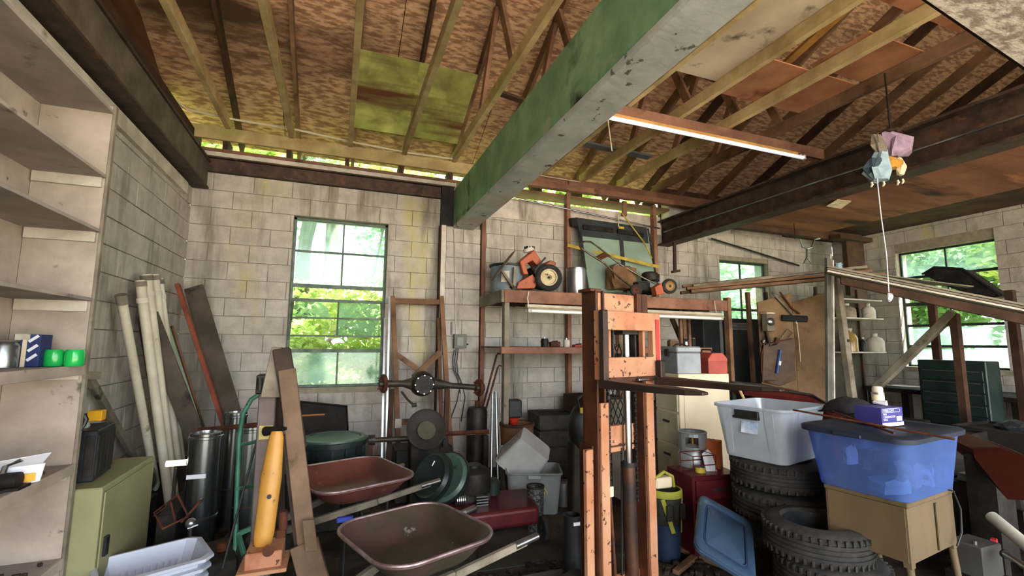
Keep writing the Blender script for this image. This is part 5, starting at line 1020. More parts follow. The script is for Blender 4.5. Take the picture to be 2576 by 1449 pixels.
G().tube([(-.09, 0, .5), (-.08, 0, .58), (0, 0, .62), (.08, 0, .58), (.09, 0, .5)], .012, 8).build('carry_handle', YG, t, world=False, smooth=True); G().box((-.01, .02, .54), (.15, .08, .08)).build('tan_cloth', CREAM, t, world=False, bev=.01)
# red drawer cabinet with wire rack, papers, orange box
RC = mat('maroon painted steel', '#5c1d22', '#451518', 4, .35, .2)
q = at(1780, 1215, 'Y', 2.95); t = thing('red_cabinet', 'low maroon steel cabinet behind the blue lid', 'cabinet', (q.x, 2.95, 0), -.1)
G().box((.05, .12, .3), (.44, .34, .6)).build('cabinet_body', RC, t, world=False, bev=.006); dr = G().box((.05, -.06, .5), (.40, .014, .14)).build('drawer', RC, t, world=False, bev=.003); G().box((.05, -.075, .5), (.1, .014, .018)).build('drawer_pull', GALV, dr, world=False); G().box((.05, -.06, .25), (.40, .014, .32)).build('drawer', RC, t, world=False, bev=.003)
zz = .602
t = thing('wire_rack', 'dark red wire rack standing on the maroon cabinet', 'rack', (q.x-.06, 2.98, zz), -.1)
for x in (-.1, .1):
    G().tube([(x, -.08, 0), (x, -.08, .15), (x, .08, .15), (x, .08, 0)], .004, 6).build('wire_hoop', RC, t, world=False)
for y, z in ((-.08, .15), (.08, .15), (-.08, .08), (.08, .08), (-.08, .004), (.08, .004)): G().cyl((-.1, y, z), (.1, y, z), .004, n=6).build('wire', RC, t, world=False)
t = thing('folded_paper', 'white folded paper propped on the maroon cabinet', 'paper', (q.x+.08, 3.0, zz)); G().prism([(-.04, 0, 0), (.05, -.02, 0), (.04, .02, .13), (.01, .03, .16), (-.05, .03, .13)], (.004, .006, 0)).build('sheet', WHT, t, world=False); G().prism([(-.03, .03, 0), (.06, .03, 0), (.05, .05, .1), (-.02, .05, .12)], (.004, .006, 0)).build('sheet', WHT, t, world=False)
t = thing('orange_carton', 'upright orange carton at the back of the maroon cabinet', 'carton', (q.x+.19, 3.08, zz), .5); G().box((0, 0, .11), (.07, .13, .22)).build('carton_body', mat('orange card', '#b5603a', '#96492a', 4, .7), t, world=False, bev=.003); G().box((0, 0, .221), (.07, .02, .002)).build('tape', BLACKP, t, world=False)
t = thing('yellow_tin', 'squat yellowish tin inside the wire rack', 'tin', (q.x-.02, 3.0, zz)); G().cyl((0, 0, .0), (0, 0, .04), .04, n=20).build('tin_body', YS, t, world=False, smooth=True); G().cyl((0, 0, .04), (0, 0, .045), .037, n=20).build('tin_lid', GALV, t, world=False, smooth=True)
# blue lid leaning on tyres
BL = mat('slate blue plastic', '#34495f', '#2b3d52', 3, .35, stain=('#6a7a84', 2.2, .62, .15)); BLG = mat('deep blue groove', '#1f3558', rough=.5)
P = [at(1762, 1242, 'Y', 2.72), at(1890, 1318, 'Y', 2.45), at(1902, 1470, 'Y', 2.05), at(1745, 1378, 'Y', 2.32)]
c0 = sum(P, V(0, 0, 0))/4; ex = ((P[1]-P[0])+(P[2]-P[3]))/4; ey = ((P[0]-P[3])+(P[1]-P[2]))/4; nz = ex.cross(ey).normalized()
t = thing('plastic_cover', 'slate blue plastic tote cover leaning against the tyre stack', 'cover', V(c0.x, c0.y, 0))
def lidring(f, r, off): return [c0+ex*p.x+ey*p.y+nz*off for p in rrect(f, f, r, 0, 6)]
G().rings([lidring(1.0, .25, -.004), lidring(1.0, .25, .01), lidring(.95, .24, .016), lidring(.76, .2, .014), lidring(.72, .2, .004), lidring(.70, .2, .004), lidring(.66, .18, .012), lidring(.1, .05, .014)]).build('lid_panel', BL, t, smooth=True)
G().tube(lidring(.73, .2, .010), .005, 6, closed=True).build('groove', BLG, t); G().rings([lidring(1.0, .25, .006), lidring(1.03, .26, .0), lidring(1.03, .26, -.018), lidring(1.0, .25, -.018)], False, False).build('rim', BL, t, smooth=True)
# ---- tyres
def tyre(x, y, z, r, w, label, rot=(0, 0, 0)):
    t = thing('tyre', label, 'tyre', (x, y, z), rot=rot, group='tyres stacked by the sewing table')
    p = [(r*.62, .02), (r*.66, .0), (r*.86, .005), (r*.95, .02), (r, .045)]
    for k in range(4): zz = .045+(w-.09)*k/4; s_ = (w-.09)/4; p += [(r, zz+s_*.12), (r, zz+s_*.8), (r-.008, zz+s_*.84), (r-.008, zz+s_*.98)]
    p += [(r, w-.045), (r*.95, w-.02), (r*.86, w-.005), (r*.66, w), (r*.62, w-.02)]
    G().lathe(p, n=56).build('tread', RUBBER, t, world=False, smooth=True)
    G().lathe([(r*.62, .02), (r*.60, w*.4), (r*.60, w*.6), (r*.62, w-.02)], n=40).build('bead', BLACKP, t, world=False, smooth=True)
    g = G()
    for k in range(44):
        a = k*2*PI/44
        for z_ in (.035, w-.035): g.box((math.cos(a)*(r-.004), math.sin(a)*(r-.004), z_), (.018, .012, .03), rz=a)
    g.build('shoulder_lug', RUBBER, t, world=False, kind='stuff'); return t
tx, ty = 3.0, 2.5
tyre(tx+.10, ty-.06, .0, .335, .2, 'lowest tyre of the tall stack under the clear tote'); tyre(tx+.06, ty-.03, .203, .33, .2, 'second tyre from the bottom of the tall stack', (.02, .02, 0))
tyre(tx+.01, ty, .41, .33, .2, 'third tyre from the bottom of the tall stack', (.02, -.01, 0)); tyre(tx-.01, ty+.01, .618, .315, .19, 'topmost tyre, directly under the clear tote')
q = at(2090, 1420, 'Y', 1.95); tyre(q.x+.03, 2.02, .0, .3, .2, 'lower tyre under the sewing table legs'); tyre(q.x+.06, 2.0, .203, .29, .2, 'middle tyre half hidden under the sewing table'); tyre(q.x+.02, 2.04, .395, .28, .19, 'topmost tyre of the low stack under the sewing table')
# ---- clear tote on the tyres
CT = hazy('milky clear tote plastic', '#dfe8f0', .5, .07, .2, (4, .08), .6)
def tote(name, label, P4, z0, z1, m, taper=.84, cat='tote'):
    c = sum(P4, V(0, 0, 0))/4; ux = ((P4[1]-P4[0])+(P4[2]-P4[3]))/2; uy = ((P4[3]-P4[0])+(P4[2]-P4[1]))/2
    rz = math.atan2(ux.y, ux.x); t = thing(name, label, cat, (c.x, c.y, z0), rz); return t, ux.length, uy.length
P4 = [at(1925, 1042, 'Z', 1.17), at(2083, 1018, 'Z', 1.17), at(1940, 998, 'Z', 1.17), at(1792, 1015, 'Z', 1.17)]
t, w, d = tote('clear_tote', 'open milky clear storage tote on top of the tyre stack', [P4[0], P4[1], P4[2], P4[3]], .815, 1.17, CT)
w = min(w, .62); d = min(d, .5); h = .36
bin_(t, w, d, h, CT, rim=.018, taper=.84, th=.005, name='tote_body')
for s in (-1, 1):
    for e in (-.3, .3): G().prism([(s*w*.425, e*d-.02, .02), (s*w*.425, e*d+.02, .02), (s*w*.505, e*d+.03, h-.03), (s*w*.505, e*d-.03, h-.03)], (s*.006, 0, 0)).build('corner_rib', CT, t, world=False)
    G().prism([(e_*w, s*d*.425, .02) for e_ in (-.2, -.14)]+[(e_*w, s*d*.505, h-.03) for e_ in (-.12, -.2)], (0, s*.006, 0)).build('side_rib', CT, t, world=False)
G().box((-w/2-.0, 0, h-.05), (.03, .17, .045)).build('handle_recess', BLACKP, t, world=False, bev=.004); G().box((-w/2-.012, 0, h-.075), (.03, .18, .018)).build('grey_latch', BLACKM, t, world=False, bev=.003)
G().box((-w*.475-.012, -.01, h-.14), (.008, .11, .08), R=Matrix.Rotation(.16, 4, 'Y')).build('blue_label', mat('blue tote label', '#5f86b4', '#d4dde6', 9, .5), t, world=False)
# ---- sewing table and blue tote
TB = mat('dull tan veneer', '#665740', '#51452f', 2.5, .6, stain=('#3c3020', 5, .62, .1), stretch=(1, 1, .4))
T4 = [V(2.777, 1.58, 0), V(3.335, 1.66, 0), V(3.26, 2.08, 0), V(2.657, 1.96, 0)]
c = sum(T4, V(0, 0, 0))/4; ux = T4[1]-T4[0]; rz = math.atan2(ux.y, ux.x); W2, D2 = .56, .40
t = thing('sewing_table', 'tan wooden sewing table with a deep apron and thin splayed legs', 'table', (c.x, c.y, 0), rz)
zt = .80
G().box((0, 0, zt-.012), (W2, D2, .024)).build('tabletop', TB, t, world=False, bev=.004)
for s in (-1, 1):
    G().box((s*(W2/2-.012), 0, zt-.16), (.018, D2-.03, .27)).build('side_apron', TB, t, world=False, bev=.003); G().box((0, s*(D2/2-.012), zt-.16), (W2-.03, .018, .27)).build('front_apron', TB, t, world=False, bev=.003)
    for e in (-1, 1):
        G().prism([(s*(W2/2-.005), e*(D2/2-.005), zt-.02), (s*(W2/2-.045), e*(D2/2-.005), zt-.02), (s*(W2/2-.045), e*(D2/2-.045), zt-.02), (s*(W2/2-.005), e*(D2/2-.045), zt-.02)], (0, 0, -.30)).build('corner_block', TB, t, world=False, bev=.003)
        G().cyl((s*(W2/2-.025), e*(D2/2-.025), zt-.3), (s*(W2/2+.01), e*(D2/2+.01), 0), .019, .011, n=12).build('leg', TB, t, world=False, smooth=True)
G().box((.03, -D2/2-.004, zt-.16), (.02, .006, .24)).build('front_moulding', TB, t, world=False); G().box((W2/2+.002, -.0, zt-.16), (.006, .03, .24)).build('side_moulding', TB, t, world=False)
G().tube([(.19, -D2/2+.08, zt+.004), (.22, -D2/2-.02, zt+.0), (.26, -D2/2-.03, zt-.1), (.24, -D2/2-.03, zt-.22), (.18, -D2/2-.025, zt-.28)], .005, 6).build('cord', BLACKP, t, world=False, smooth=True)
BT = hazy('translucent blue tote plastic', '#7c9fe0', .68, .06, .15, (3, .06), .6)
P4 = [at(2232, 1093, 'Z', 1.13), at(2405, 1063, 'Z', 1.13), at(2190, 1032, 'Z', 1.13), at(2012, 1050, 'Z', 1.13)]
t, w, d = tote('blue_tote', 'large translucent blue storage tote full of odds and ends on the sewing table', P4, .803, 1.13, BT)
t.location = (c.x+.02, c.y+.02, .803); rzb = rz+.0; t.rotation_euler = (0, 0, rzb); XF[t.name] = Matrix.Translation(t.location) @ Matrix.Rotation(rzb, 4, 'Z')
w, d, h = .70, .50, .32; bin_(t, w, d, h, BT, rim=.015, taper=.86, th=.004, name='tote_body')
BTX = XF[t.name]
LB = mat('blue black tote lid', '#232c3c', '#1a2230', 4, .55)
t2 = thing('tote_cover', 'dark blue grey cover lying on the translucent blue tote', 'cover', (c.x+.02, c.y+.02, .803+h), rzb)
g = G(); g.rings([rrect(w/2+.03, d/2+.03, .09, -.02), rrect(w/2+.032, d/2+.032, .09, .004), rrect(w/2+.02, d/2+.02, .08, .012), rrect(w/2-.05, d/2-.05, .07, .012), rrect(w/2-.06, d/2-.06, .07, .006), rrect(.05, .05, .03, .006)], False, True); g.build('cover_panel', LB, t2, world=False, smooth=True)
for s in (-1, 1): G().box((s*(w/2+.03), 0, -.01), (.03, .14, .02)).build('snap_handle', LB, t2, world=False, bev=.004)
zl = .803+h+.012
def inb(x, y, z): return BTX @ V(x, y, z)
stf = [('white_pouch', 'white crumpled pouch lying at the front inside the blue tote', 'pouch', (.17, -.12, .01), (.13, .08, .1), WHT), ('clear_packet', 'pale green packet at the left inside the blue tote', 'packet', (-.19, -.1, .01), (.15, .09, .07), mat('pale green packet', '#a8c4bc', rough=.5)),
       ('red_package', 'dull red package in the middle of the blue tote', 'package', (-.02, .05, .02), (.12, .08, .16), RC), ('paper_wad', 'pinkish paper wad near the middle of the blue tote', 'paper', (.04, -.1, .01), (.1, .08, .13), mat('pinkish paper', '#c4aaa8', rough=.8)), ('white_card', 'small white card standing high inside the blue tote', 'card', (-.2, .08, .12), (.06, .03, .1), WHT)]
for n, lb, ct, p, sz, m in stf:
    tt = thing(n, lb, ct, inb(p[0], p[1], .01), rzb+p[0]*2); g = G(); bmesh.ops.create_cube(g.b, size=1, matrix=Matrix.Translation((0, 0, sz[2]/2+(p[2]-.01))) @ Matrix.Diagonal((*sz, 1))); bmesh.ops.subdivide_edges(g.b, edges=g.b.edges[:], cuts=2, use_grid_fill=True); g.jit(.008, 3).build('body', m, tt, world=False)
    G().box((0, 0, sz[2]/2+(p[2]-.01)), (sz[0]*1.04, sz[1]*.5, sz[2]*.3)).build('band', WHITEP, tt, world=False)
# bags box with lettering
PB = mat('purple blue card', '#3a3a82', '#33337a', 3, .5); PW = mat('white print', '#e8e8f0', rough=.6)
def text(s_, size, m, parent, M):
    cu = bpy.data.curves.new('t', 'FONT'); cu.body = s_; cu.size = size; cu.extrude = .0006; o = bpy.data.objects.new('t', cu); COL.objects.link(o)
    dg = bpy.context.evaluated_depsgraph_get(); me = bpy.data.meshes.new_from_object(o.evaluated_get(dg)); bpy.data.objects.remove(o)
    me.transform(M); me.materials.clear(); me.materials.append(m); p = bpy.data.objects.new('lettering', me); COL.objects.link(p); p.parent = parent; return p
q = at(2245, 1070, 'Z', zl); t = thing('contractor_bags_box', 'purple blue box of contractor bags lying on the dark tote cover', 'box', (q.x+.0, q.y+.06, zl), rzb-.12)
bw, bd, bh = .20, .15, .105
G().box((-.02, 0, bh/2), (bw, bd, bh)).build('carton', PB, t, world=False, bev=.002)
G().box((-.02, -bd/2-.001, .01), (bw, .001, .02)).build('white_stripe', PW, t, world=False); G().box((bw/2-.02+.001, 0, .006), (.001, bd, .012)).build('white_stripe', PW, t, world=False)
Mf = lambda x, z: Matrix.Translation((x, -bd/2-.002, z)) @ Matrix.Rotation(PI/2, 4, 'X')
Ms = lambda y, z: Matrix.Translation((bw/2-.02+.002, y, z)) @ Matrix.Rotation(PI/2, 4, 'Z') @ Matrix.Rotation(PI/2, 4, 'X')
text('STEELCOAT', .019, PW, t, Mf(-.105, .083)); text('PRO', .016, PW, t, Mf(-.108, .063)); text('CONTRACTOR', .016, PW, t, Mf(-.108, .048)); text('BAGS', .016, PW, t, Mf(-.108, .033))
g = G(); fr = [(-.112, .079), (.045, .079), (.05, .089), (.045, .100), (-.112, .100), (-.115, .089)]; g.tube([(x, -bd/2-.002, z) for x, z in fr], .001, 5, closed=True).build('logo_frame', PW, t, world=False)
G().box((.04, -bd/2-.001, .04), (.05, .001, .028)).build('grey_panel', mat('pale green print', '#a4b4a8', rough=.6), t, world=False)
text('PRO CON', .013, PW, t, Ms(-.068, .08)); text('HEAVY DUTY', .011, PW, t, Ms(-.068, .062)); text('STRONG', .009, PW, t, Ms(-.068, .048))
for k in range(4): G().box((bw/2-.018, -.05, .040-.007*k), (.001, .035-.005*(k % 2), .003)).build('print_line', PW, t, world=False)
G().box((bw/2-.018, .04, .045), (.001, .06, .055)).build('photo_print', mat('grey picture print', '#6a6468', '#2c2a2c', 20, .6), t, world=False); G().box((.06, .03, bh+.012), (.05, .06, .02), rz=.3).jit(.006, 4).build('torn_flap', WHT, t, world=False)
q2 = q+V(.09, .12, 0); t = thing('spray_can', 'cream and white spray can standing behind the contractor bags box', 'can', (q2.x, q2.y, zl))
G().lathe([(.001, 0), (.033, 0), (.033, .165), (.028, .178), (.001, .18)], n=28).build('can_body', CREAM, t, world=False, smooth=True); G().lathe([(.034, .165), (.035, .172), (.034, .178)], n=28).build('silver_rim', GALV, t, world=False, smooth=True); G().lathe([(.029, .176), (.029, .2), (.024, .212), (.015, .215), (.001, .216)], n=28).build('spray_cap', WHITEP, t, world=False, smooth=True)
for z in (.09, .105, .12): G().lathe([(.0333, z), (.0337, z+.002), (.0337, z+.006), (.0333, z+.008)], n=28).build('print_band', BLACKM, t, world=False)
q3 = at(2140, 1042, 'Z', zl); t = thing('black_cloth', 'rumpled black cloth heaped on the left of the tote cover', 'cloth', (q3.x, q3.y, zl)); g = G(); bmesh.ops.create_grid(g.b, x_segments=14, y_segments=10, size=.5, matrix=Matrix.Translation((q3.x+.08, q3.y+.06, zl)) @ Matrix.Rotation(rzb, 4, 'Z') @ Matrix.Diagonal((.38, .22, 1, 1)))
R = random.Random(8)
for v in g.b.verts: dd = max(0, 1-((v.co.x-q3.x-.08)**2/.035+(v.co.y-q3.y-.06)**2/.02)); v.co.z += .008+.09*dd**.6+R.uniform(0, .012)
ob = g.build('cloth_fold', mat('black fabric', '#1a1a1c', '#26262a', 9, .95), t, smooth=True); ob.modifiers.new('s', 'SOLIDIFY').thickness = .006; G().tube([q3+V(-.05, .0, .02), q3+V(.03, .0, .04), q3+V(.1, -.02, .02)], .008).build('hem', BLACKP, t, smooth=True)
for a_, b_, lb in (((1995, 1031), (2402, 1105), 'long thin rusty rod lying across the tote cover'), ((2095, 1035), (2250, 1090), 'shorter rusty rod crossing the cloth end')):
    A0 = at(*a_, 'Z', zl+.06 if a_[0] < 2000 else zl+.05); B0 = at(*b_, 'Z', zl+.015); o = G().cyl(A0, B0, .006, n=8).build('rusty_rod', RUST, smooth=True); tag(o, lb, 'rod')
# ---- metal track post, wood post
t = thing('steel_door_track', 'tall grey steel track post with a bright white edge standing left of the right window', 'post', (5.8, 4.0, 0))
for a_, b_, w_, h_, n, m in (((2082, 650), (2085, 1010), .07, .04, 'track_channel', mat('dull grey steel', '#77786e', '#5c5d54', 5, .5, .5)), ((2092, 655), (2095, 1010), .022, .05, 'white_edge', WHITEP)):
    a = A(*a_, 4.0); b = drop0(a, A(*b_, 3.98)); G().beam(a, b, w_, h_, (0, 1, 0)).build(n, m, t, bev=.002)
G().cyl(A(2090, 640, 4.0), A(2088, 655, 4.0), .012, n=8).build('tip', WHITEP, t)
a = A(2102, 690, 4.2); b = drop0(a, A(2145, 1010, 4.1)); t = thing('leaning_post', 'peeled pale wooden post leaning just right of the steel track', 'post', b); G().beam(a, b, .09, .09, (0, 1, 0)).build('post_timber', GREYWOOD, t, bev=.012); G().cyl(a.lerp(b, .35)+V(0, -.045, 0), a.lerp(b, .35)+V(0, -.055, 0), .02, n=10).build('knot', DARKWOOD, t)
# ---- overhead lumber rack and siding
L0, L1 = A(1712, 728, 5.35), V(6.9, 4.2, 2.62)
for k in range(7):
    dz = (k % 3)*.045; dy = -.1*(k//3)-.02*(k % 3)
    a = L0+V(-.0+.1*(k % 2), dy, dz-.05); b = L1+V(-.12*(k % 3), dy, dz-.05)
    o = G().beam(a, b, .09, .038).build('stored_board', GREYWOOD if k % 2 else OLDWOOD, bev=.003); tag(o, ['bottom front', 'middle front', 'top front', 'bottom centre', 'middle centre', 'top centre', 'rearmost'][k]+' weathered board of the overhead pile left of the steel track', 'board', 'boards stored overhead')
t = thing('rack_post', 'thin brown upright carrying the overhead boards, first right of the platform', 'post', (5.6, 5.2, 0))
def upright(name, label, p0, p1, Y0, w, m, Y1=None):
    a = A(*p0, Y0); b = drop0(a, A(*p1, Y1 or Y0)); t = thing(name, label, 'post', b); G().beam(a, b, w, .05, (0, 1, 0)).build('upright', m, t, bev=.003); G().box(V(b.x, b.y, .01), (w+.04, .09, .02)).build('foot', m, t); return t
a = A(1880, 735, 5.1); b = drop0(a, A(1895, 950, 5.1)); G().beam(a, b, .055, .05, (0, 1, 0)).build('upright', OLDWOOD, t, bev=.003); G().box(V(b.x, b.y, .01), (.1, .09, .02)).build('foot', OLDWOOD, t)
upright('rack_post', 'dark upright between the black cabinets and the plywood panel', (1925, 735), (1950, 960), 5.2, .045, DARKWOOD)
for p0, p1, lb in (((1903, 668), (1906, 800), 'short timber end poking out below the overhead boards'),): pass
# black tall cabinets
BC = mat('glossy black cabinet', '#15181a', '#23282b', 3, .3, .2)
t = thing('black_cabinet', 'tall glossy black cabinet with a slatted vent under the small window', 'cabinet', (6.2, 5.5, 0))
a = A(1835, 800, 5.35); b = A(1925, 800, 5.35); G().bb((a.x, 5.4, 0), (b.x+.15, 5.85, a.z)).build('cabinet_body', BC, t, bev=.01); G().bb((a.x+.03, 5.385, .1), (b.x+.02, 5.402, a.z-.22)).build('door', BC, t, bev=.004)
for k in range(6): G().bb((a.x+.06, 5.388, a.z-.17+.018*k), (a.x+.42, 5.4, a.z-.162+.018*k)).build('vent_slat', GALV, t)
t = thing('black_cabinet', 'narrow black cabinet with a grey stripe, left of the vented one', 'cabinet', (5.7, 5.5, 0)); a0 = A(1768, 800, 5.45); G().bb((a0.x, 5.45, 0), (a.x-.02, 5.85, a.z+.05)).build('cabinet_body', BC, t, bev=.01); G().bb((a0.x+.3, 5.435, .4), (a0.x+.36, 5.452, a.z)).build('grey_stripe', GALV, t)
# plywood tool wall
PT = mat('stained tan plywood wall', '#84694a', '#5f4a34', 2, .85, bump=.15, stain=('#33241a', 2.5, .58, .12), stain2=('#6b3a28', 5, .66, .05))
a = A(1905, 760, 4.85); b = A(2082, 730, 4.35); t = thing('plywood_tool_panel', 'stained plywood panel hung with old tools, left of the steel track', 'panel', ((a.x+b.x)/2, 4.6, 0))
n_ = (b-a); n_.z = 0
for i in range(2):
    p = a+n_*(i*.5); q_ = a+n_*(i*.5+.495); G().prism([V(p.x, p.y, .0), V(q_.x, q_.y, .0), V(q_.x, q_.y, 2.33), V(p.x, p.y, 2.2)], (.005, .018, 0)).build('plywood_sheet', PT, t)
nf = V(n_.y, -n_.x, 0).normalized()
def onp(px, py, off=.03):
    d = at(px, py, 'Y', 1)-V(0, 0, EYE); k = ((a-V(0, 0, EYE)).dot(nf)-0)/d.dot(nf); return V(0, 0, EYE)+d*k+nf*off
if nf.dot(V(0, 0, EYE)-a) < 0: nf = -nf
def hung(name, label, cat, parts):
    t = thing(name, label, cat, parts[0][2][0]); 
    for n, m, pts, r in parts:
        G().tube(pts, r, 8).build(n, m, t, smooth=True)
hung('push_broom', 'black push broom head hanging from the plywood panel', 'broom', [('broom_head', BLACKP, [onp(1965, 800), onp(2028, 803)], .045), ('handle', GREYWOOD, [onp(1940, 735), onp(1995, 795)], .014), ('hook', RUST, [onp(1960, 735), onp(1990, 775), onp(2010, 790)], .012)])
hung('glue_gun_tube', 'blue and white caulk tube pointing down on the plywood panel', 'tube', [('white_nozzle', WHT, [onp(1946, 955), onp(1950, 940)], .008), ('blue_body', mat('blue tube', '#2f4f86', '#1c3050', 9, .4), [onp(1951, 938, .05), onp(1960, 880, .05)], .024), ('white_band', WHT, [onp(1956, 918, .052), onp(1958, 908, .052)], .0255), ('wire_tip', GALV, [onp(1961, 875), onp(1965, 862)], .005)])
hung('coil_hook', 'bent pale wire hook on the plywood panel', 'hook', [('wire', GALV, [onp(1966, 845), onp(1980, 828), onp(1992, 838), onp(1981, 850)], .007), ('stem', GALV, [onp(1968, 843), onp(1965, 850)], .006)])
hung('hanging_strap', 'thin pale strap hanging down the plywood panel', 'strap', [('strap_line', CREAM, [onp(2003, 815), onp(2008, 860), onp(2012, 910)], .005), ('loop', CREAM, [onp(2003, 815), onp(2000, 808)], .008)])
hung('leather_strap', 'brown leather strap hanging at the left edge of the plywood panel', 'strap', [('strap_line', RUST, [onp(1922, 860), onp(1915, 890), onp(1914, 930), onp(1918, 960)], .009), ('buckle', GALV, [onp(1920, 855), onp(1918, 862)], .014)])
hung('hand_saw', 'dark curved saw hanging in the middle of the plywood panel', 'saw', [('blade', BLACKM, [onp(1925, 830), onp(1935, 870), onp(1950, 865)], .02), ('handle', DARKWOOD, [onp(1950, 865), onp(1955, 850)], .03)])
t = thing('meter_box', 'grey meter box with a round glass dial on the plywood panel', 'meter', onp(1930, 820)); q = onp(1930, 812, .05); G().box(q, (.14, .09, .24)).build('meter_body', GREYWOOD, t, bev=.006); G().lathe([(.05, 0), (.055, .03), (.04, .045), (.001, .05)], q+V(-.02, -.04, .01), 20, ax=(-.3, -1, 0)).build('dial', GALV, t, smooth=True); G().box(q+V(0, 0, .13), (.15, .1, .02)).build('cap', WHITEP, t)
t = thing('leather_apron', 'dark brown leather sheet hanging low on the plywood panel', 'apron', onp(1950, 920)); G().prism([onp(1918, 868), onp(1995, 850), onp(2000, 955), (onp(1960, 970)), onp(1915, 960)], tuple(nf*.012)).build('leather', mat('dark leather', '#3c2a1e', '#54402c', 6, .6, bump=.3), t, bev=.006); G().tube([onp(1925, 866, .04), onp(1990, 852, .04)], .008).build('hem', RUST, t)
# red car hood behind the totes
HR = mat('dusty red car paint', '#54201c', '#3e1614', 3, .3, .2, coat=.3, stain=('#3c2a24', 4, .6, .12))
t = thing('red_fender', 'dusty red car panel curving down behind the clear tote', 'car part', (4.3, 3.3, 0)); a = A(1845, 962, 3.9); b = A(2010, 985, 3.6); c_ = A(2095, 1035, 3.3)
g = G(); rs = []
for i, (p, z_) in enumerate(((a, -.0), (a.lerp(b, .5), .02), (b, 0), (b.lerp(c_, .5), .03), (c_, 0))):
    rs.append([p+V(0, -.15, -.08), p+V(0, -.08, z_-.01), p+V(.02, .06, z_+.01), p+V(.05, .25, z_), p+V(.05, .26, -.1), p+V(0, -.13, -.12)])
g.rings(rs).build('body_panel', HR, t, smooth=True); G().tube([a+V(0, -.14, -.02), b+V(0, -.14, -.02), c_+V(0, -.14, -.02)], .012).build('trim_edge', BLACKM, t, smooth=True)
for p in (a, b, c_): G().beam(p+V(.03, .05, -.08), V(p.x+.03, p.y+.05, 0), .05, .05).build('prop', BLACKM, t)
t = thing('round_magnet_tray', 'small shiny dish lying on the red car panel', 'dish', A(1945, 962, 3.8)); q = A(1947, 966, 3.8); G().lathe([(.001, 0), (.05, 0), (.06, .02), (.055, .022), (.04, .008), (.001, .008)], q+V(0, .05, .01), 20).build('dish_body', mat('copper dish', '#b08a74', rough=.3, metal=.8), t, smooth=True); G().lathe([(.058, .018), (.064, .02), (.06, .026)], q+V(0, .05, .01), 20).build('rim', GALV, t, smooth=True)
t = thing('wooden_stick', 'pale wooden stick poking up behind the clear tote', 'stick', A(1868, 1000, 3.4)); a = A(1858, 975, 3.4); b = drop0(a, A(1872, 1005, 3.35)); G().cyl(a, b, .013, n=10).build('shaft', PALEWOOD, t, smooth=True); G().ball(a, .015).build('tip', PALEWOOD, t, smooth=True)
# ---- siding planks sloping down at the right
S0, S1 = V(5.75, 3.85, 2.49), V(7.05, 2.35, 1.86)
SD = mat('dusty grey siding', '#8d8674', '#6f6858', 3, .8, stain=('#4f4a3c', 4, .62, .1), rnd=.12)
dd = (S1-S0).normalized(); pr = V(0, 0, 1).cross(dd).normalized()
if pr.y < 0: pr = -pr
for k in range(9):
    off = pr*(.0+.11*(k % 3)) + V(0, 0, .03*(k//3)); e = .12*((k*7) % 4)-.1
    a = S0+off-dd*.1; b = S1+off+dd*e
    o = G().beam(a, b, .10, .022).build('siding_plank', SD if k % 4 else WHITEP, bev=.002); tag(o, ['bottom', 'middle', 'top'][k//3]+' layer siding plank, '+['nearest row', 'centre row', 'farthest row'][k % 3]+' of the sloping pile before the right window', 'plank', 'siding planks sloping before the right window')
o = G().prism([S0+V(-.0, -.05, -.05), S1+V(0, -.05, -.05), S1+V(0, -.05, -.17), S0+V(0, -.05, -.14)], (.03, .03, 0)).build('support_beam', DARKWOOD, bev=.004); tag(o, 'dark timber carrying the sloping siding pile', 'beam')
for k in range(4):
    a = A(2150+10*k, 684+5*k, 3.95+.02*k); b = A(2440+40*k, 722+4*k, 3.3+.04*k); o = G().beam(a, b, .09, .014).build('thin_strip', SD, bev=.001); tag(o, ['lowest', 'second lowest', 'second highest', 'highest'][k]+' thin trim strip fanned out above the sloping siding pile', 'strip', 'trim strips fanned above the siding')
t = thing('dark_canopy', 'dark curved sheet lying behind the siding in the right window', 'sheet', (7.6, 3.4, 2.4)); P_ = [at(2320, 690, 'X', 7.6), at(2350, 672, 'X', 7.6), at(2420, 676, 'X', 7.6), at(2520, 745, 'X', 7.6), at(2470, 752, 'X', 7.6), at(2380, 720, 'X', 7.6)]
G().prism(P_, (.3, .02, .0)).build('sheet_body', BLACKM, t, bev=.02); G().tube(P_[:4], .015).build('edge', BLACKP, t, smooth=True)
o = G().bb((7.55, 3.0, 0), (7.63, 3.08, 2.28)).build('support_post', DARKWOOD, bev=.004); tag(o, 'dark post standing before the right window under the curved sheet', 'post')
# posts and braces in front of the right window
a, b = at(2345, 770, 'X', 7.9), at(2352, 1010, 'X', 7.9); t = thing('window_stud', 'brown stud standing upright in front of the right window', 'post', (a.x, a.y, 0)); G().beam(V(a.x, a.y, a.z+.15), V(a.x, a.y, 0), .06, .09).build('stud', DARKWOOD, t, bev=.004); G().box((a.x, a.y, .02), (.12, .12, .04)).build('foot', DARKWOOD, t)
a = at(2400, 785, 'X', 7.0); b = at(2205, 975, 'X', 7.0); t = thing('diagonal_post', 'thick diagonal timber brace crossing before the right window', 'brace', b); b2 = b-(a-b)*((b.z-.05)/(a.z-b.z)) if 0 else b
G().beam(a, b, .09, .09).build('brace_timber', OLDWOOD if 0 else GREYWOOD, t, bev=.006); G().beam(a+V(0, 0, -.02), V(a.x, a.y, 0), .08, .08).build('upright', DARKWOOD, t, bev=.004); G().beam(b, V(b.x, b.y, 0), .08, .08).build('upright', DARKWOOD, t, bev=.004)
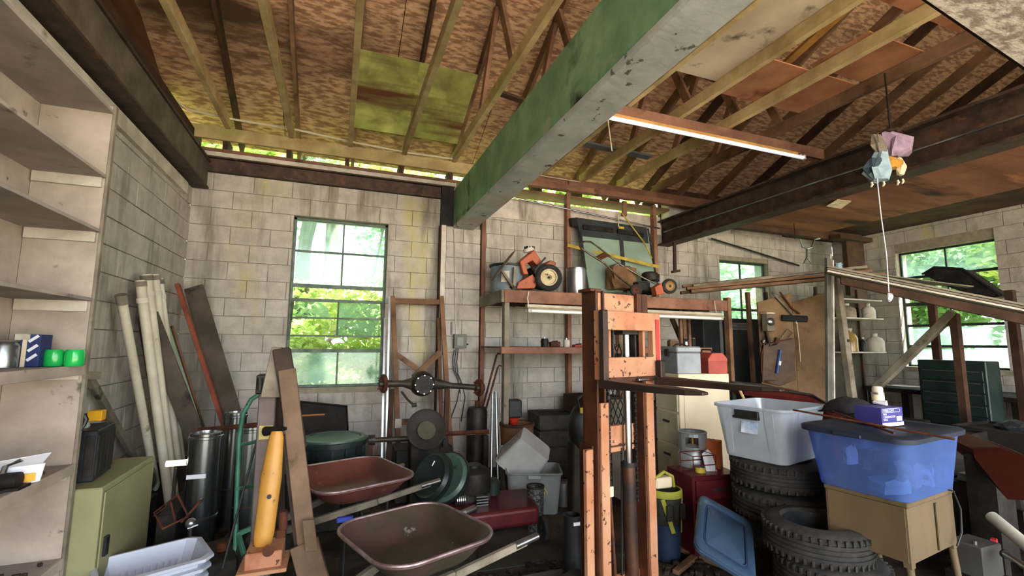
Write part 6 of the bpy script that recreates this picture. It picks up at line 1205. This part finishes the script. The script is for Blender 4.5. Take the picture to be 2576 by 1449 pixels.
# shelves in the far corner
t = thing('corner_shelf', 'shelf unit with pale boards in the far right corner', 'shelf', (6.9, 4.6, 0)); 
a = A(2112, 797, 4.6); b = A(2212, 797, 4.6); z1 = a.z; z2 = A(2160, 885, 4.6).z; x0, x1 = a.x, b.x+.1
for z in (z1, z2, .45, 2.3): G().bb((x0, 4.6, z-.02), (x1, 4.95, z)).build('shelf_board', WHITEP, t, bev=.002)
for x in (x0, x1-.04): G().bb((x, 4.93, 0), (x+.04, 4.97, 2.5)).build('upright', DARKWOOD, t, bev=.003)
G().bb((x0, 4.965, 0), (x1, 4.975, 2.4)).build('back_panel', mat('dark backing', '#4a4638', '#38342a', 4, .9), t)
def jug(px, zb_, r, h, m, lb, Y=4.75, n='jug'):
    q = A(px, 850, Y); t = thing(n, lb, n, (q.x, Y, zb_+.001)); G().lathe([(.001, 0), (r, 0), (r, h*.62), (r*.75, h*.8), (r*.3, h*.9), (r*.28, h)], n=20).build('jug_body', m, t, world=False, smooth=True); G().cyl((0, 0, h-.01), (0, 0, h+.02), r*.33, n=12).build('cap', WHITEP, t, world=False)
jug(2138, z2, .10, .33, mat('amber liquid', '#a08444', '#6e5a2c', 4, .2, coat=.3), 'amber glass jug on the middle corner shelf'); jug(2200, z2, .12, .26, WHITEP, 'white plastic jug at the right of the middle corner shelf'); jug(2170, z2, .05, .2, BLACKP, 'black bottle between the jugs on the corner shelf')
jug(2135, z1, .12, .2, GREYWOOD, 'grey round container at the left of the top corner shelf'); jug(2190, z1, .09, .22, WHITEP, 'pale container at the right of the top corner shelf'); jug(2150, .45, .13, .3, WHITEP, 'white pail on the lowest corner shelf'); jug(2200, .45, .12, .3, GREYWOOD, 'dull grey pail on the lowest corner shelf')
# workbench with dark tool chest
WBK = mat('very dark bench wood', '#2a241e', '#1d1915', 4, .85)
t = thing('workbench', 'dark workbench below the right window', 'bench', (8.0, 3.6, 0)); G().bb((7.75, 2.2, .92), (8.7, 4.9, .98)).build('bench_top', WBK, t, bev=.005)
for x in (7.8, 8.6):
    for y in (2.3, 3.5, 4.8): G().bb((x-.05, y-.05, 0), (x+.05, y+.05, .92)).build('leg', WBK, t)
G().bb((7.8, 2.3, .3), (8.65, 4.8, .34)).build('lower_board', WBK, t)
TCM = mat('dark green grey tool chest', '#1f2e2c', '#2b3d3a', 5, .4, .3)
a = at(2375, 905, 'X', 7.6); b = at(2500, 905, 'X', 7.6)
t = thing('tool_chest', 'big dark green black rolling tool chest with many drawers at the right', 'tool chest', (7.4, (a.y+b.y)/2, 0)); ya, yb = min(a.y, b.y)-.05, max(a.y, b.y)+.15
G().bb((7.3, ya, .1), (7.6, yb, a.z)).build('chest_body', TCM, t, bev=.01)
for k in range(8): 
    z = .2+k*(a.z-.3)/8; dr = G().bb((7.28, ya+.03, z), (7.3, yb-.03, z+(a.z-.3)/8-.015)).build('drawer', TCM, t, bev=.003); G().bb((7.265, ya+.06, z+(a.z-.3)/8-.035), (7.28, yb-.06, z+(a.z-.3)/8-.025)).build('drawer_pull', GALV, dr)
for y in (ya+.08, yb-.08):
    for x in (7.36, 7.5): G().cyl((x, y-.02, .05), (x, y+.02, .05), .05, n=16).build('caster', BLACKM, t, smooth=True)
# near right floor clutter: red bonnet, mower deck, pipe, battery
t = thing('red_bonnet', 'glossy dark red car bonnet edge at the right side of the photo', 'car part', (4.2, 1.7, 0)); a = at(2487, 1112, 'Y', 1.9); b = at(2600, 1160, 'Y', 1.55); c_ = at(2600, 1260, 'Y', 1.5); d_ = at(2490, 1150, 'Y', 1.85)
g = G(); rs = []
for k in range(6):
    u_ = k/5; p = a.lerp(b, u_); q_ = d_.lerp(c_, u_); rs.append([p+V(.05, .3, .0), p+V(.02, .12, .035), p, q_, q_+V(.02, .12, -.03), p+V(.05, .3, -.05)])
g.rings(rs).build('bonnet_panel', HR, t, smooth=True); G().tube([a, a.lerp(b, .5)+V(0, 0, .005), b], .012).build('bonnet_edge', HR, t, smooth=True); G().beam(a.lerp(b, .6)+V(.03, .15, -.05), V(a.lerp(b, .6).x+.03, a.lerp(b, .6).y+.15, 0), .2, .15).build('support', BLACKM, t)
GF = mat('dusty dark grey plastic', '#4a4b4a', '#3a3a38', 4, .6)
def rblock(name, label, cat, px, py, Y, sz, m, ztop, rz=0):
    q = at(px, py, 'Y', Y); t = thing(name, label, cat, (q.x, Y, 0), rz); z = q.z
    G().box((0, 0, z-sz[2]/2), sz).build('body', m, t, world=False, bev=.03, seg=3); G().box((0, -sz[1]/2-.004, z-sz[2]/2), (sz[0]*.6, .012, sz[2]*.4)).build('recess', BLACKP, t, world=False, bev=.004); G().box((0, 0, (z-sz[2])/2), (sz[0]*.7, sz[1]*.7, z-sz[2])).build('base', BLACKM, t, world=False); return t
rblock('grey_case', 'dusty grey rounded case on the clutter right of the blue tote', 'case', 2450, 1150, 2.25, (.42, .35, .14), GF, 0, .1); rblock('grey_hood', 'dark grey curved hood below the red bonnet', 'hood', 2540, 1205, 1.95, (.36, .4, .16), GF, 0, -.2)
t = thing('silver_casting', 'rough silver casting on the clutter right of the blue tote', 'casting', at(2455, 1195, 'Y', 2.0)); q = at(2450, 1200, 'Y', 2.0); G().box(q, (.2, .1, .05)).jit(.012, 6).build('casting_body', GALV, t, bev=.006); G().cyl(q+V(.02, -.05, 0), q+V(.08, -.05, 0), .02, n=12).build('boss', GALV, t); G().bb((q.x-.12, 1.95, 0), (q.x+.12, 2.1, q.z-.03)).build('stand', BLACKM, t)
a = at(2495, 1300, 'Y', 1.75); b = at(2610, 1395, 'Y', 1.5); t = thing('white_drain_pipe', 'thick dusty white drain pipe lying at the bottom right', 'pipe', a); G().cyl(a, b+(b-a)*.4, .035, n=20).build('pipe_wall', mat('dusty pvc', '#b3b0a4', '#98958a', 4, .6), t, smooth=True); G().cyl(a-(b-a).normalized()*.002, a, .03, n=20).build('bore', BLACKM, t)
q = at(2515, 1330, 'Y', 1.9); G().bb((q.x-.1, 1.75, 0), (q.x+.1, 1.95, q.z-.05)).build('prop', BLACKM, t)
a = at(2530, 1395, 'Y', 1.6); b = at(2600, 1440, 'Y', 1.45); t = thing('grey_pipe', 'thin grey pipe below the white drain pipe', 'pipe', a); G().cyl(a, b, .02, n=14).build('pipe_wall', GALV, t, smooth=True); G().cyl(a-(b-a).normalized()*.01, a, .024, n=14).build('end_cap', BLACKM, t); G().beam(a.lerp(b, .5), V(a.lerp(b, .5).x, a.lerp(b, .5).y, 0), .05, .05).build('prop', BLACKM, t)
q = at(2455, 1400, 'Y', 1.75); t = thing('car_battery', 'dusty grey battery at the bottom right', 'battery', (q.x, 1.75, 0)); G().box((0, 0, q.z), (.2, .16, .18)).build('battery_case', GF, t, world=False, bev=.006); G().box((0, 0, (q.z-.09)/2), (.24, .2, q.z-.09)).build('stand', BLACKM, t, world=False); G().cyl((-.06, -.03, q.z+.09), (-.06, -.03, q.z+.11), .012, n=10).build('terminal', GALV, t, world=False)
q = at(2500, 1362, 'Y', 1.72); t = thing('red_plug', 'small bright red plastic piece at the bottom right', 'plug', (q.x, 1.72, q.z-.015)); G().box((0, 0, .015), (.05, .03, .03), rz=.3).build('cap_body', mat('bright red plastic', '#c83a44', rough=.4), t, world=False, bev=.003); G().box((.0, 0, -.02-(q.z-.11)/2+.0), (.02, .02, max(q.z-.1, .02))).build('stem', BLACKM, t, world=False)
# plank and hose on the floor before the blue lid
for a_, b_, w_, lb in ((at(1690, 1370, 'Z', .02), at(1890, 1449, 'Z', .02), .08, 'brown plank lying on the floor in front of the blue lid'), (at(1700, 1440, 'Z', .02), at(1760, 1390, 'Z', .02), .05, 'short reddish plank end on the floor right of the mast')):
    o = G().beam(a_, b_+(b_-a_)*.3, w_, .03).build('floor_plank', OLDWOOD, bev=.003); tag(o, lb, 'plank')
# clutter line along the back under the platform and right side
R = random.Random(21)
for k, (x, y, w, d, h, m, lb) in enumerate(((2.6, 5.4, .5, .5, .75, BLACKM, 'black crate on the floor under the left of the platform'), (3.15, 5.35, .5, .6, .95, DARKWOOD, 'dark brown crate on the floor under the platform, behind the mast'), (3.8, 5.3, .6, .6, .85, BLACKM, 'black crate under the platform right of the mast'), (4.6, 4.9, .7, .6, .8, WBK, 'very dark crate behind the cream cabinet'), (5.4, 4.4, .7, .6, .9, BLACKM, 'black crate before the tall black cabinets'), (6.2, 3.7, .6, .6, .75, WBK, 'very dark crate behind the clear tote'), (5.5, 2.9, .7, .6, .8, BLACKM, 'black crate behind the contractor bags'), (6.4, 2.7, .7, .6, .8, WBK, 'dark crate before the tool chest'), (4.6, 2.6, .5, .5, .6, BLACKM, 'black crate right behind the blue tote'), (5.2, 2.0, .8, .6, .6, WBK, 'dark crate right of the sewing table'))):
    t = thing('storage_crate', lb, 'crate', (x, y, 0), R.uniform(-.2, .2)); G().box((0, 0, h*.48), (w*.92, d*.92, h*.96)).build('inner_box', WBK, t, world=False)
    for j in range(4):
        z = (j+.5)*h/4
        for s in (-1, 1): G().box((0, s*d/2, z), (w, .018, h/4-.02)).build('slat', m, t, world=False, bev=.002); G().box((s*w/2, 0, z), (.018, d-.02, h/4-.02)).build('slat', m, t, world=False, bev=.002)
    if k % 2: G().ball((.05, 0, h), .13, 2, (1.3, .9, .5)).jit(.01, k).build('dark_rag', BLACKP, t, world=False)
# ================================================================ outside: trees and leafy branches
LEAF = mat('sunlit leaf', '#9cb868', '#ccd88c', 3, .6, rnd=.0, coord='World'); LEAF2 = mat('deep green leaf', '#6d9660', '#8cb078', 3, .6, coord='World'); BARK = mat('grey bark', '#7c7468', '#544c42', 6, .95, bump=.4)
for m in (LEAF, LEAF2):
    nt = m.node_tree; b_ = nt.nodes['Principled BSDF']; tr = nt.nodes.new('ShaderNodeBsdfTranslucent'); mx = nt.nodes.new('ShaderNodeMixShader'); mx.inputs[0].default_value = .45
    src = b_.inputs['Base Color'].links[0].from_socket; nt.links.new(src, tr.inputs[0]); out = nt.nodes['Material Output']; nt.links.new(b_.outputs[0], mx.inputs[1]); nt.links.new(tr.outputs[0], mx.inputs[2]); nt.links.new(mx.outputs[0], out.inputs[0])
def leafmesh(blobs, n, size, seed):
    R = random.Random(seed); vs = []; fs = []
    tot = sum(b[1][0]*b[1][1]*b[1][2] for b in blobs)
    for c, s in blobs:
        for _ in range(int(n*s[0]*s[1]*s[2]/tot)):
            d = V(R.gauss(0, 1), R.gauss(0, 1), R.gauss(0, 1)).normalized()*(R.random()**.4)
            p = V(c[0]+d.x*s[0], c[1]+d.y*s[1], c[2]+d.z*s[2]); q = Euler((R.uniform(-1, 1), R.uniform(-1, 1), R.uniform(0, 6.3))).to_matrix(); l = size*R.uniform(.6, 1.3); i = len(vs)
            for u in ((0, -l*.5, 0), (l*.28, -l*.1, .0), (l*.22, l*.25, .01), (0, l*.55, -.02), (-l*.22, l*.25, .01), (-l*.28, -l*.1, 0)): vs.append(p+q @ V(u))
            fs.append(tuple(range(i, i+6)))
    me = bpy.data.meshes.new('crown'); me.from_pydata(vs, [], fs); return me
def tree(x, y, h, r, label, n, size, seed, m, trunk=.15, cat='tree', low=.25):
    t = thing('tree' if cat == 'tree' else 'leafy_shrub', label, cat, (x, y, -.05)); R = random.Random(seed)
    g = G(); pts = [V(x+R.uniform(-.1, .1)*k, y+R.uniform(-.1, .1)*k, -.05+h*.85*k/5) for k in range(6)]; g.tube(pts, [trunk*(1-.14*k) for k in range(6)], 10).build('trunk', BARK, t, smooth=True)
    blobs = []
    for k in range(9 if cat == 'tree' else 6):
        a = R.uniform(0, 6.3); z = h*(low+(.95-low)*R.random()); d = r*R.uniform(.2, .8); c = V(x+math.cos(a)*d, y+math.sin(a)*d, z); blobs.append((c, (r*.45, r*.45, r*.35)))
        if k < 5: p = pts[min(4, max(1, int(z/h*5)))]; G().tube([p, p.lerp(c, .5)+V(0, 0, .1), c], [trunk*.4, trunk*.25, trunk*.1], 6).build('branch', BARK, t, smooth=True)
    me = leafmesh(blobs, n, size, seed); me.materials.append(m); o = bpy.data.objects.new('crown', me); COL.objects.link(o); o.parent = t; o.matrix_parent_inverse = XF[t.name].inverted(); o['kind'] = 'stuff'
q1, q2 = at(770, 640, 'Y', 9.2), at(800, 640, 'Y', 10)
tree(q1.x-.05, 9.2, 9, 2.2, 'tall tree outside the main window, its left trunk of two', 1400, .16, 1, LEAF2, .17, low=.5)
tree(q2.x+.12, 10.4, 9.5, 2.4, 'tall tree outside the main window, the right trunk of two', 1400, .16, 2, LEAF2, .2, low=.5)
tree(-1.3, 8.6, 3.0, 1.5, 'low leafy tree outside the lower left of the main window', 5200, .14, 3, LEAF, .06, low=.1); tree(.9, 8.2, 2.9, 1.4, 'low leafy tree outside the lower right of the main window', 5200, .14, 4, LEAF, .06, low=.1)
tree(.1, 11.5, 3.3, 2.4, 'broad bushy tree behind the low trees outside the main window', 7000, .2, 5, LEAF, .1, low=.1); tree(2.6, 12.5, 8.5, 2.6, 'tree right of the two tall ones outside the main window', 1800, .2, 6, LEAF2, .16, low=.4)
tree(-3.6, 11.5, 7.5, 2.4, 'tree left of the two tall ones outside the main window', 2500, .2, 16, LEAF2, .14, low=.4)
tree(-.6, 7.7, 1.75, .75, 'small shrub under the left half of the main window', 1700, .11, 7, LEAF, .03, 'shrub', .2); tree(.45, 7.9, 1.6, .7, 'small shrub under the right half of the main window', 1500, .11, 8, LEAF, .03, 'shrub', .2)
tree(8.4, 10, 5.2, 2.2, 'leafy tree outside the small back window', 8000, .19, 9, LEAF2, .12, low=.1); tree(10.6, 11.5, 6.5, 2.6, 'leafy tree right of the one outside the small back window', 7000, .22, 10, LEAF2, .12, low=.1)
tree(12.8, 6.8, 5.6, 2.2, 'leafy tree outside the left half of the right window', 9000, .18, 11, LEAF2, .12, low=.1); tree(12.6, 3.9, 5.4, 2.1, 'leafy tree outside the right half of the right window', 9000, .18, 12, LEAF, .12, low=.1); tree(16, 5.2, 8.5, 3.2, 'large tree far behind the trees outside the right window', 9000, .26, 13, LEAF2, .2, low=.15); tree(16.5, 9.5, 8, 3.2, 'large tree far off outside the right window, further left', 7000, .26, 14, LEAF2, .2, low=.15)
t = thing('parked_boat', 'pale covered mound outside beyond the main window bottom', 'cover', (.4, 8.9, 0)); G().prism([(.35, 8.6, 0), (1.35, 8.6, 0), (1.25, 8.6, 1.0), (.95, 8.6, 1.28), (.55, 8.6, 1.05)], (0, 1.2, 0)).build('tarp', mat('grey white tarp', '#c9ccd2', '#8f949c', 3, .6), t, bev=.05, seg=2); G().box((.8, 9.2, 1.3), (.06, .06, .2)).build('mast_stub', GALV, t)
# soffit vegetation light: eave lookouts are open, so the trees show above the wall
for k in range(4): tree(-1.8+2.3*k, 8.2+.3*(k % 2), 5.3, 1.2, ['slim sapling', 'bushy sapling', 'leaning sapling', 'tall sapling'][k]+' whose leaves show through the gap above the wall'+[', leftmost', ', over the window', ', by the pilaster', ', rightmost'][k], 2600, .15, 40+k, LEAF, .04, low=.8)
# ================================================================ small things seen on walls, ceiling and floor
def floorscatter(label, pts, n, seed, m, s=(.02, .06)):
    R = random.Random(seed); g = G()
    for _ in range(n):
        x = R.uniform(pts[0], pts[2]); y = R.uniform(pts[1], pts[3]); a = R.uniform(*s)
        g.box((x, y, a*.3), (a, a*R.uniform(.4, 1), a*.6), rz=R.uniform(0, 3))
    tag(g.jit(.004, seed).build('floor_debris', m), label, 'debris', kind='stuff')
floorscatter('black nuts, chips and scraps strewn on the floor beside the near wheelbarrow', (.9, 2.75, 1.6, 3.3), 120, 3, BLACKM, (.015, .04))
floorscatter('dark rubbish strewn over the floor at the foot of the left wall', (-1.5, 4.3, -.2, 5.6), 160, 4, DIRT, (.03, .12))
floorscatter('dirt and wood chips on the floor between the mast and the blue cover', (1.9, 2.2, 2.6, 2.9), 110, 5, DIRT, (.015, .06))
t = thing('tool_crate', 'black crate heaped with dark parts behind the shiny pipes', 'crate', (-1.15, 5.0, 0))
for k in range(4):
    for y in (4.82, 5.18): G().bb((-1.4, y-.01, .01+.14*k), (-.9, y+.01, .13+.14*k)).build('slat', WBK, t, bev=.003)
    for x in (-1.4, -.9): G().bb((x-.01, 4.83, .01+.14*k), (x+.01, 5.17, .13+.14*k)).build('slat', WBK, t, bev=.003)
G().bb((-1.38, 4.84, .02), (-.92, 5.16, .5)).jit(.02, 4).build('heap', BLACKM, t)
t = thing('tool_crate', 'low black crate on the floor between hand truck and round tub', 'crate', (-.25, 4.6, 0)); G().bb((-.5, 4.4, .0), (.1, 4.75, .5)).jit(.01, 6).build('crate_body', BLACKM, t, bev=.01); G().bb((-.45, 4.39, .1), (.05, 4.4, .4)).build('panel', WBK, t)
t = thing('tool_crate', 'very dark crate heaped under the axle beside the timber frame', 'crate', (.9, 5.0, 0)); G().bb((.62, 4.9, 0), (1.2, 5.3, .52)).jit(.01, 7).build('crate_body', BLACKM, t, bev=.01); G().bb((.66, 4.885, .1), (1.16, 4.9, .4)).build('panel', WBK, t)
# horizontal pipe over the stove pipes
o = G().cyl(A(500, 1082, 4.35), A(655, 1068, 4.2), .018, n=12).build('rusty_pipe', RUST, smooth=True); tag(o, 'rusty pipe lying level across the tops of the stove pipes', 'pipe')
# blue scrap under the red wheelbarrow
a = at(868, 1306, 'Y', 3.3); t = thing('blue_scraper', 'small bright blue plastic piece beneath the red wheelbarrow', 'scraper', (a.x, 3.3, 0)); G().box((0, 0, a.z), (.1, .03, .03)).build('blade', mat('bright blue plastic', '#3448b0', rough=.4), t, world=False, bev=.003); G().cyl((0, 0, 0), (0, 0, a.z), .012, n=8).build('handle', BLACKP, t, world=False)
# hook bracket hanging from the dark beam, paper scrap, handlebar, dark column
t = thing('hanging_bracket', 'dark iron bracket hanging down from the end of the dark steel beam', 'bracket', A(1700, 680, 5.6)); a = A(1697, 630, 5.6); b = A(1698, 685, 5.6); G().beam(V(a.x, a.y, 3.16), b, .05, .03, (0, 1, 0)).build('drop_bar', DARKWOOD, t, bev=.003); G().beam(b+V(-.06, 0, -.0), b+V(.09, 0, .03), .035, .035).build('foot_bar', DARKWOOD, t, bev=.003)
q = at(2108, 510, 'Z', 3.44); o = G().prism([q+V(-.13, -.08, 0), q+V(.1, -.1, 0), q+V(.14, .06, -.05), q+V(0, .12, -.02), q+V(-.12, .07, -.04)], (0, 0, .006)).build('torn_paper', CREAM); tag(o, 'torn cream paper hanging from the reddish plywood ceiling', 'paper')
t = thing('bicycle_handlebar', 'grey curved handlebar hanging upside down under the plywood ceiling edge', 'handlebar', A(2030, 620, 4.9)); Y = 4.9
G().tube([A(2000, 600, Y), A(2012, 602, Y), A(2018, 622, Y), A(2030, 625, Y), A(2042, 622, Y), A(2048, 602, Y), A(2062, 600, Y)], .012, 8).build('bar', GALV, t, smooth=True); G().tube([A(2030, 625, Y), A(2030, 648, Y), A(2022, 662, Y)], .012, 8).build('stem', GALV, t, smooth=True); G().tube([A(2030, 648, Y), A(2040, 662, Y)], .01, 8).build('fork_leg', GALV, t, smooth=True)
G().tube([A(2000, 600, Y), V(A(2000, 600, Y).x, Y, 3.46)], .005, 6).build('hanging_wire', BLACKM, t)
t = thing('dark_post', 'broad dark brown post standing in the far right corner below the ceiling board', 'post', (8.3, 5.4, 0)); a = at(2150, 600, 'Y', 5.1); G().bb((a.x-.22, 5.1, 2.2), (a.x+.22, 5.18, 3.35)).build('board_face', DARKWOOD, t, bev=.004); G().bb((a.x-.2, 5.12, 0), (a.x-.1, 5.2, 2.2)).build('leg', DARKWOOD, t, bev=.004); G().bb((a.x-.5, 5.0, 3.35), (a.x+.3, 5.18, 3.42)).build('cap_board', DARKWOOD, t, bev=.004)
t = thing('blue_rag', 'pale blue rag pinned beside the top of the steel track post', 'rag', A(2112, 672, 4.0)); g = G(); q = A(2112, 672, 3.95); g.box(q, (.07, .02, .11)).jit(.01, 3).build('cloth', mat('washed blue cloth', '#7f9db4', rough=.9), t); G().cyl(q+V(0, 0, .05), q+V(0, .03, .06), .006, n=6).build('nail', GALV, t); G().beam(q+V(-.03, .03, .05), q+V(.12, .06, .05), .05, .02).build('batten', GREYWOOD, t)
# black lower streaks of clutter under the right bins: paint tins
for k, (x, y, r, h, m, lb) in enumerate(((1.95, 4.3, .1, .26, BLACKM, 'black tin on the floor behind the mast'), (2.2, 4.35, .09, .22, GALV, 'dull silver tin on the floor behind the mast'), (2.45, 4.1, .12, .34, BLACKP, 'black pail on the floor behind the mast'))):
    t = thing('paint_tin', lb, 'tin', (x, y, 0)); G().lathe([(.001, 0), (r, 0), (r, h), (r*.9, h+.004), (.001, h)], n=24).build('can_body', m, t, world=False, smooth=True); G().tube([(-r, 0, h-.03), (-r*.7, -r*.6, h-.1), (r*.7, -r*.6, h-.1), (r, 0, h-.03)], .004, 6).build('bail_handle', GALV, t, world=False)
